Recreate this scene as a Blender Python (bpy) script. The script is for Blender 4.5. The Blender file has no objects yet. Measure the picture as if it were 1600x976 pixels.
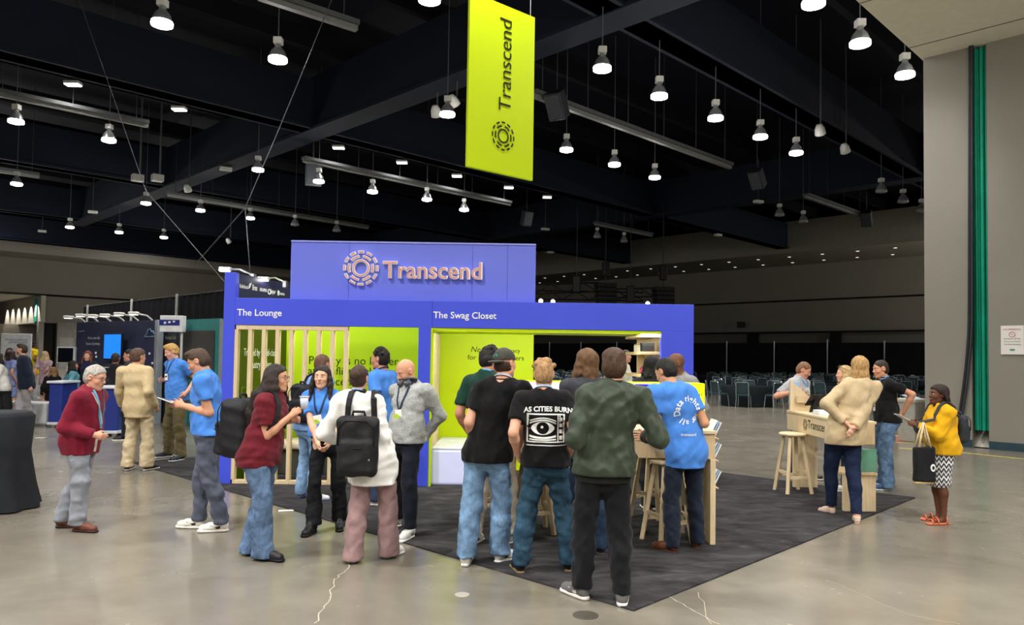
import bpy, bmesh, math, random
import numpy as np
from mathutils import Vector, Matrix
from mathutils.bvhtree import BVHTree

# ------------------------------------------------------------------ camera, world, exposure
SC = bpy.context.scene
COL = SC.collection
CAM_F, CAM_H, CAM_PITCH, CAM_ROLL, CAM_S = 1175.0, 1.70, math.radians(2.1), 0.015, 26.0
cam_data = bpy.data.cameras.new('camera')
cam_data.sensor_width = 36.0
cam_data.lens = 36.0 * CAM_F / 1600.0
cam_data.shift_y = CAM_S / 1600.0
cam_data.clip_end = 300
cam = bpy.data.objects.new('camera', cam_data)
COL.objects.link(cam)
cam.matrix_world = Matrix.Translation((0, 0, CAM_H)) @ Matrix.Rotation(math.pi / 2 + CAM_PITCH, 4, 'X') @ Matrix.Rotation(CAM_ROLL, 4, 'Z')
SC.camera = cam
CAM_R = cam.matrix_world.to_3x3()

world = bpy.data.worlds.new('world')
SC.world = world
world.use_nodes = True
world.node_tree.nodes['Background'].inputs[0].default_value = (0.9, 0.95, 1.0, 1)
world.node_tree.nodes['Background'].inputs[1].default_value = 0.02
SC.view_settings.view_transform = 'Standard'
SC.view_settings.look = 'None'
SC.view_settings.gamma = 1.0
SC.view_settings.use_curve_mapping = False
SC.view_settings.exposure = 0.50
SC.cycles.max_bounces = 6
SC.cycles.diffuse_bounces = 3
SC.cycles.glossy_bounces = 3
SC.cycles.transmission_bounces = 4
SC.cycles.transparent_max_bounces = 6
SC.cycles.sample_clamp_indirect = 4.0
SC.cycles.caustics_reflective = False
SC.cycles.caustics_refractive = False
LAMP_W = 1000.0          # watts of one high-bay lamp
HALL_LAMP_Z = 9.0

# ------------------------------------------------------------------ pixel <-> world (measured from the photograph)
def ray(x, y):
    return CAM_R @ Vector(((x - 800) / CAM_F, (488 - y + CAM_S) / CAM_F, -1.0))
def at(x, y, d):
    q = ray(x, y)
    s = d / q.y
    return Vector((q.x * s, d, CAM_H + q.z * s))
def onz(x, y, z=0.0):
    q = ray(x, y)
    s = (z - CAM_H) / q.z
    return Vector((q.x * s, q.y * s, z))

# bare lamps: hall grid carried on, plus extras added to brighten floor, booth, walls
def lamp_light(loc, watts, parent=None, size=140):
    l = bpy.data.lights.new('lamp_light', 'SPOT')
    l.energy = watts
    l.spot_size = math.radians(size)
    l.spot_blend = 0.6
    l.shadow_soft_size = 0.2
    l.color = (1.0, 0.975, 0.93)
    o = bpy.data.objects.new('lamp_light', l)
    COL.objects.link(o)
    o.location = loc
    if parent is not None:
        o.parent = parent
    # the glass reflector also leaks light upwards
    if watts > 300:
        u = bpy.data.lights.new('lamp_glow', 'POINT')
        u.energy = watts * 0.09
        u.shadow_soft_size = 0.25
        u.color = l.color
        uo = bpy.data.objects.new('lamp_glow', u)
        COL.objects.link(uo)
        uo.location = Vector(loc) - Vector((0, 0, 0.25))
    return o
for gx, gy, k in ((-9, 9, .8), (-4.5, 4.5, 1.3), (0, 9.5, .6), (4.5, 5, 1.7), (0, 0, 1.7), (-9, 0, 1.7), (9, 0.5, 2.0), (-4.5, -4.5, 2.2), (4.5, -4.5, 2.2), (5, 13, .5), (-14, 5, 1),
                 (0, -9, 2.4), (-9, -9, 2.2), (8, -9, 2.2), (7, -3, 1.8), (11, 4, 1.3), (-4.5, -14, 2.4), (4.5, -14, 2.4), (0, -19, 2.4), (-14, -5, 1.6), (-12, -16, 2), (10, -17, 1.8),
                 (-24, 26, 1.3), (-33, 34, 1.6), (-44, 44, 1.6), (-40, 58, 2), (-22, 52, 1.6), (-34, 70, 2.2), (-34, 48, 2), (-28, 40, 1.6), (30, 30, 3), (36, 44, 8), (43, 38, 7)):  # last three: added out of view to brighten the far right wall
    low = gy - gx < 7.5 and gy < 20       # under the lower ceiling over the camera: added lamps set just below it, no fixtures
    lamp_light((gx, gy, 8.0 if low else HALL_LAMP_Z + 0.2), LAMP_W * k * (0.42 if low else 1.0))

# ------------------------------------------------------------------ materials
def lin(c):
    c = c / 255.0
    return c / 12.92 if c <= 0.04045 else ((c + 0.055) / 1.055) ** 2.4
def rgb(c):
    if isinstance(c, str):
        c = tuple(int(c[i:i + 2], 16) for i in (0, 2, 4))
    return (lin(c[0]), lin(c[1]), lin(c[2]), 1.0)
MATS = {}
class NT:
    def __init__(self, m):
        self.t = m.node_tree
        self.t.nodes.clear()
        self.out = self.n('ShaderNodeOutputMaterial')
        self.bs = self.n('ShaderNodeBsdfPrincipled')
        self.l(self.bs, 0, self.out, 0)
    def n(self, typ, **kw):
        nd = self.t.nodes.new(typ)
        for k, v in kw.items():
            setattr(nd, k, v)
        return nd
    def l(self, a, ai, b, bi):
        self.t.links.new(a.outputs[ai], b.inputs[bi])
    def math(self, op, a, b=None, c=None):
        nd = self.n('ShaderNodeMath', operation=op)
        for i, v in enumerate((a, b, c)):
            if v is None:
                continue
            if isinstance(v, (int, float)):
                nd.inputs[i].default_value = v
            else:
                self.t.links.new(v, nd.inputs[i])
        return nd.outputs[0]
    def noise(self, scale, detail=3, rough=0.5, vec=None, dist=0.0):
        nd = self.n('ShaderNodeTexNoise')
        nd.inputs['Scale'].default_value = scale
        nd.inputs['Detail'].default_value = detail
        nd.inputs['Roughness'].default_value = rough
        nd.inputs['Distortion'].default_value = dist
        if vec is not None:
            self.t.links.new(vec, nd.inputs['Vector'])
        return nd
    def coord(self, which='Object', scale=None):
        nd = self.n('ShaderNodeTexCoord')
        o = nd.outputs[which]
        if scale is not None:
            mp = self.n('ShaderNodeMapping')
            mp.inputs['Scale'].default_value = scale
            self.t.links.new(o, mp.inputs['Vector'])
            o = mp.outputs[0]
        return o
    def ramp(self, fac, stops):
        nd = self.n('ShaderNodeValToRGB')
        el = nd.color_ramp.elements
        while len(el) < len(stops):
            el.new(0.5)
        for e, (p, c) in zip(el, stops):
            e.position = p
            e.color = c
        self.t.links.new(fac, nd.inputs[0])
        return nd.outputs[0]
    def bump(self, h, strength=0.3, dist=0.01):
        b = self.n('ShaderNodeBump')
        b.inputs['Strength'].default_value = strength
        b.inputs['Distance'].default_value = dist
        self.t.links.new(h, b.inputs['Height'])
        self.t.links.new(b.outputs[0], self.bs.inputs['Normal'])
        return b
    def base(self, o):
        self.t.links.new(o, self.bs.inputs['Base Color'])
def newmat(name):
    m = bpy.data.materials.new(name)
    m.use_nodes = True
    return m, NT(m)
def shade(c, k):
    return (min(1, c[0] * k), min(1, c[1] * k), min(1, c[2] * k), 1)
def mat(c, rough=0.5, spec=0.4, metal=0.0, var=0.12, vs=6.0, bump=0.0, bs=300.0, emit=0.0, kind='plain', coat=0.0):
    key = (c, rough, spec, metal, var, vs, bump, bs, emit, kind, coat)
    if key in MATS:
        return MATS[key]
    m, t = newmat('%s_%s' % (kind, c if isinstance(c, str) else '%02x%02x%02x' % tuple(int(v) for v in c)))
    col = rgb(c)
    b = t.bs
    b.inputs['Roughness'].default_value = rough
    b.inputs['Specular IOR Level'].default_value = spec
    b.inputs['Metallic'].default_value = metal
    b.inputs['Coat Weight'].default_value = coat
    b.inputs['Base Color'].default_value = col
    v = t.coord('Object')
    if kind == 'plain':
        if var > 0:
            n = t.noise(vs, 3, 0.55, v)
            t.base(t.ramp(n.outputs[0], [(0.3, shade(col, 1 - var)), (0.7, shade(col, 1 + var))]))
    elif kind == 'cloth':
        n = t.noise(vs, 4, 0.6, v)
        t.base(t.ramp(n.outputs[0], [(0.3, shade(col, 1 - var)), (0.7, shade(col, 1 + var))]))
        n1 = t.noise(8, 3, 0.5, t.coord('Object', (1, 1, 0.6)), 0.5)
        n2 = t.noise(420, 2, 0.5, v)
        s = t.math('ADD', n1.outputs[0], t.math('MULTIPLY', n2.outputs[0], 0.03))
        t.bump(s, 0.5, 0.04)
        b.inputs['Sheen Weight'].default_value = 0.08
    elif kind == 'denim':
        n = t.noise(7, 4, 0.6, v, 0.6)
        n3 = t.noise(60, 3, 0.7, t.coord('Object', (1, 1, 0.15)))
        f = t.math('ADD', t.math('MULTIPLY', n.outputs[0], 0.75), t.math('MULTIPLY', n3.outputs[0], 0.25))
        t.base(t.ramp(f, [(0.36, shade(col, 0.62)), (0.52, col), (0.66, shade(col, 1.5))]))
        n1 = t.noise(11, 3, 0.5, v, 0.5)
        n2 = t.noise(500, 2, 0.5, v)
        t.bump(t.math('ADD', n1.outputs[0], t.math('MULTIPLY', n2.outputs[0], 0.06)), 0.6, 0.03)
    elif kind == 'knit':
        vo = t.n('ShaderNodeTexVoronoi')
        vo.inputs['Scale'].default_value = 85
        t.t.links.new(v, vo.inputs['Vector'])
        t.base(t.ramp(vo.outputs[0], [(0.0, shade(col, 1.12)), (0.8, shade(col, 0.72))]))
        t.bump(t.math('MULTIPLY', vo.outputs[0], -1.0), 0.22, 0.012)
    elif kind == 'hair':
        mp = t.coord('Object', (1, 1, 0.12))
        n = t.noise(150, 3, 0.6, mp, 0.4)
        n2 = t.noise(25, 2, 0.6, v)
        f = t.math('ADD', t.math('MULTIPLY', n.outputs[0], 0.65), t.math('MULTIPLY', n2.outputs[0], 0.35))
        t.base(t.ramp(f, [(0.35, shade(col, 0.5)), (0.5, col), (0.68, shade(col, 1.55))]))
        t.bump(n.outputs[0], 0.8, 0.012)
    elif kind == 'skin':
        n = t.noise(22, 3, 0.5, v)
        t.base(t.ramp(n.outputs[0], [(0.3, shade(col, 0.93)), (0.7, (min(1, col[0] * 1.05), col[1] * 1.0, col[2] * 1.0, 1))]))
        b.inputs['Subsurface Weight'].default_value = 0.0
    elif kind == 'wood':
        n = t.noise(9, 4, 0.6, t.coord('Object', (4, 4, 0.35)), 1.5)
        t.base(t.ramp(n.outputs[0], [(0.3, shade(col, 0.86)), (0.52, col), (0.7, shade(col, 1.08))]))
        t.bump(n.outputs[0], 0.06, 0.01)
    if bump > 0 and kind in ('plain', 'wood'):
        n2 = t.noise(bs, 3, 0.5, v)
        t.bump(n2.outputs[0], bump, 0.01)
    if emit > 0:
        b.inputs['Emission Color'].default_value = col
        b.inputs['Emission Strength'].default_value = emit
    MATS[key] = m
    return m
def cloth(c, var=0.1): return mat(c, 0.9, 0.15, var=var, vs=9, kind='cloth')
def denim(c): return mat(c, 0.9, 0.15, kind='denim')
def skin(c): return mat(c, 0.55, 0.35, kind='skin')
def hairm(c): return mat(c, 0.55, 0.35, kind='hair')
def wood(c='e6cda6'): return mat(c, 0.5, 0.35, kind='wood')

# ------------------------------------------------------------------ mesh builder
class MB:
    def __init__(self):
        self.v, self.f = [], []
    def add(self, vs, fs):
        o = len(self.v)
        self.v += [tuple(p) for p in vs]
        self.f += [tuple(i + o for i in q) for q in fs]
        return self
    def box(self, c, s, rz=0.0, M=None):
        x, y, z = s[0] / 2, s[1] / 2, s[2] / 2
        M = M @ Matrix.Translation(c) if M else (Matrix.Translation(c) @ Matrix.Rotation(rz, 4, 'Z'))
        p = [M @ Vector(q) for q in ((-x, -y, -z), (x, -y, -z), (x, y, -z), (-x, y, -z), (-x, -y, z), (x, -y, z), (x, y, z), (-x, y, z))]
        return self.add(p, ((3, 2, 1, 0), (4, 5, 6, 7), (0, 1, 5, 4), (1, 2, 6, 5), (2, 3, 7, 6), (3, 0, 4, 7)))
    def bbox(self, c, s, r=0.01, rz=0.0, M=None):      # bevelled box
        bm = bmesh.new()
        bmesh.ops.create_cube(bm, size=1)
        for v in bm.verts:
            v.co = Vector((v.co.x * s[0], v.co.y * s[1], v.co.z * s[2]))
        bmesh.ops.bevel(bm, geom=bm.edges[:], offset=r, segments=2, affect='EDGES', profile=0.5)
        M = M @ Matrix.Translation(c) if M else (Matrix.Translation(c) @ Matrix.Rotation(rz, 4, 'Z'))
        bm.verts.index_update()
        self.add([M @ v.co for v in bm.verts], [[v.index for v in f.verts] for f in bm.faces])
        bm.free()
        return self
    def beam(self, a, b, w, h=None, up=(0, 0, 1)):      # square bar from a to b
        a, b = Vector(a), Vector(b)
        h = h or w
        d = (b - a).normalized()
        u = Vector(up)
        if abs(d.dot(u)) > 0.98:
            u = Vector((0, 1, 0))
        s = d.cross(u).normalized()
        u = s.cross(d)
        p = [q + s * i * w / 2 + u * j * h / 2 for q in (a, b) for i, j in ((-1, -1), (1, -1), (1, 1), (-1, 1))]
        return self.add(p, ((0, 1, 2, 3), (7, 6, 5, 4), (0, 4, 5, 1), (1, 5, 6, 2), (2, 6, 7, 3), (3, 7, 4, 0)))
    def tube(self, pts, r, n=8, cap=True, flat=None):
        pts = [Vector(p) for p in pts]
        rs = r if isinstance(r, (list, tuple)) else [r] * len(pts)
        rings = []
        prev = None
        for i, p in enumerate(pts):
            d = (pts[min(i + 1, len(pts) - 1)] - pts[max(i - 1, 0)]).normalized()
            if prev is None:
                u = Vector((0, 0, 1)) if abs(d.z) < 0.9 else Vector((1, 0, 0))
                s = d.cross(u).normalized()
            else:
                s = (prev - d * prev.dot(d)).normalized()
            prev = s
            t = d.cross(s)
            rings.append([p + (s * math.cos(2 * math.pi * k / n) + t * math.sin(2 * math.pi * k / n)) * rs[i] for k in range(n)])
        vs = [q for rg in rings for q in rg]
        fs = []
        for i in range(len(pts) - 1):
            for k in range(n):
                a, b = i * n + k, i * n + (k + 1) % n
                fs.append((a, b, b + n, a + n))
        if cap:
            fs.append(tuple(range(n))[::-1])
            fs.append(tuple((len(pts) - 1) * n + k for k in range(n)))
        return self.add(vs, fs)
    def lathe(self, prof, c=(0, 0, 0), n=16, M=None):
        M = M or Matrix.Translation(c)
        vs, fs = [], []
        for r, z in prof:
            for k in range(n):
                a = 2 * math.pi * k / n
                vs.append(M @ Vector((r * math.cos(a), r * math.sin(a), z)))
        for i in range(len(prof) - 1):
            for k in range(n):
                a, b = i * n + k, i * n + (k + 1) % n
                fs.append((a, b, b + n, a + n))
        if prof[0][0] > 1e-4:
            fs.append(tuple(range(n))[::-1])
        if prof[-1][0] > 1e-4:
            fs.append(tuple((len(prof) - 1) * n + k for k in range(n)))
        return self.add(vs, fs)
    def prism(self, poly, M, h):                      # polygon in the XY plane of M, thickness h along Z
        n = len(poly)
        vs = [M @ Vector((x, y, 0)) for x, y in poly] + [M @ Vector((x, y, h)) for x, y in poly]
        fs = [tuple(range(n))[::-1], tuple(range(n, 2 * n))] + [(k, (k + 1) % n, n + (k + 1) % n, n + k) for k in range(n)]
        return self.add(vs, fs)
    def quad(self, a, b, c, d):
        return self.add((a, b, c, d), ((0, 1, 2, 3),))
    def xf(self, M):
        self.v = [tuple(M @ Vector(p)) for p in self.v]
        return self
def trs(o):
    M = Matrix.Translation(o.location) @ o.rotation_euler.to_matrix().to_4x4()
    return (trs(o.parent) @ o.matrix_parent_inverse @ M) if o.parent else M
def obj(name, mb, m, parent=None, smooth=False, world=True, kind=None):
    """one mesh object; with a parent and world=True the vertices are world coordinates, else they are the parent's own"""
    me = bpy.data.meshes.new(name)
    me.from_pydata(mb.v, [], mb.f)
    me.validate()
    if smooth:
        me.polygons.foreach_set('use_smooth', [True] * len(me.polygons))
    if m is not None:
        me.materials.append(m)
    o = bpy.data.objects.new(name, me)
    COL.objects.link(o)
    if parent is not None:
        o.parent = parent
        if world:
            o.matrix_parent_inverse = trs(parent).inverted()
    if kind:
        o['kind'] = kind
    return o
def tag(o, label, cat, group=None, kind=None):
    o['label'] = label
    o['category'] = cat
    if group:
        o['group'] = group
    if kind:
        o['kind'] = kind
    return o
def thing(name, label, cat, loc=(0, 0, 0), rz=0.0, group=None):
    o = bpy.data.objects.new(name, None)
    COL.objects.link(o)
    o.location = loc
    o.rotation_euler = (0, 0, rz)
    o.empty_display_size = 0.1
    return tag(o, label, cat, group)
def struct(name, mb, m, parent=None, smooth=False):
    return obj(name, mb, m, parent, smooth, True, 'structure')
KIDS = {}
def dup(root, loc, rz=0.0, label=None, group=None):
    r = root.copy()
    COL.objects.link(r)
    r.location = loc
    r.rotation_euler = (0, 0, rz)
    if label:
        r['label'] = label
    if group:
        r['group'] = group
    for ch in root.children:
        c = ch.copy()
        COL.objects.link(c)
        c.parent = r
        for g in ch.children:
            d = g.copy()
            COL.objects.link(d)
            d.parent = c
    return r
def text_mesh(s, size, offset=0.0, extrude=0.0, shear=0.0, space=1.0, align='LEFT', res=3):
    """letters as (verts, faces) in the XY plane, baseline on y=0"""
    cu = bpy.data.curves.new('t', 'FONT')
    cu.body = s
    cu.size = size
    cu.offset = offset
    cu.extrude = extrude
    cu.shear = shear
    cu.space_character = space
    cu.align_x = align
    cu.resolution_u = res
    o = bpy.data.objects.new('t', cu)
    COL.objects.link(o)
    dg = bpy.context.evaluated_depsgraph_get()
    me = o.evaluated_get(dg).to_mesh()
    vs = [v.co.copy() for v in me.vertices]
    fs = [tuple(p.vertices) for p in me.polygons]
    o.evaluated_get(dg).to_mesh_clear()
    bpy.data.objects.remove(o)
    bpy.data.curves.remove(cu)
    return vs, fs
def fit_text(s, width, **kw):
    vs, fs = text_mesh(s, 1.0, **kw)
    x0, x1 = min(v.x for v in vs), max(v.x for v in vs)
    k = width / (x1 - x0)
    return [Vector(((v.x - x0) * k, v.y * k, v.z)) for v in vs], fs
def arcs(mb, r, w, n, gap, M, h=0.0, rot=0.0, seg=40):
    """a ring broken into n dashes"""
    for i in range(max(1, n)):
        a0 = rot + 2 * math.pi * i / max(1, n) + gap / 2
        a1 = rot + 2 * math.pi * (i + 1) / max(1, n) - gap / 2
        k = max(3, int(seg / max(1, n)))
        vs, fs = [], []
        for j in range(k + 1):
            a = a0 + (a1 - a0) * j / k
            for rr in (r - w / 2, r + w / 2):
                for z in ((0, h) if h else (0,)):
                    vs.append(M @ Vector((rr * math.cos(a), rr * math.sin(a), z)))
        q = 4 if h else 2
        for j in range(k):
            b = j * q
            if h:
                fs += [(b + 1, b + 3, b + 7, b + 5), (b, b + 4, b + 6, b + 2), (b, b + 1, b + 5, b + 4), (b + 2, b + 6, b + 7, b + 3)]
            else:
                fs.append((b, b + 1, b + 3, b + 2))
        if h:
            fs += [(0, 2, 3, 1), (k * 4, k * 4 + 1, k * 4 + 3, k * 4 + 2)]
        mb.add(vs, fs)
    return mb
def ring_logo(mb, R, M, h=0.0, grow=0.0):
    arcs(mb, R * 0.43, R * 0.12 + grow, 1, 0.0, M, h, 0, 40)
    arcs(mb, R * 0.68, R * 0.12 + grow, 6, 0.34 - grow / R, M, h, math.pi / 6, 40)
    arcs(mb, R * 0.93, R * 0.12 + grow, 12, 0.2 - grow / R, M, h, math.pi / 12, 48)
    return mb

# ------------------------------------------------------------------ bodies and garments: distance fields meshed as one continuous surface
def V3(*a):
    return np.array(a, dtype=np.float64)
def unit(v):
    return v / (np.linalg.norm(v) + 1e-9)
class Field:
    def __init__(self):
        self.ops = []
        self.folds = None
    def _p(self, op, fn, lo, hi, k):
        self.ops.append((op, fn, lo, hi, k))
        return self
    def cone(self, a, b, ra, rb=None, k=0.02, lat=None, ka=1.0, kb=None, clip=None, op='u'):
        a, b = np.asarray(a, float), np.asarray(b, float)
        rb = ra if rb is None else rb
        kb = ka if kb is None else kb
        ab = b - a
        L2 = max(1e-9, float(ab @ ab))
        def fn(X, Y, Z):
            t = np.clip(((X - a[0]) * ab[0] + (Y - a[1]) * ab[1] + (Z - a[2]) * ab[2]) * (1 / L2), 0, 1)
            qx, qy, qz = X - (a[0] + t * ab[0]), Y - (a[1] + t * ab[1]), Z - (a[2] + t * ab[2])
            if lat is not None:
                kk = ka + (kb - ka) * t
                c = (qx * lat[0] + qy * lat[1] + qz * lat[2]) * (1 / kk - 1)
                qx, qy, qz = qx + c * lat[0], qy + c * lat[1], qz + c * lat[2]
            d = np.sqrt(qx * qx + qy * qy + qz * qz) - (ra + (rb - ra) * t)
            for n, off in (clip or ()):
                d = np.maximum(d, X * n[0] + Y * n[1] + Z * n[2] - off)
            return d
        R = max(ra * max(ka, 1), rb * max(kb, 1))
        return self._p(op, fn, np.minimum(a, b) - R, np.maximum(a, b) + R, k)
    def ball(self, c, r, k=0.02, op='u'):
        return self.cone(c, np.asarray(c, float) + 1e-4, r, r, k, op=op)
    def ell(self, c, fr, rad, k=0.02, op='u', clip=None):
        c = np.asarray(c, float)
        def fn(X, Y, Z):
            x, y, z = X - c[0], Y - c[1], Z - c[2]
            q = [(x * ax[0] + y * ax[1] + z * ax[2]) / r for ax, r in zip(fr, rad)]
            k0 = np.sqrt(q[0] ** 2 + q[1] ** 2 + q[2] ** 2)
            k1 = np.sqrt((q[0] / rad[0]) ** 2 + (q[1] / rad[1]) ** 2 + (q[2] / rad[2]) ** 2) + 1e-6
            d = k0 * (k0 - 1) / k1
            for n, off in (clip or ()):
                d = np.maximum(d, X * n[0] + Y * n[1] + Z * n[2] - off)
            return d
        R = max(rad)
        return self._p(op, fn, c - R, c + R, k)
    def rbox(self, c, fr, half, r, k=0.01, op='u'):
        c = np.asarray(c, float)
        def fn(X, Y, Z):
            x, y, z = X - c[0], Y - c[1], Z - c[2]
            q = [np.abs(x * ax[0] + y * ax[1] + z * ax[2]) - (h - r) for ax, h in zip(fr, half)]
            m = [np.maximum(v, 0) for v in q]
            return np.sqrt(m[0] ** 2 + m[1] ** 2 + m[2] ** 2) + np.minimum(np.maximum(q[0], np.maximum(q[1], q[2])), 0) - r
        R = np.linalg.norm(half)
        return self._p(op, fn, c - R, c + R, k)
    def torus(self, c, ax, R, r, k=0.01, flat=1.0, op='u'):
        c = np.asarray(c, float)
        def fn(X, Y, Z):
            x, y, z = X - c[0], Y - c[1], Z - c[2]
            h = x * ax[0] + y * ax[1] + z * ax[2]
            q = np.sqrt(np.maximum(x * x + y * y + z * z - h * h, 0)) - R
            return np.sqrt(q * q + (h / flat) ** 2) - r
        return self._p(op, fn, c - R - r * max(1, flat), c + R + r * max(1, flat), k)
    def plane(self, n, off):
        return self._p('p', (np.asarray(n, float), off), None, None, 0)
    def bounds(self):
        lo = np.min([o[2] for o in self.ops if o[0] == 'u'], axis=0)
        hi = np.max([o[3] for o in self.ops if o[0] == 'u'], axis=0)
        return lo - 0.02, hi + 0.02
    def mesh(self, step, fine=(), blur=0):
        lo, hi = self.bounds()
        ax = []
        for i in range(3):
            pts, x = [], lo[i]
            while x < hi[i] + step:
                pts.append(x)
                s = step
                for a, b, fs in fine:
                    if a[i] - step < x < b[i]:
                        s = min(s, fs)
                x += s
            ax.append(np.array(pts))
        D = np.full([len(a) for a in ax], 0.3, dtype=np.float32)
        XYZ = [ax[0].astype(np.float32)[:, None, None], ax[1].astype(np.float32)[None, :, None], ax[2].astype(np.float32)[None, None, :]]
        planes = []
        for op, fn, l, h, k in self.ops:
            if op == 'p':
                planes.append(fn)
                continue
            m = k + 2.2 * step
            sl = []
            for i in range(3):
                sl.append(slice(max(0, np.searchsorted(ax[i], l[i] - m) - 1), np.searchsorted(ax[i], h[i] + m) + 1))
            sl = tuple(sl)
            X, Y, Z = XYZ[0][sl[0]], XYZ[1][:, sl[1]], XYZ[2][:, :, sl[2]]
            if min(X.size, Y.size, Z.size) == 0:
                continue
            d1 = fn(X, Y, Z).astype(np.float32)
            d0 = D[sl]
            if op == 'u':
                if k > 0:
                    t = np.clip(0.5 + 0.5 * (d0 - d1) / k, 0, 1)
                    D[sl] = d0 + (d1 - d0) * t - k * t * (1 - t)
                else:
                    D[sl] = np.minimum(d0, d1)
            else:
                if k > 0:
                    t = np.clip(0.5 - 0.5 * (d0 + d1) / k, 0, 1)
                    D[sl] = d0 + (-d1 - d0) * t + k * t * (1 - t)
                else:
                    D[sl] = np.maximum(d0, -d1)
        if self.folds is not None:
            for amp, w, ph in self.folds:
                sn = np.sin(0.5 * (XYZ[0] * w[0] + XYZ[1] * w[1] + XYZ[2] * w[2] + ph) + 0.9 * np.sin(XYZ[0] * w[1] * 0.45 + XYZ[2] * w[0] * 0.4 + ph * 2)).astype(np.float32)
                D += amp * (0.4 * sn + 1.3 * (np.sqrt(sn * sn + 0.01) - 0.6))
        for n, off in planes:
            D = np.maximum(D, (XYZ[0] * n[0] + XYZ[1] * n[1] + XYZ[2] * n[2] - off).astype(np.float32))
        return nets(D, ax)
def folds(rnd, amp, freq, zf=1.0, n=4):
    out = []
    for i in range(n):
        w = np.array([rnd.uniform(-1, 1), rnd.uniform(-1, 1), rnd.uniform(-1, 1) * zf])
        w = unit(w) * freq * rnd.uniform(0.7, 1.5)
        out.append((amp / n * rnd.uniform(0.7, 1.3) * 3.0, w, rnd.uniform(0, 6.3)))
    return out
EDGES = [((0, 0, 0), (1, 0, 0)), ((0, 1, 0), (1, 1, 0)), ((0, 0, 1), (1, 0, 1)), ((0, 1, 1), (1, 1, 1)),
         ((0, 0, 0), (0, 1, 0)), ((1, 0, 0), (1, 1, 0)), ((0, 0, 1), (0, 1, 1)), ((1, 0, 1), (1, 1, 1)),
         ((0, 0, 0), (0, 0, 1)), ((1, 0, 0), (1, 0, 1)), ((0, 1, 0), (0, 1, 1)), ((1, 1, 0), (1, 1, 1))]
def nets(D, ax):
    S = D < 0
    n = D.shape
    c = np.zeros([q - 1 for q in n], np.int8)
    for i in (0, 1):
        for j in (0, 1):
            for k in (0, 1):
                c += S[i:n[0] - 1 + i, j:n[1] - 1 + j, k:n[2] - 1 + k]
    act = (c > 0) & (c < 8)
    idx = np.argwhere(act)
    ids = np.full(act.shape, -1, np.int32)
    ids[act] = np.arange(len(idx), dtype=np.int32)
    pos = np.zeros((len(idx), 3))
    cnt = np.zeros(len(idx))
    I, J, K = idx.T
    for a, b in EDGES:
        va = D[I + a[0], J + a[1], K + a[2]]
        vb = D[I + b[0], J + b[1], K + b[2]]
        cr = (va < 0) != (vb < 0)
        t = np.where(cr, va / np.where(cr, va - vb, 1), 0)
        for q in range(3):
            pos[:, q] += np.where(cr, a[q] + (b[q] - a[q]) * t, 0)
        cnt += cr
    pos = pos / cnt[:, None] + idx
    P = np.stack([np.interp(pos[:, q], np.arange(n[q]), ax[q]) for q in range(3)], 1)
    F = []
    for a in range(3):
        s0 = [slice(None)] * 3
        s1 = [slice(None)] * 3
        s0[a], s1[a] = slice(0, n[a] - 1), slice(1, n[a])
        diff = S[tuple(s0)] != S[tuple(s1)]
        e = np.argwhere(diff)
        b, g = (a + 1) % 3, (a + 2) % 3
        ok = (e[:, b] > 0) & (e[:, g] > 0) & (e[:, b] < n[b] - 1) & (e[:, g] < n[g] - 1)
        e = e[ok]
        if not len(e):
            continue
        def cell(db, dg):
            q = e.copy()
            q[:, b] += db
            q[:, g] += dg
            return ids[q[:, 0], q[:, 1], q[:, 2]]
        quad = np.stack([cell(-1, -1), cell(0, -1), cell(0, 0), cell(-1, 0)], 1)
        ins = S[e[:, 0], e[:, 1], e[:, 2]]
        quad[~ins] = quad[~ins][:, ::-1]
        F.append(quad)
    F = np.concatenate(F) if F else np.zeros((0, 4), int)
    return P, F
def relax(P, F, it=1, lam=0.5):
    if it <= 0 or not len(F):
        return P
    a = F.ravel()
    b = np.roll(F, -1, axis=1).ravel()
    for _ in range(it):
        acc = np.zeros_like(P)
        cn = np.zeros(len(P))
        for q in range(3):
            acc[:, q] = np.bincount(a, P[b, q], len(P)) + np.bincount(b, P[a, q], len(P))
        cn = np.bincount(a, None, len(P)) + np.bincount(b, None, len(P))
        P = P + lam * (acc / np.maximum(cn, 1)[:, None] - P)
    return P
def field_obj(name, F, step, m, parent, fine=(), smooth_it=1):
    P, Q = F.mesh(step, fine)
    P = relax(P, Q, smooth_it)
    me = bpy.data.meshes.new(name)
    me.vertices.add(len(P))
    me.vertices.foreach_set('co', P.astype(np.float32).ravel())
    me.loops.add(len(Q) * 4)
    me.loops.foreach_set('vertex_index', Q.astype(np.int32).ravel())
    me.polygons.add(len(Q))
    me.polygons.foreach_set('loop_start', np.arange(0, len(Q) * 4, 4, dtype=np.int32))
    me.polygons.foreach_set('use_smooth', np.ones(len(Q), bool))
    me.update(calc_edges=True)
    me.materials.append(m)
    o = bpy.data.objects.new(name, me)
    COL.objects.link(o)
    if parent is not None:
        o.parent = parent
    o['_bvh'] = 0
    BV[o.name] = (P, Q)
    return o
BV = {}
def bvh_of(o):
    P, Q = BV[o.name]
    return BVHTree.FromPolygons([Vector(p) for p in P], [tuple(q) for q in Q])
def project(vs, fs, name, bv, parent, m, origin, right, up, fwd, lift=0.003, far=0.6):
    """lay flat print (x, y plane) onto a garment: rays run along -fwd from in front of it"""
    mb = MB()
    out = []
    for v in vs:
        p = Vector(origin) + Vector(right) * v[0] + Vector(up) * v[1]
        h = bv.ray_cast(p + Vector(fwd) * far, -Vector(fwd))
        q = h[0] if h[0] is not None else p
        out.append(q + Vector(fwd) * lift)
    mb.add(out, fs)
    return obj(name, mb, m, parent, world=False)

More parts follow.
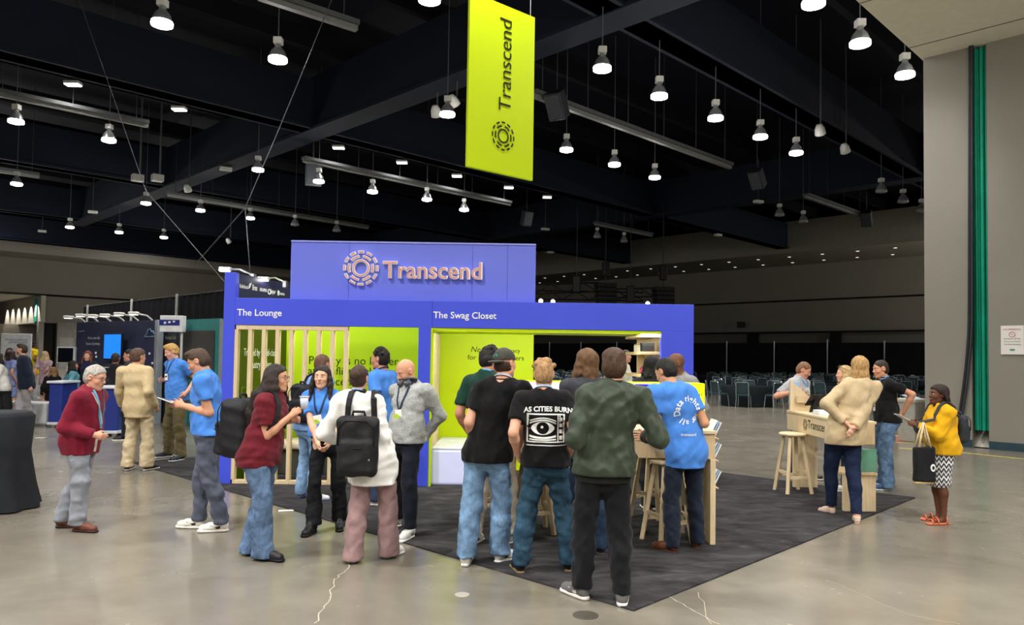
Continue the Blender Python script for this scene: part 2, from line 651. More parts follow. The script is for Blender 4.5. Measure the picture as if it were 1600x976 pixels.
ARM_U, ARM_F, LEG_T, LEG_C = 0.30, 0.265, 0.435, 0.425
def ik(a, b, l1, l2, pole):
    d = b - a
    L = np.linalg.norm(d)
    L = min(L, (l1 + l2) * 0.998)
    u = unit(d)
    b = a + u * L
    x = (l1 * l1 - l2 * l2 + L * L) / (2 * L)
    h = math.sqrt(max(0, l1 * l1 - x * x))
    p = pole - u * (pole @ u)
    return a + u * x + unit(p) * h, b
def th2v(t):
    t = math.radians(t)
    return V3(math.sin(t), -math.cos(t), 0)
NP = [0]
def person(label, fl, fr, head, face, H=1.75, sex='m', top=None, bottom=None, hair=None, skin_c='e0b093', lh=None, rh=None,
           look=None, nod=0, tw=0, fat=1.0, shoe=None, q=0.011, glasses=None, lany=None, group=None, toes=(12, 12), hip=(0, 0),
           legs=None, lpole=None, rpole=None, beard=None, feet_d=None, zoff=0.0, face_detail=True, curl=(0.5, 0.5), roll=0, headd=0.0, bend=0.0, palms=(0, 0)):
    """fl, fr: where the left and right foot stand (pixels of the photograph, on the floor plane); head: pixel of the head's centre;
    face: heading, 0 towards the camera, 90 to the picture's right; look: heading of the head"""
    NP[0] += 1
    rnd = random.Random(NP[0])
    if feet_d is not None:
        Lw, Rw = [at(p[0], 600, feet_d) for p in (fl, fr)]
        Lw.z = Rw.z = zoff
    else:
        Lw, Rw = onz(fl[0], fl[1], zoff), onz(fr[0], fr[1], zoff)
    base = (Lw + Rw) / 2
    rz = math.radians(face + 180)
    root = thing('person', label, 'person', (base.x, base.y, zoff), rz, group)
    Rm = np.array(Matrix.Rotation(-rz, 3, 'Z'))
    def loc(w):
        return Rm @ (np.array(w, float) - np.array((base.x, base.y, zoff)))
    s = H / 1.75
    sw = 1.0 if sex == 'm' else 0.88
    z1 = V3(0, 0, 1)
    aL, aR = loc(Lw), loc(Rw)
    aL[2] = aR[2] = 0.085 * s
    def hd(t):
        return Rm @ th2v(t)
    fwd = V3(0, 1, 0)
    C = loc(at(head[0], head[1], base.y + headd))
    look = face if look is None else look
    hf = hd(look)
    hu = unit(z1 * math.cos(math.radians(nod)) + hf * math.sin(math.radians(nod)))
    hf = unit(hf * math.cos(math.radians(nod)) - z1 * math.sin(math.radians(nod)))
    hr = np.cross(hf, hu)
    if roll:
        a = math.radians(roll)
        hr, hu = hr * math.cos(a) + hu * math.sin(a), hu * math.cos(a) - hr * math.sin(a)
    g = 0.97 * (0.5 + 0.5 * s) * (1.0 if sex == 'm' else 0.95)
    # joints
    Pv = V3(hip[0], hip[1], 0.525 * H)
    N = C - hu * 0.075 * g - hf * 0.035 * g - z1 * 0.078 * s
    for A in (aL, aR):      # legs must reach
        pass
    S0 = Pv + V3(0, 0, 0.02 * s)
    latS = V3(math.cos(math.radians(tw)), math.sin(math.radians(tw)), 0)
    fS = V3(-latS[1], latS[0], 0)
    def sp(t):
        p = Pv + (N - Pv) * t
        b = math.sin(math.pi * min(1, max(0, t)))
        return p + fwd * (0.012 - 0.024 * t) * b
    def la(t):
        return unit(V3(1, 0, 0) * (1 - t) + latS * t)
    hw = 0.088 * s * (1.0 if sex == 'm' else 1.03)
    hL, hR = Pv + V3(-hw, 0.01, -0.01), Pv + V3(hw, 0.01, -0.01)
    tl = math.radians(toes[0]); tr = math.radians(toes[1])
    fLd, fRd = V3(-math.sin(tl), math.cos(tl), 0), V3(math.sin(tr), math.cos(tr), 0)
    pk = legs or (0.0, 0.0)
    def leg(h, a, fd):
        L = np.linalg.norm(a - h)
        k1, k2 = LEG_T * s, LEG_C * s
        tot = L * (1.004 + bend)
        return ik(h, a, tot * k1 / (k1 + k2), tot * k2 / (k1 + k2), fd * 1.0 + fwd * 0.3)[0]
    kL, kR = leg(hL, aL, fLd), leg(hR, aR, fRd)
    shw = 0.184 * s * sw * (0.9 + 0.1 * fat)
    shc = N - z1 * 0.060 * s - fS * 0.008
    sL, sR = shc - latS * shw, shc + latS * shw
    def hand_t(h, side):
        if h is None:
            return (sL if side < 0 else sR) + V3(side * 0.05, 0.06, -0.56 * s)
        if len(h) == 3 and abs(h[0]) > 3:
            return loc(at(h[0], h[1], base.y + h[2]))
        return np.array(h, float)
    def arm(S, h, side, pole):
        T = hand_t(h, side)
        pole = V3(side * 0.22, -1.0, -0.30) if pole is None else np.array(pole, float)
        w = T
        for _ in range(3):
            E, w2 = ik(S, w, ARM_U * s, ARM_F * s, pole)
            w = T - unit(w2 - E) * 0.075 * s
        E, w = ik(S, w, ARM_U * s, ARM_F * s, pole)
        return E, w
    eL, wL = arm(sL, lh, -1, lpole)
    eR, wR = arm(sR, rh, 1, rpole)
    # torso profile: t along the spine, half width, half depth
    prof = [(-0.10, .150, .105), (0.10, .158, .112), (0.36, .140 if sex == 'm' else .122, .102), (0.66, .158 if sex == 'm' else .140, .115), (0.86, .150 if sex == 'm' else .132, .095)]
    def torso(F, e, straight=0.0, t0=-0.1, t1=1.0, ek=1.0):
        wmax = prof[3][1] if sex == 'm' else prof[1][1]
        rows = []
        for t, w, d in prof:
            if t0 <= t <= t1:
                if straight and t < 0.66:
                    w = w + (max(w, wmax * 0.98) - w) * straight
                    d = d + (max(d, 0.115) - d) * straight
                rows.append((t, w * s * fat + e * ek, d * s * fat + e))
        for (ta, wa, da), (tb, wb, db) in zip(rows, rows[1:]):
            F.cone(sp(ta), sp(tb), da, db, 0.03, la((ta + tb) / 2), wa / da, wb / db)
        F.cone(sL + latS * 0.03, sR - latS * 0.03, 0.050 * s + e * .8, 0.050 * s + e * .8, 0.06)
        F.cone(sp(0.86), N + (N - sp(0.86)) * 0.1, 0.07 * s + e * 0.6, 0.055 * s + e * 0.4, 0.05, latS, 1.5, 1.1)
        if fat > 1.12:
            F.ball(sp(0.32) + fwd * 0.05 * s * fat, 0.11 * s * fat + e, 0.06)
        if sex == 'f':
            for sd in (-1, 1):
                F.ball(sp(0.68) + latS * sd * 0.065 * s + fS * 0.075 * s * fat, 0.058 * s + e * 0.8, 0.045)
    # ---- the body
    B = Field()
    torso(B, -0.008)
    for h, k_, a in ((hL, kL, aL), (hR, kR, aR)):
        B.cone(h, k_, 0.074 * s * fat, 0.046 * s, 0.03)
        B.cone(k_, k_ + (a - k_) * 0.3 + V3(0, -0.015, 0), (0.042 if bottom and bottom.get('kind') != 'skirt' else 0.05) * s, (0.044 if bottom and bottom.get('kind') != 'skirt' else 0.053) * s, 0.03)
        B.cone(k_ + (a - k_) * 0.3 + V3(0, -0.015, 0), a, (0.044 if bottom and bottom.get('kind') != 'skirt' else 0.053) * s, 0.034 * s, 0.03)
    for a, fd in ((aL, fLd), (aR, fRd)):
        B.cone(a - z1 * 0.04 * s, a - z1 * 0.05 * s + fd * 0.12 * s, 0.030 * s, 0.022 * s, 0.03)
    for S, E, W in ((sL, eL, wL), (sR, eR, wR)):
        B.cone(S, E, 0.052 * s * sw * (0.7 + 0.3 * fat), 0.041 * s * sw, 0.025)
        m = E + (W - E) * 0.3
        B.cone(E, m, 0.041 * s * sw, 0.043 * s * sw, 0.02)
        B.cone(m, W, 0.043 * s * sw, 0.027 * s * sw, 0.02)
    # head
    hx = lambda r, f, u: C + (hr * r + hf * f + hu * u) * g
    fr3 = (hr, hf, hu)
    el = lambda F, c, rad, k, op='u': F.ell(c, fr3, [v * g for v in rad], k, op)
    B.cone(hx(0, -.018, -.06), N, 0.054 * s * (1 if sex == 'm' else .86), 0.060 * s * (1 if sex == 'm' else .9), 0.03)
    el(B, hx(0, -.008, .026), (.077, .098, .095), 0.02)
    el(B, hx(0, .025, -.040), (.059, .067, .085), 0.03)
    jw = 1.0 if sex == 'm' else 0.88
    B.cone(hx(.046 * jw, .008, -.07), hx(.016, .066, -.105), 0.021 * g, 0.017 * g, 0.025)
    B.cone(hx(-.046 * jw, .008, -.07), hx(-.016, .066, -.105), 0.021 * g, 0.017 * g, 0.025)
    B.ball(hx(0, .069, -.104), 0.020 * g, 0.02)
    B.cone(hx(-.03, .075, .024), hx(.03, .075, .024), 0.015 * g, 0.015 * g, 0.015)
    for sd in (-1, 1):
        B.ball(hx(.036 * sd, .058, -.03), 0.026 * g, 0.02)
        B.ball(hx(.031 * sd, .100, .002), 0.0145 * g, 0.013, op='s')
    B.cone(hx(0, .088, .010), hx(0, .108, -.030), 0.008 * g, 0.0125 * g, 0.012)
    B.ball(hx(.011, .098, -.034), 0.009 * g, 0.006)
    B.ball(hx(-.011, .098, -.034), 0.009 * g, 0.006)
    B.cone(hx(-.016, .088, -.060), hx(.016, .088, -.060), 0.009 * g, 0.009 * g, 0.012)
    B.cone(hx(-.014, .088, -.072), hx(.014, .088, -.072), 0.008 * g, 0.008 * g, 0.012)
    for sd in (-1, 1):
        el(B, hx(.079 * sd, -.008, -.004), (.011, .021, .033), 0.008)
        B.ball(hx(.092 * sd, .0, .0), 0.011 * g, 0.006, op='s')
    # hands
    for S, E, W, side, cu, pl in ((sL, eL, wL, -1, curl[0], palms[0]), (sR, eR, wR, 1, curl[1], palms[1])):
        d = unit(W - E)
        inn = V3(-side, 0.25, 0)          # the palm turns to the thigh by default
        n = unit(inn - d * (inn @ d))
        if pl:
            a = math.radians(pl)
            n = n * math.cos(a) + np.cross(d, n) * math.sin(a)
        sd = np.cross(d, n) * side        # towards the thumb
        if sd @ (fwd * 0.6 + z1 * 0.8) < 0 and pl == 0:
            sd = -sd
        hs = 0.95 * s * (1 if sex == 'm' else 0.9)
        B.cone(W + d * 0.02 * hs, W + d * 0.075 * hs, 0.021 * hs, 0.019 * hs, 0.02, sd, 1.3, 2.0)
        for i, ln in enumerate((.070, .079, .073, .056)):
            p0 = W + d * (0.086 - abs(i - 1.2) * 0.004) * hs + sd * (1.5 - i) * 0.0195 * hs
            a1, a2 = cu * 0.75 + 0.05 * i, cu * 1.75 + 0.08 * i
            d1 = d * math.cos(a1) + n * math.sin(a1)
            d2 = d * math.cos(a2) + n * math.sin(a2)
            p1 = p0 + d1 * ln * 0.55 * hs
            p2 = p1 + d2 * ln * 0.5 * hs
            B.cone(p0 - d * 0.01, p1, 0.0092 * hs, 0.0086 * hs, 0.006)
            B.cone(p1, p2, 0.0086 * hs, 0.0072 * hs, 0.003)
        t0 = W + d * 0.028 * hs + sd * 0.024 * hs + n * 0.006
        t1 = t0 + unit(d * 0.75 + sd * 0.65 + n * 0.25) * 0.04 * hs
        t2 = t1 + unit(d * 0.95 + sd * 0.15 + n * 0.35) * 0.034 * hs
        B.cone(t0, t1, 0.0135 * hs, 0.0105 * hs, 0.012)
        B.cone(t1, t2, 0.0105 * hs, 0.0085 * hs, 0.004)
    fq = q * (0.58 if face_detail else 0.75)
    fine = [(C - 0.125, C + 0.13, fq)]
    for W, E in ((wL, eL), (wR, eR)):
        c = W + unit(W - E) * 0.085
        fine.append((c - 0.075, c + 0.085, q * (0.74 if face_detail else 0.95)))
    sk = skin(skin_c)
    body = field_obj('body', B, q * 1.9, sk, root, fine, 1)
    # face details
    if face_detail:
        ew = mat('ece6df', 0.25, 0.5, var=0)
        ei = mat('2b1d14', 0.2, 0.5, var=0)
        fz = math.radians(nod)
        for sd in (-1, 1):
            e = MB()
            M = Matrix(((*hr, 0), (*hf, 0), (*hu, 0), (0, 0, 0, 1))).to_3x3().transposed().to_4x4()
            M.translation = Vector(hx(.031 * sd, .0795, .001))
            M = M @ Matrix.Diagonal((0.95, 0.9, 0.50, 1))
            e.lathe([(0.0125 * math.sin(i * math.pi / 8), -0.0125 * math.cos(i * math.pi / 8)) for i in range(9)], n=12, M=M)
            eye = obj('eye', e, ew, root, True, False)
            ib = MB()
            ib.lathe([(0.0001, .0134), (.0068, .0122), (.007, .010)], n=10, M=M @ Matrix.Rotation(-math.pi / 2, 4, 'X'))
            obj('iris', ib, ei, eye, True, False)
            br = MB()
            br.tube([hx(.014 * sd, .0915, .019), hx(.030 * sd, .0905, .027), hx(.047 * sd, .078, .021)], [.0028, .0036, .0022], 6)
            obj('eyebrow', br, hairm(hair.get('brow', hair['col']) if hair else '4a3a2c'), root, True, False)
        lp = MB()
        ml = hair.get('lip', 'b0675c') if hair else 'b0675c'
        lp.tube([hx(-.024, .083, -.0635), hx(-.010, .0955, -.0615), hx(0, .0968, -.063), hx(.010, .0955, -.0615), hx(.024, .083, -.0635)], [.0025, .0055, .0055, .0055, .0025], 8)
        obj('mouth', lp, mat(ml, 0.45, 0.4, var=0.05), root, True, False)
    ctx = dict(root=root, C=C, hr=hr, hf=hf, hu=hu, g=g, N=N, s=s, sp=sp, la=la, fS=fS, latS=latS, wL=wL, wR=wR, eL=eL, eR=eR, sL=sL, sR=sR,
               aL=aL, aR=aR, fwd=fwd, H=H, base=base, rz=rz, loc=loc, hx=hx, fat=fat, q=q, body=body, kL=kL, kR=kR, hL=hL, hR=hR, Pv=Pv)
    # ---- hair
    if hair:
        make_hair(ctx, hair, rnd)
    if beard:
        bf = Field()
        el(bf, hx(0, .029, -.062), (.062, .068, .066), 0.0)
        bf.ball(hx(0, .07, -.104), 0.025 * g, 0.02)
        el(bf, hx(0, .07, .0), (.075, .075, .042), 0.008, 's')
        bf.cone(hx(-.016, .1, -.064), hx(.016, .1, -.064), 0.013 * g, 0.013 * g, 0.004, op='s')
        field_obj('beard', bf, q * 0.6, hairm(beard), root)
    # ---- lower garment
    if bottom:
        bf = Field()
        kd = bottom.get('kind', 'trousers')
        e = bottom.get('e', 0.014)
        wz = bottom.get('waist', 0.595) * H
        if top and top[-1].get('hem', .5) < .53:
            wz = min(wz, (top[-1].get('hem', .5) + .012) * H)
        T, Kn, An = bottom.get('r', (0.094, 0.074, 0.070))
        for (t, w, d), (t2, w2, d2) in zip(prof[:2], prof[1:3]):
            bf.cone(sp(t), sp(t2), d * s * fat + e, d2 * s * fat + e, 0.03, V3(1, 0, 0), (w * s * fat + e) / (d * s * fat + e), (w2 * s * fat + e) / (d2 * s * fat + e))
        if kd == 'skirt':
            zt = bottom.get('hem', 0.28) * H
            mid = (hL + hR) / 2
            kz = (kL + kR) / 2
            bt = V3(kz[0], kz[1], zt - 0.05)
            bf.cone(mid - z1 * 0.02, bt, 0.125 * s * fat, bottom.get('flare', 0.13) * s, 0.03, V3(1, 0, 0), 1.38, 1.35)
            bf.plane(-z1, -zt)
        else:
            hz = bottom.get('hem', 0.03) * H
            for sd in (-1, 1):
                bf.ball(Pv + V3(sd * 0.078 * s, -0.040 * s * fat, -0.035 * s), 0.086 * s * fat + e * 0.5, 0.05)
            for h, k_, a, fd in ((hL, kL, aL, fLd), (hR, kR, aR, fRd)):
                out = unit(V3(h[0] - Pv[0], 0, 0))
                calf = k_ + (a - k_) * 0.35 + V3(0, -0.012, 0)
                bf.cone(h - z1 * 0.03, k_, T * s * fat, Kn * s, 0.02)
                bf.cone(k_, calf, Kn * s, (Kn + (An - Kn) * 0.25) * s, 0.025)
                lo = a - z1 * (0.06 * s)
                bf.cone(calf, lo, (Kn + (An - Kn) * 0.25) * s, An * s, 0.025, fd, 1.0, bottom.get('flare', 1.12))
            bf.plane(-z1, -hz)
        bf.plane(z1, wz)
        bf.folds = folds(rnd, bottom.get('fold', 0.007) * .8, 40, 1.0, 4) + folds(rnd, bottom.get('fold', 0.007) * .45, 85, 1.2, 3)
        bo = field_obj(bottom.get('name', 'trousers'), bf, q * 1.25, bottom['mat'], root, (), 2)
        ctx['bottom'] = bo
        if kd != 'skirt' and bottom.get('belt'):
            bb = MB()
            bb.lathe([((0.158 * s * fat + e + .006), -.018), ((0.158 * s * fat + e + .008), .018)], n=24,
                     M=Matrix.Translation(V3(0, 0, wz - 0.005)) @ Matrix.Diagonal((1, 0.75, 1, 1)))
    # ---- upper garments
    for tp in (top or []):
        tf = Field()
        e = tp.get('e', 0.016)
        kd = tp.get('kind', 'tee')
        torso(tf, e, tp.get('straight', 0.55))
        hem = tp.get('hem', 0.50) * H
        zmid = sp(0.0)
        bw = tp.get('bottom_w', 0.158) * s * fat + e
        bd = tp.get('bottom_d', 0.128) * s * fat + e
        tf.cone(sp(0.25) - fwd * 0.008, V3(zmid[0], zmid[1] - 0.012, hem - 0.06), bd, bd * tp.get('flare', 1.0), 0.04, V3(1, 0, 0), bw / bd, bw / bd)
        if hem < 0.52 * H:
            for sd in (-1, 1):
                tf.ball(Pv + V3(sd * 0.076 * s, -0.042 * s * fat, -0.02 * s), 0.086 * s * fat + e * 1.2, 0.06)
        if kd == 'tee':
            cl = tp.get('sleeve', 0.62)
            for S, E, sd in ((sL, eL, -1), (sR, eR, 1)):
                d = unit(E - S)
                cpt = S + (E - S) * cl
                tf.cone(S, S + (E - S) * (cl + 0.1), 0.055 * s * sw + e * 0.6, 0.056 * s * sw + e * 0.9, 0.035, clip=[(d, float(d @ cpt))])
        elif kd != 'vest':
            ar = tp.get('arm', (0.060, 0.054, 0.042))
            cl = tp.get('sleeve', 1.0)
            for S, E, W in ((sL, eL, wL), (sR, eR, wR)):
                d = unit(W - E)
                cpt = E + (W - E) * cl
                tf.cone(S, E, ar[0] * s * sw + e * 0.6, ar[1] * s * sw + e * 0.5, 0.03)
                tf.cone(E, W + d * 0.03, ar[1] * s * sw + e * 0.5, ar[2] * s * sw + e * 0.3, 0.03, clip=[(d, float(d @ cpt))])
                if kd == 'bomber' or tp.get('cuff'):
                    pass
        nu = unit(C - N)
        if tp.get('collar'):
            tf.torus(N + nu * 0.028 * s - fwd * 0.006, unit(nu - fS * 0.25), 0.062 * s * (1 if sex == 'm' else .9), 0.013, 0.012, 1.7)
        lo_n = 0.022 if tp.get('collar') or kd == 'bomber' or sex == 'm' else 0.002
        tf.cone(N + nu * lo_n * s, N + nu * 0.12 * s, 0.060 * s, 0.066 * s, 0.006, op='s')
        if tp.get('vneck'):
            tf.cone(N + nu * 0.05 + fS * 0.10, sp(0.70) + fS * 0.17 * fat, 0.05, 0.012, 0.01, op='s')
        tf.folds = folds(rnd, tp.get('fold', 0.007) * .85, 30, 0.5, 5) + folds(rnd, tp.get('fold', 0.007) * 0.4, 70, 0.8, 3)
        tf.plane(-z1, -hem)
        if tp.get('open'):      # an open front
            pass
        to = field_obj(tp.get('name', 'shirt'), tf, q, tp['mat'], root, (), 2)
        ctx['top'] = to
        if kd == 'bomber':
            hb = Field()
            hb.cone(V3(zmid[0], zmid[1], hem - 0.05), V3(zmid[0], zmid[1], hem + 0.1), bd - 0.012, bd - 0.008, 0.0, V3(1, 0, 0), bw / bd, bw / bd)
            hb.plane(-z1, -(hem - 0.05)); hb.plane(z1, hem + 0.005)
            field_obj('waistband', hb, q, tp['rib'], to)
            cb = Field()
            cb.torus(N + nu * 0.036 * s - fwd * 0.004, unit(nu - fS * 0.2), 0.062 * s, 0.013, 0.0, 1.7)
            field_obj('collar', cb, q * 0.7, tp['rib'], to)
        if tp.get('band'):      # ribbed neckband of a tee
            nb = MB()
            a0 = N + nu * 0.030 * s
            ax = unit(nu - fS * 0.35)
            rr = latS
            ff = np.cross(ax, rr)
            pts = [a0 + (rr * math.cos(t) + ff * math.sin(t)) * 0.070 * s * (1 if sex == 'm' else .94) for t in np.linspace(0, 2 * math.pi, 25)]
            nb.tube(pts, 0.007, 6)
            obj('neckband', nb, tp['mat'], to, True, False)
    # ---- shoes
    if shoe:
        for a, fd, nm in ((aL, fLd, 'shoe'), (aR, fRd, 'shoe')):
            make_shoe(ctx, a, fd, shoe)
    if glasses:
        gm = MB()
        for sd in (-1, 1):
            ring = [hx(.031 * sd + .023 * math.cos(t), .104 - abs(.031 * sd + .023 * math.cos(t)) * .1, .001 + .017 * math.sin(t)) for t in np.linspace(0, 2 * math.pi, 17)]
            gm.tube(ring, 0.0018, 5, False)
            gm.tube([hx(.054 * sd, .099, .006), hx(.083 * sd, .05, .008), hx(.086 * sd, -.012, .006)], 0.0018, 5)
        gm.tube([hx(-.009, .107, .006), hx(.009, .107, .006)], 0.0018, 5)
        obj('glasses', gm, mat(glasses, 0.3, 0.5, var=0), root, True, False)
    if lany:
        make_lanyard(ctx, lany)
    return ctx

def make_hair(c, hair, rnd):
    F = Field()
    hx, g, hr, hf, hu = c['hx'], c['g'], c['hr'], c['hf'], c['hu']
    fr3 = (hr, hf, hu)
    st = hair['style']
    q = c['q'] * 0.72
    th = hair.get('thick', 0.012)
    ncut = unit(-hf * 0.66 + hu * 0.75)
    off = float(ncut @ c['C']) + hair.get('line', -0.004)
    clip = [(-ncut, -off)]
    el = lambda ce, rad, k=0.02, cl=None: F.ell(ce, fr3, [v * g for v in rad], k, 'u', cl)
    m = hairm(hair['col'])
    if st in ('short', 'curly', 'crop', 'quiff', 'long', 'bun', 'bob', 'braids', 'mop'):
        el(hx(0, -.010, .028), (.078 + th, .100 + th, .094 + th), 0.0, clip)
        # the sides in front of the ears
        if st in ('short', 'curly', 'quiff', 'mop'):
            el(hx(0, -.03, -.02), (.077 + th * .6, .082 + th * .5, .075), 0.02, [(hf, float(hf @ hx(0, -.012, 0)))])
        if st == 'quiff':
            el(hx(0, .045, .103), (.055, .055, .028), 0.03)
        if st == 'mop':
            el(hx(0, .0, .075), (.085, .10, .06), 0.03)
            el(hx(0, -.045, -.005), (.084, .07, .085), 0.03)
        if st == 'curly':
            for i in range(26):
                a, b = rnd.uniform(0, 6.28), rnd.uniform(0.15, 1.45)
                d = (hr * math.cos(a) * math.cos(b) + hf * math.sin(a) * math.cos(b) * .9 + hu * math.sin(b))
                p = hx(0, -.014, .03) + d * (.092 + th * .6) * g
                if ncut @ p > off + 0.012:
                    F.ball(p, 0.02, 0.012)
        # carve the face and ears
        if st not in ('long', 'bob', 'braids'):
            for sd in (-1, 1):
                F.ell(hx(.082 * sd, .004, -.012), fr3, [.03, .028 * g, .042 * g], 0.008, 's')
        F.ell(hx(0, .078, -.032), fr3, [.068 * g, .06 * g, .085 * g], 0.012, 's')
    if st == 'fringe':
        el(hx(0, -.016, -.03), (.079, .079, .065), 0.0, [(hu, float(hu @ hx(0, 0, 0.005))), (hf, float(hf @ hx(0, .0, 0)))])
        for sd in (-1, 1):
            F.ell(hx(.082 * sd, .004, -.012), fr3, [.03, .028 * g, .042 * g], 0.008, 's')
    if st == 'bun':
        F.ball(hx(0, -.122, .030), 0.046 * g, 0.010)
        F.torus(hx(0, -.136, .032), unit(-hf), 0.028 * g, 0.019 * g, 0.004)
        el(hx(0, -.03, -.03), (.072, .075, .06), 0.03)
    if st in ('long', 'bob', 'braids'):
        L = hair.get('len', 0.30)
        down = V3(0, 0, -1)
        bk = V3(-hf[0], -hf[1], 0)
        bk = unit(bk)
        w = hair.get('wide', 0.085)
        a0 = hx(0, -.045, .03)
        a1 = hx(0, -.07, -.09)
        a2 = a1 + down * (L * 0.5) + bk * hair.get('back', 0.03)
        a3 = a1 + down * L + bk * (hair.get('back', 0.03) + 0.005)
        F.cone(a0, a1, .075 * g, .050, 0.03, hr, 1.15, w / .05)
        F.cone(a1, a2, .050, .036, 0.03, hr, w / .05, w * 1.1 / .036)
        F.cone(a2, a3, .036, .020, 0.03, hr, w * 1.1 / .036, w * hair.get('tip', 0.95) / .020)
        for sd in (-1, 1):
            if hair.get('front', True):
                b0, b1 = hx(.066 * sd, .005, .072), hx(.090 * sd, .004, -.03)
                b2 = hx(.098 * sd, .012, -.10)
                b3 = b2 + down * hair.get('flen', L * 0.7) + V3(hr[0], hr[1], 0) * sd * 0.012 + V3(hf[0], hf[1], 0) * hair.get('fwd', 0.03)
                F.cone(b0, b1, .018, .022, 0.02, hf, 1.2, 1.8)
                F.cone(b1, b2, .022, .026, 0.015, hf, 1.8, 2.0)
                F.cone(b2, b3, .026, .016, 0.015, hf, 2.0, 2.2)
        if hair.get('drape'):
            sd = hair['drape']
            S_ = c['sR'] if sd > 0 else c['sL']
            q0 = hx(.070 * sd, -.045, .0)
            q1 = hx(.085 * sd, -.06, -.11)
            q2 = S_ + c['latS'] * (-.045 * sd) - c['fS'] * .065 + V3(0, 0, .055)
            q3 = S_ + c['latS'] * (-.035 * sd) - c['fS'] * .125 + V3(0, 0, -.10)
            q4 = S_ + c['latS'] * (-.05 * sd) - c['fS'] * .135 + V3(0, 0, -.27)
            for pa, pb, ra, rb in ((q0, q1, .04, .045), (q1, q2, .045, .042), (q2, q3, .042, .036), (q3, q4, .036, .014)):
                F.cone(pa, pb, ra, rb, 0.03, hf, 1.3, 1.4)
        # lock grooves
        for i in range(14):
            a = hr * rnd.uniform(-1, 1) * w
            F.cone(a1 + a * .9 + bk * .052 + hu * .05, a3 + a * 1.1 + bk * .03 + down * .05, .0055, .007, 0.006, op='s')
    if st == 'braids':
        bk = unit(V3(-hf[0], -hf[1], 0))
        for i in range(16):
            t = (i - 7.5) / 7.5
            p0 = hx(.082 * t, -.035 - .055 * (1 - t * t), .06 + rnd.uniform(-.02, .02))
            p1 = hx(.100 * t, -.05 - .075 * (1 - t * t), -.06) + V3(rnd.uniform(-.01, .01), rnd.uniform(-.01, .01), 0)
            p2 = p1 + V3(0, 0, -.06 - hair.get('len', .2) * rnd.uniform(.4, .8)) + bk * rnd.uniform(.0, .03)
            F.cone(p0, p1, .014, .014, 0.003)
            F.cone(p1, p2, .014, .009, 0.003)
    if F.ops:
        F.folds = folds(rnd, hair.get('rough', 0.0022), 110, 0.35, 4)
        field_obj('hair', F, q, m, c['root'], (), 1)
    if st == 'cap':
        H2 = Field()
        el2 = lambda ce, rad, k=0.02, cl=None: H2.ell(ce, fr3, [v * g for v in rad], k, 'u', cl)
        el2(hx(0, -.012, -.02), (.0835, .098, .075), 0.0, [(hu, float(hu @ hx(0, 0, 0.01))), (hf, float(hf @ hx(0, .01, 0)))])
        H2.ell(hx(0, .06, -.06), fr3, [.075 * g, .085 * g, .075 * g], 0.01, 's')
        for sd in (-1, 1):
            H2.ell(hx(.084 * sd, .004, -.014), fr3, [.03, .028 * g, .042 * g], 0.008, 's')
        field_obj('hair', H2, q, m, c['root'])
        K = Field()
        K.ell(hx(0, -.010, .030), fr3, [.090 * g, .110 * g, .104 * g], 0.0, 'u', [(-hu, -float(hu @ hx(0, 0, .022)))])
        K.ell(hx(0, -.010, .022), fr3, [.083 * g, .103 * g, .097 * g], 0.0, 's')
        cap = field_obj('cap', K, q * .9, hair['cap'], c['root'])
        b = Field()
        b.ell(hx(0, -.108, .012), fr3, [.078 * g, .070 * g, .012 * g], 0.0)
        b.ell(hx(0, -.012, .0), fr3, [.085 * g, .104 * g, .12 * g], 0.002, 's')
        field_obj('cap_brim', b, q * .7, hair['brimm'], cap)
        bv = bvh_of(cap)
        pm = MB()
        cc = hx(.015, -.2, .072)
        d = unit(-hf + hr * .25)
        sx = np.cross(d, hu)
        for nm, colr, poly in (('cap_patch', '2c3a3a', [(-.035, -.022), (.035, -.022), (.035, .02), (0, .028), (-.035, .02)]),
                               ('patch_hills', '3f8a7a', [(-.03, -.018), (.03, -.018), (.02, -.002), (.005, -.008), (-.01, .008)])):
            project([(x, y) for x, y in poly] + [(0, 0)], [(i, (i + 1) % len(poly), len(poly)) for i in range(len(poly))], nm, bv, cap, mat(colr, 0.8, 0.2), cc - d * .0, sx, hu, d, .003 if nm == 'cap_patch' else .005)

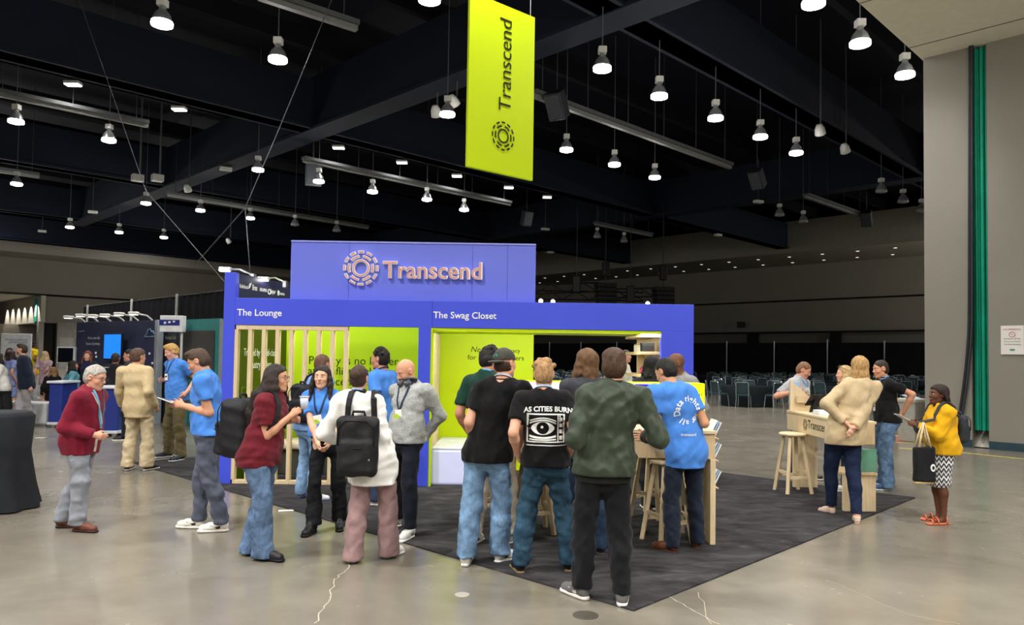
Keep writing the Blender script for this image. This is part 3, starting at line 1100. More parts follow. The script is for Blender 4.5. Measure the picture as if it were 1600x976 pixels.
def make_shoe(c, a, fd, sh):
    s = c['s']
    z1 = V3(0, 0, 1)
    ln = sh.get('len', 0.285) * s
    sd = np.cross(fd, z1)
    heel = a - fd * 0.055 * s
    heel[2] = 0
    h = sh.get('sole_h', 0.028)
    S = Field()
    w = sh.get('w', 0.044) * s
    p0, p1, p2 = heel + fd * 0.035, heel + fd * ln * 0.45, heel + fd * (ln - 0.045)
    cl = [(z1, h), (-z1, 0.0)]
    # a flat outline: big lateral radius squeezed in height by the clips
    for pa, pb, ra, rb in ((p0, p1, w * .82, w * .86), (p1, p2, w * .9, w * 1.0)):
        S.cone(pa + z1 * h / 2, pb + z1 * h / 2, ra, rb, 0.01, clip=cl)
    kd = sh.get('kind', 'sneaker')
    U = Field()
    hb = 0.088 * s if kd != 'boot' else 0.13 * s
    if kd == 'heel':
        hb = 0.07
    U.cone(heel + fd * 0.04 + z1 * (h + 0.02), heel + fd * 0.048 + z1 * hb, w * .74, w * .74, 0.02)
    U.cone(heel + fd * 0.05 + z1 * (h + 0.03), heel + fd * ln * 0.55 + z1 * (h + 0.018), w * .8, w * .82, 0.03)
    U.cone(heel + fd * ln * 0.5 + z1 * (h + 0.016), heel + fd * (ln - 0.052) + z1 * (h + 0.006), w * .86, w * .86, 0.03)
    U.cone(a + z1 * (0.012 if kd != 'boot' else 0.07), heel + fd * ln * 0.6 + z1 * (h + 0.03), 0.045 * s, w * .5, 0.03)
    U.plane(-z1, -h * 0.8)
    U.plane(z1, hb if kd != 'heel' else 0.075)
    if kd == 'heel':
        U.cone(a - fd * 0.02 + z1 * 0.03, a + fd * 0.055 + z1 * 0.03, 0.032, 0.03, 0.01, op='s')
    q = min(0.009, c['q'] * .8)
    up = field_obj('shoe', U, q, sh['mat'], c['root'])
    field_obj('sole', S, q * 1.4, sh['sole'], up)
    if sh.get('stripe') is not None:
        bv = bvh_of(up)
        for side in (-1, 1):
            o = heel + fd * ln * 0.42 + z1 * (h + 0.022)
            project([(-.045, -.014), (-.015, -.016), (.045, .014), (.03, .018), (-.005, .002), (-.05, .012)], [(0, 1, 4, 5), (1, 2, 3, 4)], 'stripe', bv, up, sh['stripe'], o, fd, z1, sd * side, 0.003, 0.2)
    if sh.get('lace') is not None:
        bv = bvh_of(up)
        for i in range(4):
            o = heel + fd * (ln * 0.45 + i * 0.018)
            pr = [(-.022, -.003), (0, -.003), (.022, -.003), (.022, .003), (0, .003), (-.022, .003)]
            project(pr, [(0, 1, 4, 5), (1, 2, 3, 4)], 'lace', bv, up, sh['lace'], o, sd, fd, z1, 0.003, 0.3)

def make_lanyard(c, L):
    """a flat ribbon round the neck, down the chest to a badge"""
    s, N, fS, latS, sp = c['s'], c['N'], c['fS'], c['latS'], c['sp']
    nu = unit(c['C'] - N)
    bv = bvh_of(c['top'])
    m = mat(L.get('col', '4f8fc0'), 0.6, 0.2, var=0.25, vs=60)
    pts = []
    for t in np.linspace(-0.15, math.pi + 0.15, 13):
        pts.append(N + nu * (0.032 + 0.03 * math.sin(t)) * s + (latS * math.cos(t) - fS * math.sin(t) * 1.0) * 0.072 * s)
    drop = L.get('drop', 0.36)
    mid = sp(0.9)
    side = {}
    for sd in (-1, 1):
        row = []
        for i in range(7):
            f = i / 6
            o = N + V3(0, 0, 0.01 - f * drop) + latS * sd * (0.062 * (1 - f) ** 0.8 + 0.008 * s)
            h = bv.ray_cast(Vector(o + fS * 0.7), Vector(-fS))
            p = np.array(h[0]) if h[0] is not None else o + fS * 0.1
            row.append(p + fS * 0.006)
        side[sd] = row
    full = side[1][::-1] + pts + side[-1]
    rb = MB()
    vs, fs = [], []
    for i, p in enumerate(full):
        d = unit(full[min(i + 1, len(full) - 1)] - full[max(i - 1, 0)])
        ctr = sp(0.85) * (1 if p[2] < N[2] else 0) + N * (0 if p[2] < N[2] else 1)
        o = p - ctr
        o = unit(o - d * (o @ d))
        w = np.cross(d, o) * 0.0085
        for k, t in ((w, .0), (-w, .0), (-w, .003), (w, .003)):
            vs.append(p + k + o * t)
    for i in range(len(full) - 1):
        b = i * 4
        for k in range(4):
            fs.append((b + k, b + (k + 1) % 4, b + 4 + (k + 1) % 4, b + 4 + k))
    rb.add(vs, fs)
    lo = obj('lanyard', rb, m, c['root'], False, False)
    if L.get('badge', True):
        p = (side[1][-1] + side[-1][-1]) / 2 + fS * 0.006
        M = Matrix(((*latS, 0), (*fS, 0), (0, 0, 1, 0), (0, 0, 0, 1))).to_3x3().transposed().to_4x4()
        tl = Matrix.Rotation(math.radians(L.get('tilt', 8)), 4, 'Y')
        M.translation = Vector(p - V3(0, 0, 0.055))
        mb = MB().bbox((0, 0, 0), (0.078, 0.004, 0.105), 0.0015, M=M @ tl)
        bo = obj('badge', mb, mat('f2f2ef', 0.35, 0.4, var=0.03), lo, False, False)
        if L.get('sticker'):
            st = MB().lathe([(0.036, 0), (0.036, 0.002)], n=20, M=M @ tl @ Matrix.Translation((0.026, 0.003, -0.02)) @ Matrix.Rotation(-math.pi / 2, 4, 'X'))
            obj('badge_sticker', st, mat('b6d43a', 0.5, 0.3, var=0.1), lo, False, False)
        else:
            st = MB().box((0, 0, 0), (0.05, 0.002, 0.02), M=M @ tl @ Matrix.Translation((0, 0.0025, 0.01)))
            obj('badge_print', st, mat('33414f', 0.5, 0.3, var=0.1), lo, False, False)

# ------------------------------------------------------------------ the hall (its walls and girders run at 45 degrees to the view)
DA = Vector((-1, 1, 0)).normalized()      # recedes to the left
DB = Vector((1, 1, 0)).normalized()       # recedes to the right
BLACK = mat('070b18', 0.7, 0.2, var=0.1)
def floor_mat():
    m, t = newmat('polished_concrete')
    v = t.coord('Object')
    n1 = t.noise(0.55, 5, 0.6, v, 0.8)
    n2 = t.noise(5, 5, 0.65, v, 0.3)
    n2.inputs['Scale'].default_value = 2.2
    f = t.math('ADD', t.math('MULTIPLY', n1.outputs[0], 0.7), t.math('MULTIPLY', n2.outputs[0], 0.3))
    t.base(t.ramp(f, [(0.3, rgb('6b655b')), (0.5, rgb('787267')), (0.7, rgb('868073'))]))
    r = t.ramp(n2.outputs[0], [(0.3, (0.19, 0.19, 0.19, 1)), (0.7, (0.28, 0.28, 0.28, 1))])
    t.t.links.new(r, t.bs.inputs['Roughness'])
    t.bs.inputs['Specular IOR Level'].default_value = 0.55
    n3 = t.noise(1.6, 3, 0.5, v)
    t.bump(n3.outputs[0], 0.015, 0.05)
    return m
fb = MB().box((0, 32, -0.1), (170, 170, 0.2), math.pi / 4)
floor = struct('floor', fb, floor_mat())
# floor cracks and joints
def crack(pts, w=0.006):
    mb = MB()
    q = [onz(*p) for p in pts]
    rnd = random.Random(len(pts) + int(pts[0][0]))
    fine = []
    for a, b in zip(q, q[1:]):
        for i in range(6):
            p = a.lerp(b, i / 6)
            fine.append(p + Vector((rnd.uniform(-1, 1) * .018, rnd.uniform(-1, 1) * .018, 0)))
    fine.append(q[-1])
    for a, b in zip(fine, fine[1:]):
        d = (b - a).normalized()
        s = Vector((-d.y, d.x, 0)) * w / 2
        mb.quad(a - s + Vector((0, 0, .0015)), a + s + Vector((0, 0, .0015)), b + s + Vector((0, 0, .0015)), b - s + Vector((0, 0, .0015)))
    return struct('floor_crack', mb, mat('b3aa97', 0.8, 0.2, var=0.3, vs=20), floor)
crack([(492, 975), (512, 940), (525, 905), (545, 885), (556, 862)], 0.009)
crack([(1044, 930), (1085, 955), (1125, 975)], 0.007)
crack([(1090, 925), (1112, 975)], 0.005)
crack([(1290, 905), (1420, 960), (1500, 975)], 0.004)
for px, py, r in ((915, 961, .085), (722, 929, .055), (440, 729, .12), (372, 760, .1)):
    p = onz(px, py)
    mb = MB().lathe([(r, 0), (r, 0.004), (r * .9, 0.006), (0.0001, 0.006)], p, 20)
    struct('floor_cap', mb, mat('5c5850' if px != 722 else 'b9b4a6', 0.4, 0.5, metal=0.4), floor)
# black carpet laid square to the hall under the booth
c0, c1, c3 = onz(990, 955), onz(1430, 778), onz(207, 723)
c2 = c1 + (c3 - c0)
m, t = newmat('carpet_pile')
v = t.coord('Object')
n = t.noise(3.2, 4, 0.6, t.coord('Object', (1, 2.2, 1)), 0.6)
t.base(t.ramp(n.outputs[0], [(0.3, rgb('2d2c2f')), (0.6, rgb('444244')), (0.75, rgb('575558'))]))
t.bs.inputs['Roughness'].default_value = 1.0
t.bs.inputs['Specular IOR Level'].default_value = 0.05
t.bump(t.noise(220, 2, 0.7, v).outputs[0], 0.5, 0.01)
cb = MB()
CZ = 0.012
cv = [c0, c1, c2, c3]
cb.add(cv + [p + Vector((0, 0, CZ)) for p in cv], [(3, 2, 1, 0), (4, 5, 6, 7), (0, 1, 5, 4), (1, 2, 6, 5), (2, 3, 7, 6), (3, 0, 4, 7)])
carpet = tag(obj('carpet', cb, m), 'large black booth carpet laid on the polished concrete floor', 'carpet')

# far walls and their soffits
WALL = mat('8d887e', 0.85, 0.2, var=0.05, vs=0.4)
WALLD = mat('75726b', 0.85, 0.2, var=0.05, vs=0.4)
TRIMD = mat('1b1b1c', 0.8, 0.2)
ZS = 10.3
def on_line(px, p0, d):
    """the point of the vertical plane through p0 along d that shows at picture column px (near the horizon)"""
    q = ray(px, 560)
    q = Vector((q.x, q.y, 0))
    # p0 + t d = s q
    den = d.x * q.y - d.y * q.x
    tt = (p0.y * q.x - p0.x * q.y) / den
    return p0 + d * tt
wl0 = at(0, 545, 69.7); wl0.z = 0
wr0 = at(1443, 566, 60.0); wr0.z = 0
corner = on_line(800, wl0, DB)
den = DB.x * DA.y - DB.y * DA.x
tt = ((wr0.x - wl0.x) * DA.y - (wr0.y - wl0.y) * DA.x) / den
corner = wl0 + DB * tt
def wall_strip(a, b, z0, z1, th=0.4, out=None):
    a, b = Vector(a), Vector(b)
    d = (b - a).normalized()
    n = Vector((d.y, -d.x, 0))
    if n.y > 0:
        n = -n
    mb = MB()
    p = [a, b, b - n * th, a - n * th]
    return mb.add([q + Vector((0, 0, z0)) for q in p] + [q + Vector((0, 0, z1)) for q in p], [(3, 2, 1, 0), (4, 5, 6, 7), (0, 1, 5, 4), (1, 2, 6, 5), (2, 3, 7, 6), (3, 0, 4, 7)])
lw60 = on_line(61, wl0, DB)
# left wall: a tall upper wall over a lower wall that starts at the lobby corner
wallL = struct('wall_left', wall_strip(wl0 - DB * 30, corner, 7.05, 14), WALL)
struct('wall_left_lower', wall_strip(lw60 - Vector((.3, -.3, 0)), corner, 4.3, 6.9), WALL)
struct('trim_1', wall_strip(wl0 - DB * 30 + DA * .3, corner + DA * .3, 6.88, 7.07), TRIMD)
lobby_n = DA
struct('wall_lobby', wall_strip(lw60, lw60 + DA * 26, 4.3, 6.9), mat('c9c2b4', 0.85, 0.2, var=0.03))
struct('wall_lobby_back', wall_strip(lw60 + DA * 9 - DB * 40, lw60 + DA * 9 + DB * 4, 0, 4.3), mat('b5ada0', 0.85, 0.2, var=0.05))
struct('ceiling_lobby', MB().add([lw60 + Vector((0, 0, 6.95)), lw60 - DB * 60 + Vector((0, 0, 6.95)), lw60 - DB * 60 + DA * 30 + Vector((0, 0, 6.95)), lw60 + DA * 30 + Vector((0, 0, 6.95))], [(0, 1, 2, 3)]), mat('d8d2c6', 0.9, 0.2))
def lw(px): return on_line(px, wl0, DB)
struct('column_1', wall_strip(lw(59), lw(67), 0, 4.4, 0.8), mat('9c978e', 0.7, 0.3))
struct('column_2', wall_strip(lw(88), lw(118), 0, 4.4, 0.6), mat('8a877f', 0.8, 0.2))
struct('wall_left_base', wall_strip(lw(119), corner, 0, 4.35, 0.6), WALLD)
dd = struct('door_opening_shade', wall_strip(lw(67) + DA * .5, lw(88) + DA * .5, 0, 4.3, 0.1), mat('15140f', 0.7, 0.2))  # near-black sheet painted as the darkness inside the door opening
struct('door_2', wall_strip(lw(92) - DA * .02, lw(114) - DA * .02, 0, 2.9, 0.06), mat('a09d96', 0.7, 0.2))
# right wall, darker end of the hall
rwA = lambda px: on_line(px, wr0, DA)
Rr = rwA(1480) - DA * 6
struct('wall_right', wall_strip(Rr, corner, 7.2, 14), WALL)
struct('wall_right_middle', wall_strip(Rr + DB * .15, corner + DB * .15, 4.3, 7.05), WALL)
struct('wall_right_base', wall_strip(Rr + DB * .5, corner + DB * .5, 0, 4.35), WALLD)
struct('trim_2', wall_strip(Rr + DB * .25, corner + DB * .25, 7.03, 7.22), TRIMD)
for i, (a, b) in enumerate(((1168, 1183), (1297, 1313))):
    struct('column_%d' % (i + 3), wall_strip(rwA(b) - DB * .1, rwA(a) - DB * .1, 0, 4.32, 0.4), mat('1d1c1b', 0.8, 0.2))
struct('trim_3', wall_strip(Rr - DB * .02, corner - DB * .02, 4.24, 4.36), TRIMD)
# the horizontal soffits along the walls, with small downlights
sof = mat('9a968c', 0.85, 0.2, var=0.06)
def soffit(name, a, b, inward, depth):
    z = Vector((0, 0, ZS))
    mb = MB()
    q = [a + z, b + z, b + inward * depth + z, a + inward * depth + z]
    mb.add(q + [p + Vector((0, 0, 2.5)) for p in q], [(0, 1, 2, 3), (7, 6, 5, 4), (2, 3, 7, 6), (0, 1, 5, 4), (1, 2, 6, 5), (3, 0, 4, 7)])
    return struct(name, mb, sof)
sR_ = soffit('ceiling_soffit_right', Rr, corner, -DB, 8.0)
sL_ = soffit('ceiling_soffit_left', wl0 - DB * 30, corner, -DA, 5.0)
DL = mat('ffffff', 0.4, 0.3, var=0, emit=0.7)
dlm = MB()
for i in range(26):
    for j, off in enumerate((2.0, 5.6)):
        p = Rr.lerp(corner, (i + .4 + .5 * j) / 26) - DB * off
        struct('soffit_downlight', MB().lathe([(.001, 0), (.11, 0), (.14, .02)], (p.x, p.y, ZS - .02), 8), DL, sR_)
# ceiling and the girder grid
struct('ceiling', MB().box((0, 32, 14.1), (170, 170, 0.2), math.pi / 4), BLACK)
for nm, a, b in (('wall_back', (-85, -30), (85, -30)), ('wall_side', (50, -30), (50, 60)), ('wall_far_left', (-85, -30), (-85, 60))):
    struct(nm, wall_strip((*a, 0), (*b, 0), 0, 14, 0.3), mat('6b6862', 0.85, 0.2))
ZG = 10.6
g1, g2, g4 = onz(1007, 50, ZG), onz(492, 217, ZG), onz(100, 342, ZG)
G2 = onz(985, 345, ZG)
bL1 = (g1.dot(DB) + g2.dot(DB) + g4.dot(DB)) / 3
bL2 = G2.dot(DB)
aS = (g4.dot(DA) - g1.dot(DA)) / 3
a1 = g1.dot(DA)
GIRD = mat('151c2c', 0.75, 0.25, var=0.12, vs=0.5)
def girder(p, d, L0, L1, w=0.75, h=2.2, z=ZG):
    a, b = p + d * L0, p + d * L1
    a = Vector((a.x, a.y, z + h / 2)); b = Vector((b.x, b.y, z + h / 2))
    mb = MB().beam(a, b, w, h)
    mb.beam(a + Vector((0, 0, -h / 2 + .06)), b + Vector((0, 0, -h / 2 + .06)), w + .25, .12)
    return struct('beam', mb, GIRD)
for k in range(-1, 3):
    girder(DB * (bL1 + k * (bL2 - bL1)), DA, -50, 60)
for k in range(-1, 7):
    girder(DA * (a1 + aS * k), DB, -30, 85, 0.72, 2.0, ZG + .04)
# light roof joists far up between the girders
for k in range(-4, 22):
    struct('beam', MB().beam(DA * (a1 + aS * (k / 3.0 + .17)) + DB * -20 + Vector((0, 0, 13.2)), DA * (a1 + aS * (k / 3.0 + .17)) + DB * 80 + Vector((0, 0, 13.2)), .25, .7), mat('0c0e14', 0.8, 0.2))

# near wall on the right: two wall faces with a slot for a green curtain, and the white soffit over its end
pw0 = onz(1600, 706)
pwl = lambda px: on_line(px, pw0, DA)
e0, e1, e2 = pwl(1445), pwl(1518.5), pwl(1544.5)
zso = CAM_H + (566.6 - 85) / CAM_F * e0.y
NW = mat('918d85', 0.7, 0.3, var=0.04, vs=0.7, bump=0.05, bs=6)
def slab(a, b, z0, z1, th, m, name, parent=None):
    d = (b - a).normalized()
    n = Vector((-d.y, d.x, 0))
    if n.y < 0:
        n = -n
    q = [a, b, b + n * th, a + n * th]
    mb = MB().add([p + Vector((0, 0, z0)) for p in q] + [p + Vector((0, 0, z1)) for p in q], [(3, 2, 1, 0), (4, 5, 6, 7), (0, 1, 5, 4), (1, 2, 6, 5), (2, 3, 7, 6), (3, 0, 4, 7)])
    return struct(name, mb, m, parent)
nwa = slab(e0, e1, 0, zso, 0.9, NW, 'wall_pocket')
nwb = slab(e2, e2 - DA * 9, 0, zso, 0.9, NW, 'wall_pocket_near')
slab(e1 + DB * .85, e2 + DB * .85, 0, zso, 0.05, mat('3c3d3b', 0.8, 0.2), 'wall_pocket_slot')
soc = on_line(1442, e0, DA)
so = MB()
q0 = Vector((soc.x, soc.y, zso))
so.add([q0 + DB * 9, q0 - DB * 26, q0 - DB * 26 - DA * 26, q0 + DB * 9 - DA * 26], [(0, 1, 2, 3)])
so.add([q0 + DB * 9, q0 - DB * 26, q0 - DB * 26 + Vector((0, 0, 4)), q0 + DB * 9 + Vector((0, 0, 4))], [(0, 1, 2, 3)])
scl = struct('ceiling_soffit_near', so, mat('f4efe4', 0.85, 0.2, var=0.03))
for k in (2.2, 4.9):
    a = q0 + DB * (1.4 - k)
    struct('soffit_joint', MB().beam(a - Vector((0, 0, .004)), a - DA * 9 - Vector((0, 0, .004)), .018, .012), mat('6f6a62'), scl)
tb = mat('2f4650', 0.6, 0.3)
slab(e1 - DB * .012 - DA * 0.0 + DA * .55, e1 - DB * .012, 0, 0.16, 0.02, tb, 'baseboard_left')
slab(e2 - DB * .012, e2 - DA * 9 - DB * .012, 0, 0.16, 0.02, tb, 'baseboard_right')
# the green curtain in the slot: pleats as geometry
gc = MB()
W = (e2 - e1).length
n = 28
for i in range(n + 1):
    f = i / n
    off = .30 + .05 * math.sin(f * 17) + .03 * math.sin(f * 41)
    p = e1.lerp(e2, .12 + .86 * f) + DB * (off - .25)
    gc.v += [(p.x, p.y, 0.36), (p.x, p.y, zso - .05)]
gc.f += [(2 * i, 2 * i + 2, 2 * i + 3, 2 * i + 1) for i in range(n)]
ct = obj('curtain', gc, mat('12a184', 0.55, 0.35, var=0.12, vs=3), smooth=True)
tag(ct, 'tall green curtain panel hanging in the slot of the grey wall', 'curtain')
st = MB()
p = e1.lerp(e2, .52)
st.add([p - DA * -.16 + DB * .1 + Vector((0, 0, .02)), p - DA * .2 + DB * .1 + Vector((0, 0, .02)), p - DA * .2 + DB * .42 + Vector((0, 0, .36)), p - DA * -.16 + DB * .42 + Vector((0, 0, .36))], [(0, 1, 2, 3)])
struct('trim_4', st, mat('b5b2aa', 0.5, 0.4, metal=0.3))
# hanging cables beside the curtain
cabs = thing('cable_bundle', 'two thick black cables hanging down the grey wall beside the green curtain', 'cable', tuple(pwl(1490)))
for k, (xt, xm, xb) in enumerate(((1521, 1514, 1491), (1524, 1519, 1495))):
    pts = []
    for i in range(25):
        y = 14 + (693 - 14) * i / 24
        f = max(0, (y - 500) / 193)
        x = xt + (xm - xt) * i / 24 - (xm - xb) * f ** 1.6
        b = pwl(x) - DB * (.05 if x < 1512 else .06)
        d = b.y
        pts.append((b.x, b.y, at(x, y, d).z))
    pts[-1] = (pts[-1][0], pts[-1][1], 0.03)
    obj('cable', MB().tube(pts, .028, 8), mat('33353a' if k else '24262a', 0.5, 0.4), cabs, True)
# the curtain's cross rod
struct('trim_5', MB().beam(e1 + Vector((0, 0, at(1518, 8, e1.y).z)), e2 + Vector((0, 0, at(1530, 4, e2.y).z)), .05), mat('d8d8d4'))
# no smoking notice
sg0 = pwl(1564.5); sg1 = pwl(1600.5)
sy = lambda y: at(1580, y, pwl(1580).y).z
sgc = (sg0 + sg1) / 2 - DB * .02
sgn = thing('no_smoking_sign', 'white no smoking notice with red ring on the grey wall by the curtain', 'sign', (sgc.x, sgc.y, sy(531)))
Wn, Hn = (sg1 - sg0).length, sy(508) - sy(553)
Mn = Matrix(((*(-DA), 0), (0, 0, 1, 0), (*(-DB), 0), (0, 0, 0, 1))).to_3x3().transposed().to_4x4()
Mn.translation = Vector((sgc.x, sgc.y, sy(531)))
obj('panel', MB().box((0, 0, 0), (Wn, Hn, .012), M=Mn), mat('f1efec', 0.4, 0.4, var=0.02), sgn)
def flat_text(s, width, M, m, parent, name='lettering', h=0.0, **kw):
    vs, fs = fit_text(s, width, **kw)
    cx = (max(v.x for v in vs) + min(v.x for v in vs)) / 2
    off = -cx if kw.get('align') == 'CENTER' else -min(v.x for v in vs)
    mb = MB().add([M @ Vector((v.x + off, v.y, v.z + h)) for v in vs], fs)
    return obj(name, mb, m, parent)
Tn = lambda x, y: Mn @ Matrix.Translation((x, y, .009))
flat_text('NO SMOKING', Wn * .78, Tn(0, Hn * .34), mat('c8323a', 0.5), sgn, align='CENTER')
for i, s_ in enumerate(('All Areas Of The', 'Convention Center', 'Are Non-Smoking')):
    flat_text(s_, Wn * .74, Tn(0, Hn * (.02 - i * .095)), mat('3a3a3a', 0.5), sgn, align='CENTER')
rg = MB()
arcs(rg, Wn * .13, Wn * .022, 1, 0, Tn(0, Hn * .19), 0.002)
rg.beam(Tn(0, Hn * .19) @ Vector((-Wn * .09, Wn * .09, .001)), Tn(0, Hn * .19) @ Vector((Wn * .09, -Wn * .09, .001)), Wn * .022, .002)
obj('ring_mark', rg, mat('c8323a', 0.5), sgn)
obj('footer_mark', MB().box((0, 0, 0), (Wn * .22, Hn * .06, .002), M=Tn(0, -Hn * .34)), mat('4aa08a', 0.5), sgn)
# outlet low on the wall
po = pwl(1502) - DB * .012
ol = thing('wall_outlet', 'white power outlet low on the grey wall beside the cables', 'outlet', (po.x, po.y, at(1502, 669, po.y).z))
Mo = Mn.copy(); Mo.translation = ol.location
obj('plate', MB().bbox((0, 0, 0), (.10, .13, .012), .003, M=Mo), mat('e8e6e0', 0.4), ol)
obj('socket', MB().box((0, .0, .007), (.04, .08, .006), M=Mo), mat('c9c7c0', 0.4), ol)
# yellow floor line and the red floor patch by the wall
def floor_strip(pts, w, m, name):
    mb = MB()
    q = [onz(*p) for p in pts]
    for a, b in zip(q, q[1:]):
        d = (b - a).normalized(); s = Vector((-d.y, d.x, 0)) * w / 2
        mb.quad(*(x + Vector((0, 0, .003)) for x in (a - s, a + s, b + s, b - s)))
    return struct(name, mb, m)
floor_strip([(1405, 700), (1493, 706), (1600, 717)], .075, mat('d9c64a', 0.6), 'trim_6')
rp = MB()
rp.add([onz(*p) + Vector((0, 0, .004)) for p in ((1400, 690), (1440, 690), (1440, 679), (1400, 681))], [(0, 1, 2, 3)])
struct('trim_7', rp, mat('9a4a44', 0.7))
floor_strip([(1400, 681), (1435, 676)], .10, mat('d9c64a', 0.6), 'trim_8')
floor_strip([(1400, 691), (1440, 692)], .06, mat('d9c64a', 0.6), 'trim_9')

# ------------------------------------------------------------------ pipe and drape
DRP = mat('242429', 0.95, 0.1, var=0.15, vs=2)
POLE = mat('b9bcc0', 0.35, 0.5, metal=0.7)
def drape(a, b, z1, label, step=.16, amp=.05, z0=.02):
    L = (b - a).length
    n = int(L / step)
    d = (b - a).normalized()
    nn = Vector((d.y, -d.x, 0))
    rnd = random.Random(int(L * 10))
    root = thing('drape', label, 'drape', tuple(a.lerp(b, .5)))
    mb = MB()
    for i in range(n + 1):
        p = a.lerp(b, i / n)
        o = amp * math.sin(i * 1.9) + rnd.uniform(-.5, .5) * amp
        mb.v += [(*(p + nn * o * .5).xy, z1), (*(p + nn * o).xy, (z1 + z0) / 2), (*(p + nn * o * 1.3).xy, z0)]
    for i in range(n):
        mb.f += [(3 * i + 1, 3 * i + 4, 3 * i + 3, 3 * i), (3 * i + 2, 3 * i + 5, 3 * i + 4, 3 * i + 1)]
    obj('cloth', mb, DRP, root, True)
    obj('rail', MB().tube([(*a.xy, z1), (*b.xy, z1)], .025, 6), mat('25262a'), root)
    return root
dl0, dl1 = at(128, 560, 33.2), at(372, 560, 22.6)
dl0.z = dl1.z = 0
drl = drape(dl0, dl1, 3.62, 'long black pleated drape behind the dark blue and teal stands')
ddl = (dl1 - dl0).normalized()
for px, top in ((139, 476), (208, 467), (279, 459)):
    p = on_line(px, dl0, ddl)
    p = p + Vector((ddl.y, -ddl.x, 0)) * .12
    obj('upright', MB().tube([(p.x, p.y, 0), (p.x, p.y, at(px, top, p.y).z)], .045, 8), mat('e4e4e2', 0.4), drl)
dr0 = at(1443, 566, 50.4); dr0.z = 0
dr1 = on_line(820, dr0, DA)
drr = drape(dr0 - DA * 4, dr1, 3.05, 'long black drape wall behind the rows of banquet chairs', .25, .07)
for px in (860, 909, 965, 1137, 1211, 1294, 1383):
    p = on_line(px, dr0, DA) - DB * .15
    obj('upright', MB().tube([(p.x, p.y, 0), (p.x, p.y, 3.2 if px != 1294 else 3.3)], .05, 8), POLE, drr)
# exit sign, unlit, on the dark wall
ex = rwA(1160) - DB * .3
exs = thing('exit_sign', 'small dark exit sign on the far wall above the black drape', 'sign', (ex.x, ex.y, at(1160, 507, ex.y).z))
Me = Matrix(((*(-DA), 0), (0, 0, 1, 0), (*(-DB), 0), (0, 0, 0, 1))).to_3x3().transposed().to_4x4()
Me.translation = exs.location
obj('housing', MB().bbox((0, 0, 0), (.8, .55, .1), .02, M=Me), mat('24221f', 0.6), exs)
flat_text('EXIT', .62, Me @ Matrix.Translation((0, -.17, .056)), mat('4a3a33', 0.6), exs, align='CENTER')

# ------------------------------------------------------------------ ceiling fittings
LENS = mat('fff8ea', 0.4, 0.3, var=0, emit=9.0)
LENS_OFF = mat('8d8f92', 0.3, 0.5, var=0)
def pendant_proto():
    r = thing('pendant_lamp', 'lamp', 'pendant lamp', (0, 0, 0))
    obj('stem', MB().tube([(0, 0, .60), (0, 0, 5.0)], .014, 5), mat('5b5e63', 0.5), r, world=False)
    obj('ballast_box', MB().bbox((0, 0, .52), (.21, .21, .17), .02), mat('d5d5d0', 0.4, 0.4), r, world=False)
    obj('reflector', MB().lathe([(.235, .0), (.225, .10), (.17, .26), (.10, .34), (.06, .42), (.06, .45)], n=18), mat('a9acb0', 0.25, 0.5, metal=0.6), r, True, False)
    obj('lens', MB().lathe([(.001, -.045), (.12, -.035), (.232, .0), (.236, .05), (.2295, .09)], n=18), LENS, r, True, False)
    return r
PP = pendant_proto()
PP_used = False
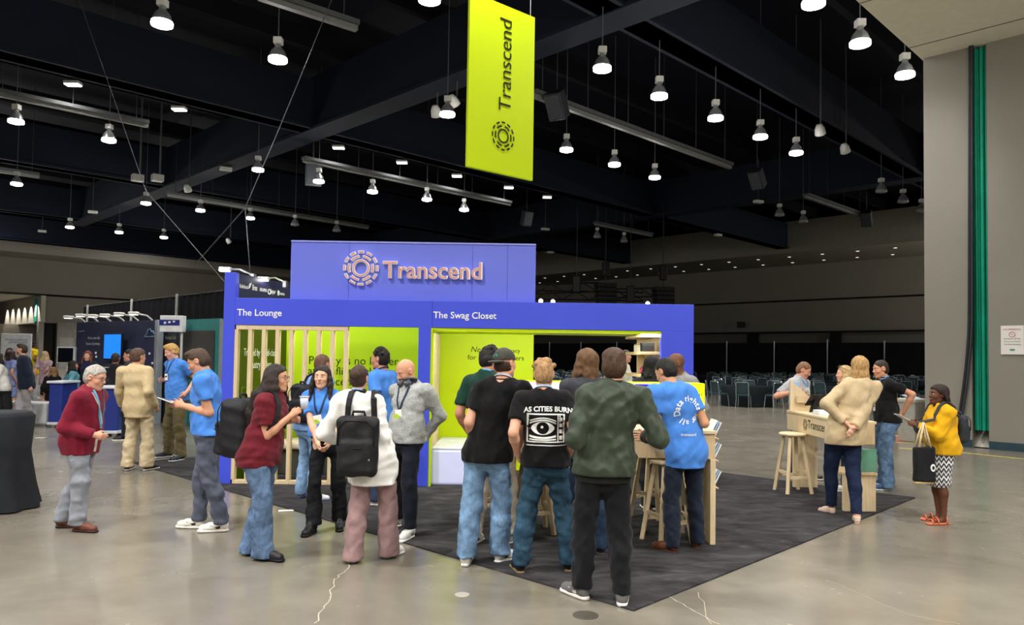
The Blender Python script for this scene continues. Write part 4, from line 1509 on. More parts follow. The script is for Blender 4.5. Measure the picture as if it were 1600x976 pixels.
# pixel of each lamp's lens, whether it is lit, and what marks it out
LAMPS = [
    (253, 40, 1, 'lit high-bay lamp nearest above the beige suited man, hanging at the top'),
    (434, 96, 1, 'lit high-bay lamp below the ribbed light bar at the top'),
    (671, 2, 1, 'lit high-bay lamp cut by the top edge, beside the lime banner'),
    (25, 192, 1, 'lit high-bay lamp under the long bar at the far left'),
    (170, 221, 1, 'lit high-bay lamp beside the thin rigging cable below the left beam'),
    (26, 289, 1, 'lit high-bay lamp lowest at the left edge'),
    (109, 356, 1, 'lit high-bay lamp in front of the left wall, first of three low ones'),
    (186, 364, 1, 'lit high-bay lamp in front of the left wall, middle of three low ones'),
    (256, 372, 1, 'lit high-bay lamp in front of the left wall, last of three low ones'),
    (228, 319, 1, 'lit high-bay lamp beneath the crossing of two beams with two white boxes'),
    (313, 330, 1, 'lit high-bay lamp below the white floodlight left of the rigging bridle'),
    (391, 342, 1, 'lit high-bay lamp beside the rigging bridle above the booth corner'),
    (403, 267, 1, 'lit high-bay lamp touching the rigging cable above the blue sign'),
    (498, 285, 1, 'lit high-bay lamp just under the boxy loudspeaker'),
    (582, 301, 1, 'lit high-bay lamp second after the boxy loudspeaker, below the long bar'),
    (667, 313, 1, 'lit high-bay lamp third after the boxy loudspeaker, below the long bar'),
    (725, 329, 1, 'lit high-bay lamp under the end of the long bar, beneath the lime banner'),
    (699, 181, 1, 'lit high-bay lamp with white floodlights, just before the lime banner'),
    (941, 110, 1, 'lit high-bay lamp above the black loudspeaker, after the lime banner'),
    (1030, 153, 1, 'lit high-bay lamp second in the row falling away past the banner'),
    (1118, 187, 1, 'lit high-bay lamp third in the row falling away past the banner'),
    (1188, 216, 1, 'lit high-bay lamp fourth in the row falling away past the banner'),
    (1244, 241, 1, 'lit high-bay lamp last in the row falling away past the banner'),
    (885, 236, 1, 'lit high-bay lamp nearest the black loudspeaker, under its bar'),
    (960, 259, 1, 'lit high-bay lamp in the middle under the long bar right of the banner'),
    (1023, 279, 1, 'lit high-bay lamp lowest under the long bar right of the banner'),
    (1271, 9, 1, 'lit high-bay lamp cut by the top edge near the white soffit'),
    (1344, 71, 1, 'lit high-bay lamp in the middle below the edge of the white soffit'),
    (1414, 120, 1, 'lit high-bay lamp closest to the grey wall under the white soffit'),
    (461, 352, 0, 'unlit high-bay lamp first above the blue sign in the dark'),
    (526, 361, 0, 'unlit high-bay lamp second above the blue sign in the dark'),
    (1218, 337, 0, 'unlit high-bay lamp left of the short bar in the dark'),
    (1255, 347, 0, 'unlit high-bay lamp hanging at the start of the short bar'),
    (1377, 300, 0, 'unlit high-bay lamp tucked under the dark beam near the grey wall'),
    (1411, 316, 0, 'unlit high-bay lamp hanging free near the grey wall'),
    (1440, 330, 0, 'unlit high-bay lamp half hidden by the grey wall'),
    (933, 371, 0, 'unlit far lamp tiny in the dark right of the blue sign'),
    (975, 378, 0, 'unlit far lamp tiny above the dark truss'),
]
for i, (px, py, lit, lab) in enumerate(LAMPS):
    p = onz(px, py, HALL_LAMP_Z)
    if i == 0:
        r = PP
        r.location = p
        r['label'] = lab
        r['group'] = 'high-bay pendant lamps'
    else:
        r = dup(PP, p, 0, lab, 'high-bay pendant lamps')
    if not lit:
        for ch in r.children:
            if ch.name.startswith('lens'):
                ch.data = ch.data.copy()
                ch.data.materials[0] = LENS_OFF
    else:
        lamp_light(Vector((p.x, p.y, p.z - .1)), LAMP_W * .40)
# small lamps that graze the girders (lenses seen under the beams)
for px, py, lab in ((114, 132, 'flat lit lamp first under the upper left beam'), (280, 171, 'flat lit lamp second under the upper left beam'), (529, 231, 'flat lit lamp under the beam right of the crossing above the blue sign'),
                    (628, 254, 'flat lit lamp midway under the beam before the lime banner'), (714, 275, 'flat lit lamp close to the lower corner of the lime banner'), (795, 293, 'flat lit lamp just below the lime banner'), (855, 308, 'flat lit lamp past the lime banner, under the beam')):
    p = onz(px, py, ZG - .12)
    f = thing('ceiling_lamp', lab, 'ceiling lamp', p, 0, 'lamps fixed under the beams')
    obj('housing', MB().bbox((0, 0, .05), (.5, .3, .1), .02), mat('b5b5b2'), f, world=False)
    obj('lens', MB().bbox((0, 0, -.01), (.46, .26, .05), .015), LENS, f, world=False)
    lamp_light(Vector((p.x, p.y, p.z - .08)) - DB * .0, LAMP_W * .12, size=170)
for px, py, lab in ((353, 264, 'white floodlight fixed under the beam left of the boxy loudspeaker'), (145, 331, 'small white fitting on the beam near the left wall'), (66, 361, 'small pair of white fittings on the beam at the left'), (852, 358, 'small white fitting in the dark right of the blue sign'), (1185, 315, 'small white fitting under the beam above the dark rows'),
                    (1122, 367, 'small white fitting far under the dark right beam'), (860, 394, 'tiny white fitting low in the dark beside the blue sign')):
    p = onz(px, py, ZG - .14)
    f = thing('floodlight', lab, 'floodlight', p, 0.5, 'small white fittings under the beams')
    obj('head', MB().bbox((0, 0, 0), (.55, .3, .16), .03), mat('d9d9d5'), f, world=False)
    obj('bracket', MB().tube([(0, 0, .06), (0, 0, 3.5)], .02, 6), mat('55565a'), f, world=False)
# fluorescent light bars, switched off
def light_bar(x0, y0, x1, y1, lab):
    a, b = onz(x0, y0, 9.8), onz(x1, y1, 9.8)
    d = (b - a).normalized()
    r = thing('light_bar', lab, 'light bar', tuple((a + b) / 2))
    m_ = mat('6e6f6d', 0.5, 0.3)
    obj('tray', MB().beam(a + Vector((0, 0, .1)), b + Vector((0, 0, .1)), .34, .12), mat('4c4e50', 0.6, 0.3), r)
    obj('tube', MB().beam(a - Vector((0, 0, .02)), b - Vector((0, 0, .02)), .16, .12), m_, r)
    n = int((b - a).length / 2.5) + 1
    for k in range(n + 1):
        p = a.lerp(b, (k + .2) / (n + .4))
        obj('hanger', MB().tube([p + Vector((0, 0, .14)), p + Vector((0, 0, 4.2))], .012, 5), mat('3c3f44'), r)
    return r
light_bar(405, -6, 557, 44, 'ribbed fluorescent bar at the top above the second hanging lamp')
light_bar(-20, 143, 231, 196, 'long fluorescent bar above the leftmost hanging lamps')
light_bar(-20, 264, 61, 276, 'short end of a fluorescent bar at the left edge')
light_bar(262, 304, 575, 356, 'long fluorescent bar across the rigging bridle above the blue sign')
light_bar(474, 250, 797, 319, 'long fluorescent bar under the beam below the lime banner')
light_bar(832, 148, 1141, 261, 'long fluorescent bar passing behind the black loudspeaker')
light_bar(1259, 307, 1348, 338, 'short fluorescent bar in the dark near the grey wall')
light_bar(930, 350, 1018, 368, 'thin far fluorescent bar in the dark right of the blue sign')
# loudspeakers hung from the roof
def hung_speaker(px, py, z, rz, tilt, lab, sz=(.55, .5, .85), c='1d2024'):
    p = onz(px, py, z)
    r = thing('loudspeaker', lab, 'loudspeaker', p, rz)
    M = Matrix.Rotation(tilt, 4, 'X')
    obj('cabinet', MB().bbox((0, 0, 0), sz, .03, M=M), mat(c, 0.5, 0.4), r, world=False)
    obj('grille', MB().bbox((0, -sz[1] / 2 - .01, 0), (sz[0] * .86, .03, sz[2] * .88), .01, M=M), mat('3a3d42', 0.7, 0.3), r, world=False)
    obj('hanger', MB().tube([(0, 0, .3), (0, 0, 4.4)], .02, 5), mat('2d3036'), r, world=False)
    return r
hung_speaker(870, 164, 9.6, -.5, .6, 'black loudspeaker tilted down in front of the long light bar')
hung_speaker(1183, 279, 9.6, -.7, .7, 'black loudspeaker tilted down below the dark right beam')
hung_speaker(490, 271, 9.6, .3, .2, 'boxy grey loudspeaker at the start of the long light bar', (.7, .5, 1.1), '3b3e42')
hung_speaker(1354, 341, 9.6, -.6, .6, 'dark loudspeaker at the end of the short light bar')
hung_speaker(823, 341, 9.6, .4, .4, 'faint dark loudspeaker far behind the lime banner')
for px, py, lab in ((215, 278, 'white projector box hanging under the beam crossing, nearer the cable'), (246, 278, 'white projector box hanging alone under the beam crossing')):
    p = onz(px, py, 9.9)
    r = thing('hanging_box', lab, 'hanging box', p, 0.7)
    obj('box_body', MB().bbox((0, 0, 0), (.5, .4, .32), .02), mat('cfcfca'), r, world=False)
    obj('stem', MB().tube([(.1, 0, .15), (.1, 0, 4.1)], .045, 6), mat('5f6062'), r, world=False)
for px, py, lab in ((708, 158, 'white floodlight pair above the lamp before the lime banner'), (681, 174, 'small white floodlight left of the lamp before the lime banner'), (293, 294, 'white spotlight on a bracket beside the bar left of the bridle'), (1281, 203, 'white twin floodlight under the right beam above the last lamp'), (1320, 232, 'small white spotlight at the end of a thin arm near the right beam'), (357, 376, 'small white fitting on a stem above the booth corner')):
    p = onz(px, py, 9.9)
    r = thing('spotlight', lab, 'spotlight', p, random.Random(px).uniform(-1, 1), 'white spotlights under the roof')
    obj('head', MB().lathe([(.10, -.2), (.19, -.16), (.17, .05), (.10, .2), (.02, .22)], n=12, M=Matrix.Rotation(.7, 4, 'X')), mat('dcdcd8'), r, True, False)
    obj('yoke', MB().tube([(0, 0, .05), (0, .16, .25), (0, .16, 4.1)], .03, 6), mat('4a4b4e'), r, world=False)
# rigging cables to the booth
def cable(name, pts, r, lab, cat='cable', c='5a5d62'):
    ps = [at(*p) for p in pts]
    o = obj(name, MB().tube(ps, r, 6), mat(c, 0.4, 0.5, metal=0.4), None, True)
    return tag(o, lab, cat)
cable('rigging_cable', [(124, -2, 15), (137, 38, 14.6), (174, 143, 14), (228, 298, 12.6), (354, 444, 11.4)], .007, 'thin steel cable running down from the roof to the booth corner')
cable('rigging_cable', [(519, -3, 14), (465, 130, 13), (433, 208, 12.4), (383, 325, 11.4)], .008, 'thin steel cable slanting from the top to the bridle above the booth')
cable('rigging_cable', [(383, 325, 11.4), (391, 428, 11.0)], .008, 'short steel cable from the bridle straight down to the dark logo wall')
cable('rigging_cable', [(383, 325, 11.4), (305, 413, 13.5)], .009, 'faint steel cable from the bridle slanting behind the booth corner')
# dark stage truss and line arrays in front of the far wall
def truss(x0, y0, x1, y1, d0, d1, lab):
    a, b = at(x0, y0, d0), at(x1, y1, d1)
    r = thing('stage_truss', lab, 'truss', tuple((a + b) / 2))
    m_ = mat('0d0d0f', 0.6, 0.3)
    u = Vector((0, 0, .55))
    obj('chord', MB().beam(a, b, .09), m_, r)
    obj('chord', MB().beam(a + u, b + u, .09), m_, r)
    n = max(4, int((b - a).length / .9))
    lt = MB()
    for i in range(n):
        p, q = a.lerp(b, i / n), a.lerp(b, (i + 1) / n)
        lt.beam(p + (u if i % 2 else u * 0), q + (u * 0 if i % 2 else u), .05)
    obj('lattice', lt, m_, r)
    return r
truss(836, 459, 934, 455, 46, 47, 'dark upper stage truss beside the blue sign')
truss(836, 467, 1005, 470, 48.5, 49.5, 'dark lower stage truss just above the blue booth header')
truss(940, 466, 1020, 463, 47, 48, 'dark stage truss between the two line arrays')
for px, py, lab in ((946, 461, 'black line array loudspeaker stack by the stage truss'), (1036, 467, 'black line array hanging alone right of the stage truss')):
    p = at(px, py, 46)
    r = thing('line_array', lab, 'loudspeaker', p, .3)
    for k in range(6):
        obj('cabinet', MB().bbox((0, -.03 * k, .6 - k * .27), (1.25 - .03 * k, .7, .25), .03), mat('0c0c0e', 0.6), r, world=False)
    obj('motor', MB().bbox((0, 0, 1.6), (.4, .4, .9), .05), mat('101012'), r, world=False)
    obj('chain', MB().tube([(0, 0, .7), (0, 0, 6.5)], .03, 5), mat('26272b'), r, world=False)
for px, py, lab in ((901, 444, 'dark hoist motor on the upper stage truss'), (985, 459, 'dark hoist motor on the lower stage truss')):
    p = at(px, py, 46)
    r = thing('hoist_motor', lab, 'hoist', p)
    obj('motor_body', MB().bbox((0, 0, 0), (.45, .4, 1.0), .06), mat('0c0c0e'), r, world=False)
    obj('chain', MB().tube([(0, 0, .4), (0, 0, 6.0)], .025, 5), mat('26272b'), r, world=False)
for px, py, lab in ((845, 470, 'white stage spot shining first above the blue header'), (864, 471, 'white stage spot shining second above the blue header'), (1012, 474, 'tiny white stage spot further along the blue header')):
    p = at(px, py, 44)
    r = thing('stage_light', lab, 'stage light', p)
    obj('lens', MB().lathe([(.001, -.12), (.1, -.08), (.12, 0), (.1, .08), (.001, .12)], n=10), LENS, r, True, False)
    obj('body', MB().bbox((0, .25, .1), (.22, .3, .26), .04), mat('111113'), r, world=False)

# ------------------------------------------------------------------ the blue booth
BD = onz(346, 757).y + 0.02            # distance of its front
BB = BD + 1.5                          # distance of its back wall
BLUE = mat('4655de', 0.45, 0.35, var=0.03, vs=1)
SIGNB = mat('6a75dc', 0.35, 0.4, var=0.03, vs=0.8)
LIME = mat('b9d400', 0.5, 0.3, var=0.03, vs=1)
LIMEB = mat('c4dd00', 0.5, 0.3, var=0.02, vs=1)
NAVY = mat('23254c', 0.45, 0.35, var=0.03)
PINE = wood('e3cda6')
PINE2 = wood('d9bf95')
WHITE = mat('f4f4f4', 0.5, 0.3, var=0.02)
def bx(px, d=None): return at(px, 600, d or BD).x
def bz(py, px=700, d=None): return at(px, py, d or BD).z
XL, XM0, XM1, XR1, XR = bx(346), bx(652.5), bx(671.5), bx(1033), bx(1083.5)
ZB, ZH = bz(509, 500), bz(470, 700)
XLI = bx(364)
booth = thing('exhibition_booth', 'blue and lime booth with slatted lounge and swag closet under a lettered blue header', 'booth', (0, BD + .7, CZ))
TH = .12
def bb(name, x0, x1, y0, y1, z0, z1, m, parent=booth, r=.004):
    return obj(name, MB().bbox(((x0 + x1) / 2, (y0 + y1) / 2, (z0 + z1) / 2), (abs(x1 - x0), abs(y1 - y0), abs(z1 - z0)), r), m, parent)
ZT = bz(425, 356)
bb('left_post', XL, XLI, BD, BD + TH, CZ, ZT, BLUE)
header = bb('header', XLI, XR, BD, BD + TH, ZB, ZH, BLUE)
bb('middle_post', XM0, XM1, BD, BD + TH, CZ, ZB, BLUE)
bb('right_panel', XR1, XR, BD, BD + TH, CZ, ZB, BLUE)
# inner faces: olive side wall that leans back to the lime back wall
XBL = bx(447, BB)
sw = MB()
ql, qb = Vector((XLI - .02, BD + TH, 0)), Vector((XBL, BB + .05, 0))
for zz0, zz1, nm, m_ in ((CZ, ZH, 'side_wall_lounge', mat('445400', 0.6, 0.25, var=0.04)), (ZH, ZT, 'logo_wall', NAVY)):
    s_ = MB()
    o_ = Vector((-.09, 0, 0))
    q = [ql, qb, qb + o_, ql + o_]
    s_.add([p + Vector((0, 0, zz0)) for p in q] + [p + Vector((0, 0, zz1)) for p in q], [(3, 2, 1, 0), (4, 5, 6, 7), (0, 1, 5, 4), (1, 2, 6, 5), (2, 3, 7, 6), (3, 0, 4, 7)])
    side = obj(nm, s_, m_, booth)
    if nm == 'logo_wall':
        logo_wall = side
    else:
        side_wall = side
dside = (qb - ql).normalized()
Mside = Matrix(((*dside, 0), (0, 0, 1, 0), (*dside.cross(Vector((0, 0, 1))), 0), (0, 0, 0, 1))).to_3x3().transposed().to_4x4()
def side_M(px, py):
    p = on_line(px, ql, dside)
    M = Mside.copy()
    M.translation = Vector((p.x, p.y, at(px, py, p.y).z)) + Mside.to_3x3() @ Vector((0, 0, .004))
    return M
LS = (qb - ql).length
def side_text(s, x0, x1, y, m_, parent, **kw):
    a, b = on_line(x0, ql, dside), on_line(x1, ql, dside)
    return flat_text(s, (b - a).length, side_M(x0, y) @ Matrix.Diagonal((1, 1.5, 1, 1)), m_, parent, **kw)
# wordmarks on the dark wall
for s_, x0, x1, y in (('Robinhood', 371, 384, 449), ('Brex', 391, 399, 452.5), ('GROUPON', 402.5, 413.5, 454), ('Jasper', 419.5, 427.5, 457.5), ('Eventbrite', 433.5, 441.5, 460)):
    side_text(s_, x0, x1, y, WHITE, logo_wall, name='wordmark', offset=.03)
obj('feather_mark', MB().prism([(0, 0), (.04, .02), (.08, .09), (.02, .07)], side_M(384.6, 451), .004), WHITE, logo_wall)
rm = MB(); arcs(rm, .034, .012, 1, 0, side_M(417.5, 455.5), .003); obj('ring_mark', rm, WHITE, logo_wall)
obj('book_mark', MB().prism([(0, 0), (.045, 0), (.045, .07), (0, .07)], side_M(430.7, 461), .003), WHITE, logo_wall)
a_, b_ = on_line(372, ql, dside), on_line(440, ql, dside)
side_text('Trusted by world-class', 380.5, 431, 555.5, WHITE, side_wall)
side_text('industry leaders', 388, 424, 575, WHITE, side_wall)
# outlined frames printed on the olive wall
for x0, x1, y0, y1 in ((378.5, 390, 605, 650), (393.5, 403, 606, 650), (406, 414, 607, 650)):
    m_ = MB()
    pts = [side_M(x0, y1).translation, side_M(x0, y0).translation, side_M(x1, y0).translation, side_M(x1, y1).translation]
    m_.tube(pts, .006, 5)
    obj('outline_print', m_, mat('a9c23a', 0.5), side_wall)
# back wall: lime, with a window cut through on the right
XW0, XW1 = bx(833, BB), bx(996, BB)
ZW1, ZW0 = bz(522, 910, BB), bz(628, 910, BB)
XBR = bx(1034, BB)
XPM = bx(692, BB)
b1 = bb('back_wall_lounge', XBL - .02, XPM - .05, BB, BB + .09, CZ, ZH, mat('a3c400', 0.55, 0.25, var=0.03, vs=1))
b2 = bb('back_wall_closet', XPM - .05, XW0, BB, BB + .09, CZ, ZH, LIMEB)
bb('back_wall_sill', XW0, XBR + .1, BB, BB + .09, CZ, ZW0, LIMEB)
bb('back_wall_lintel', XW0, XBR + .1, BB, BB + .09, ZW1, ZH, LIMEB)
bb('back_wall_end', XW1, XBR + .1, BB, BB + .09, ZW0, ZW1, PINE)
def front_text(s, x0, x1, y, d, m_, parent, h=.004, name='lettering', **kw):
    w = bx(x1, d) - bx(x0, d)
    M = Matrix.Translation((bx(x0, d), d - h, at(x0, y, d).z)) @ Matrix.Rotation(math.pi / 2, 4, 'X')
    return flat_text(s, w, M, m_, parent, name, **kw)
INK = mat('26300a', 0.6, 0.2, var=0)
for s_, x0, x1, y in (('\u201cPrivacy is no longer', 474, 622, 568), ('at conflict with data.', 481, 622, 584.5), ('Transcend gives data', 483, 632, 601), ('back to the people.\u201d', 483, 628, 617.5)):
    front_text(s_, x0, x1, y, BB, INK, b1)
front_text('Next-gen', 735, 782, 549.5, BB, INK, b2, shear=.22)
front_text('privacy', 786, 812, 550.5, BB, INK, b2)
front_text('for industry leaders', 730, 818, 561.5, BB, INK, b2)
# partition between the two rooms, slatted wood on the closet side
XPF = bx(674, BD + TH)
bb('partition', XPF - .16, XPF - .06, BD + TH, BB, CZ, ZH, LIME)
for k in range(11):
    y = BD + TH + .08 + k * .118
    bb('slat', XPF - .06, XPF - .02, y, y + .07, CZ + .03, ZB - .05, PINE)
bb('jamb', XM1, XM1 + .03, BD + .005, BD + TH, CZ, ZB, LIME)
bb('closet_soffit', XM1, XR, BD + .01, BB, ZB - .03, ZB, LIMEB)
# shelf niche on the right side of the closet
bb('niche_side', XR1 + .04, XR1 + .10, BD + TH, BB, CZ, ZB, PINE)
shz = [bz(552, 1015, BD + .7), bz(586, 1015, BD + .7), bz(620, 1015, BD + .7), bz(526, 1015, BD + .7)]
for z in shz:
    bb('shelf', XR1 - .24, XR1 + .04, BD + TH + .05, BB, z - .02, z + .02, PINE2)
NLAMP = bpy.data.lights.new('niche_light', 'AREA'); NLAMP.energy = 9; NLAMP.size = .2; NLAMP.color = (1, .85, .68)
no = bpy.data.objects.new('niche_light', NLAMP); COL.objects.link(no); no.location = (XR1 - .1, BD + .8, ZB - .06)
# header lettering
front_text('The Lounge', 367.5, 437.5, 492.5, BD, WHITE, header, .006, offset=.012)
front_text('The Swag Closet', 675, 774, 496.5, BD, WHITE, header, .006, offset=.012)
obj('panel_joint', MB().beam((bx(673.5), BD - .001, ZB), (bx(673.5), BD - .001, ZH), .006, .004), mat('3039a8', 0.5), header)
# slatted screen in the lounge opening
ZSL = bz(757, 364)
bb('screen_rail', bx(366), bx(541.5), BD + .01, BD + .09, ZB - .06, ZB, PINE)
bb('screen_rail', bx(366), bx(541.5), BD + .01, BD + .09, CZ, CZ + .05, PINE)
for px in (366.5, 388, 409.5, 431, 452.5, 474, 495.5, 517, 538.5):
    x = bx(px)
    bb('slat', x - .026, x + .026, BD + .01, BD + .09, CZ + .05, ZB - .06, PINE)
# lounge bench inside
bench = thing('lounge_bench', 'long pale bench inside the slatted lounge', 'bench', (bx(450, BB - .4), BB - .4, CZ))
bb('seat', bx(440, BB - .4), bx(640, BB - .4), BB - .72, BB - .06, .36, .46, mat('d8c9b2', 0.8), bench, .03)
bb('base', bx(443, BB - .4), bx(637, BB - .4), BB - .66, BB - .1, CZ, .36, mat('4a4a44', 0.7), bench, .01)
# unseen fill lights added behind the header to brighten the lime rooms
def room_fill(x0, x1, y, z, e, rot=(0, 0, 0), col=(1, .97, .88)):
    l = bpy.data.lights.new('room_fill_light', 'AREA'); l.shape = 'RECTANGLE'; l.size = x1 - x0; l.size_y = .06; l.energy = e * .62; l.color = col
    o = bpy.data.objects.new('room_fill_light', l); COL.objects.link(o); o.location = ((x0 + x1) / 2, y, z); o.rotation_euler = rot
room_fill(XBL + .3, XM0, BD + TH + .03, ZB + .02, 17, (math.radians(35), 0, 0))
room_fill(XM1 + .1, XR1, BD + TH + .03, ZB - .05, 42, (math.radians(40), 0, 0))
# the lettered sign on top
sx0, sx1 = bx(449.5, BD + .16), bx(834.5, BD + .16)
sz1 = bz(378, 640, BD + .16)
sign = thing('booth_sign', 'wide blue sign with raised pale pink logo lettering standing on the booth header', 'sign', ((sx0 + sx1) / 2, BD + .2, ZH))
spn = bb('panel', sx0, sx1, BD + .16, BD + .26, ZH - .03, sz1, SIGNB, sign)
obj('edge_trim', MB().box(((sx0 + sx1) / 2, BD + .155, sz1 - .01), (sx1 - sx0, .012, .02)), mat('8f98ea', 0.4), sign)
for px in (541, 735, 790):
    obj('panel_joint', MB().box((bx(px, BD + .16), BD + .159, (ZH + sz1) / 2), (.005, .004, sz1 - ZH - .04)), mat('4a55bd', 0.4), sign)
SD = BD + .16
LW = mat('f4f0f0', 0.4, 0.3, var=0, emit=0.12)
LP = mat('cf9d94', 0.45, 0.35, var=0.12, vs=6)
def raised(s, x0, x1, y):
    w = bx(x1, SD) - bx(x0, SD)
    vs, fs = fit_text(s, w, extrude=.02, offset=.022)
    M = Matrix.Translation((bx(x0, SD) - min(v.x for v in vs), SD - .03, at(x0, y, SD).z)) @ Matrix.Rotation(math.pi / 2, 4, 'X')
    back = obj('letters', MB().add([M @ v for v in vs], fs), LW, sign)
    vs, fs = text_mesh(s, 1.0, offset=.006)
    v0, v1 = min(v.x for v in vs), max(v.x for v in vs)
    k = w / (v1 - v0) * .985
    M2 = Matrix.Translation((bx(x0, SD), SD - .062, at(x0, y, SD).z)) @ Matrix.Rotation(math.pi / 2, 4, 'X')
    obj('letter_faces', MB().add([M2 @ Vector(((v.x - v0) * k + .004, v.y * k, v.z)) for v in vs], fs), LP, back)
raised('Transcend', 595, 751, 434)
Ml = Matrix.Translation((bx(560.5, SD), SD - .001, at(560, 419, SD).z)) @ Matrix.Rotation(math.pi / 2, 4, 'X')
RL = (bx(588, SD) - bx(533, SD)) / 2
lg = MB(); ring_logo(lg, RL, Ml, .04, .006); lo_ = obj('ring_logo', lg, LW, sign)
lg = MB(); ring_logo(lg, RL, Ml @ Matrix.Translation((0, 0, .044)), .004, -.006); obj('ring_logo_faces', lg, LP, lo_)
# two arm spotlights on the dark logo wall
for (hx_, hy_), (tx_, ty_), d_, lab in (((352, 420), (396, 430), BD + .35, 'bright arm spotlight over the corner of the blue booth'), ((412, 435), (446, 441), BD + .9, 'bright arm spotlight second along the dark logo wall')):
    a, b = at(hx_, hy_, d_ - .12), at(tx_, ty_, d_ + .25)
    r = thing('arm_spotlight', lab, 'spotlight', tuple(b))
    obj('arm', MB().tube([b, b.lerp(a, .5) + Vector((0, 0, .04)), a], .012, 6), mat('bcbfc4', 0.3, metal=0.6), r)
    obj('clamp', MB().bbox(b - Vector((0, 0, .03)), (.06, .1, .1), .01), mat('3b3d42'), r)
    hd_ = obj('head', MB().bbox(a, (.16, .09, .05), .015), mat('cfd2d4', 0.3, metal=0.3), r)
    obj('lens', MB().bbox(a + Vector((-.0, -.02, -.022)), (.13, .08, .03), .012), mat('fffef5', 0.3, var=0, emit=22.0), r)
    l = bpy.data.lights.new('spot', 'SPOT'); l.energy = 70; l.spot_size = 1.9; l.shadow_soft_size = .05
    lo2 = bpy.data.objects.new('spot', l); COL.objects.link(lo2); lo2.location = a - Vector((0, 0, .06))
    lo2.rotation_euler = (Vector((.9, .5, -.35))).to_track_quat('-Z', 'Y').to_euler()
# white storage boxes glowing pale in the closet
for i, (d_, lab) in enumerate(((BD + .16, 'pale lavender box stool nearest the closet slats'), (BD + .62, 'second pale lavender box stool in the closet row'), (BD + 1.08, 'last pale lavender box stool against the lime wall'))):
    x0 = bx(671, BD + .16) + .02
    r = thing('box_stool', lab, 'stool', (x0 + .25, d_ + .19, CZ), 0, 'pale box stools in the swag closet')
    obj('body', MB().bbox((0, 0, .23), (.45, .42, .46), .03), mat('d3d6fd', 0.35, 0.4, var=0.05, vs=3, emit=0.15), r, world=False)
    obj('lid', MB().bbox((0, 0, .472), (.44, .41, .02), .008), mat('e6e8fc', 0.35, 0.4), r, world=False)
# goods on the niche shelves
def goods(name, label, px, py, d, parts, cat):
    p = at(px, py, d)
    r = thing(name, label, cat, tuple(p))
    for nm, mb, m_ in parts:
        obj(nm, mb, m_, r, nm in ('body', 'crown'), False)
    return r
z = [q + .02 for q in shz]
gx = XR1 - .12
def put(name, label, cat, y, z, parts):
    r = thing(name, label, cat, (gx, y, z))
    for nm, mb, m_ in parts:
        obj(nm, mb, m_, r, False, False)
put('gift_box', 'black gift box on the top closet shelf', 'box', BD + .35, z[0], [('base', MB().bbox((0, 0, .045), (.16, .2, .09), .005), mat('17171a')), ('lid', MB().bbox((0, 0, .105), (.165, .205, .03), .005), mat('26262a'))])
put('plush_shoe', 'bright pink clog on the middle closet shelf', 'shoe', BD + .45, z[1], [('shell', MB().bbox((0, 0, .05), (.12, .26, .10), .035), mat('e0387a', 0.5)), ('strap', MB().tube([(-.06, .06, .07), (0, .12, .12), (.06, .06, .07)], .012, 6), mat('c02866'))])
for k in range(3):
    put('drinking_glass', ('small jar nearest on the top closet shelf', 'small jar in the middle of the top closet shelf', 'small jar furthest back on the top closet shelf')[k], 'jar', BD + .75 + k * .22, z[0], [('body', MB().lathe([(.04, 0), (.045, .02), (.045, .09), (.035, .1)], n=12), mat('d8d2c4', 0.2, 0.5)), ('lid', MB().lathe([(.04, .1), (.04, .12), (.001, .12)], n=12), mat('a98f6a', 0.4))])
put('folded_shirt', 'folded pale shirt on the lower closet shelf', 'shirt', BD + .5, z[2], [('fold', MB().bbox((0, 0, .03), (.2, .26, .06), .02), mat('e6c9b9', 0.9)), ('collar', MB().bbox((0, -.04, .065), (.1, .08, .02), .008), mat('d9b5a3', 0.9))])

# ------------------------------------------------------------------ hanging lime banner
bd0 = 10.4
A_, B_ = at(730.5, 262, bd0), None
dirb = Vector((.76, .65, 0)).normalized()
pr = on_line(829, Vector((A_.x, A_.y, 0)), dirb)
zb0 = A_.z
zt0 = at(829, 27, pr.y).z
bw_ = (pr - Vector((A_.x, A_.y, 0))).length
zlow = (A_.z + at(829, 280, pr.y).z) / 2
ban = thing('hanging_banner', 'tall lime banner with dark vertical lettering hanging from the ceiling', 'banner', ((A_.x + pr.x) / 2, (A_.y + pr.y) / 2, zlow))
Mb = Matrix(((*dirb, 0), (0, 0, 1, 0), (*dirb.cross(Vector((0, 0, 1))), 0), (0, 0, 0, 1))).to_3x3().transposed().to_4x4()
Mb.translation = Vector((A_.x, A_.y, zlow))
hb_ = zt0 - zlow
obj('panel', MB().bbox((0, 0, 0), (bw_, hb_, .05), .006, M=Mb @ Matrix.Translation((bw_ / 2, hb_ / 2, -.03))), mat('c6de00', 0.5, 0.3, var=0.02, vs=1), ban)
INKB = mat('20260a', 0.6, 0.2, var=0)
kx = bw_ / 99.0
ky = hb_ / 264.0
vs, fs = fit_text('Transcend', hb_ * .545)
mx = min(v.x for v in vs)
Mt = Mb @ Matrix.Translation((bw_ * .622, hb_ * .372, .004)) @ Matrix.Rotation(math.pi / 2, 4, 'Z')
obj('lettering', MB().add([Mt @ Vector((v.x - mx, v.y * 1.0, v.z)) for v in vs], fs), INKB, ban)
lg = MB(); ring_logo(lg, bw_ * .175, Mb @ Matrix.Translation((bw_ * .515, hb_ * .222, .004)))
obj('ring_logo', lg, INKB, ban)
for f in (.06, .94):
    p = Mb @ Vector((bw_ * f, hb_, -.03))
    obj('hanging_wire', MB().tube([p, p + Vector((0, 0, 14 - p.z))], .008, 5), mat('8a8c90', 0.4, metal=0.5), ban)

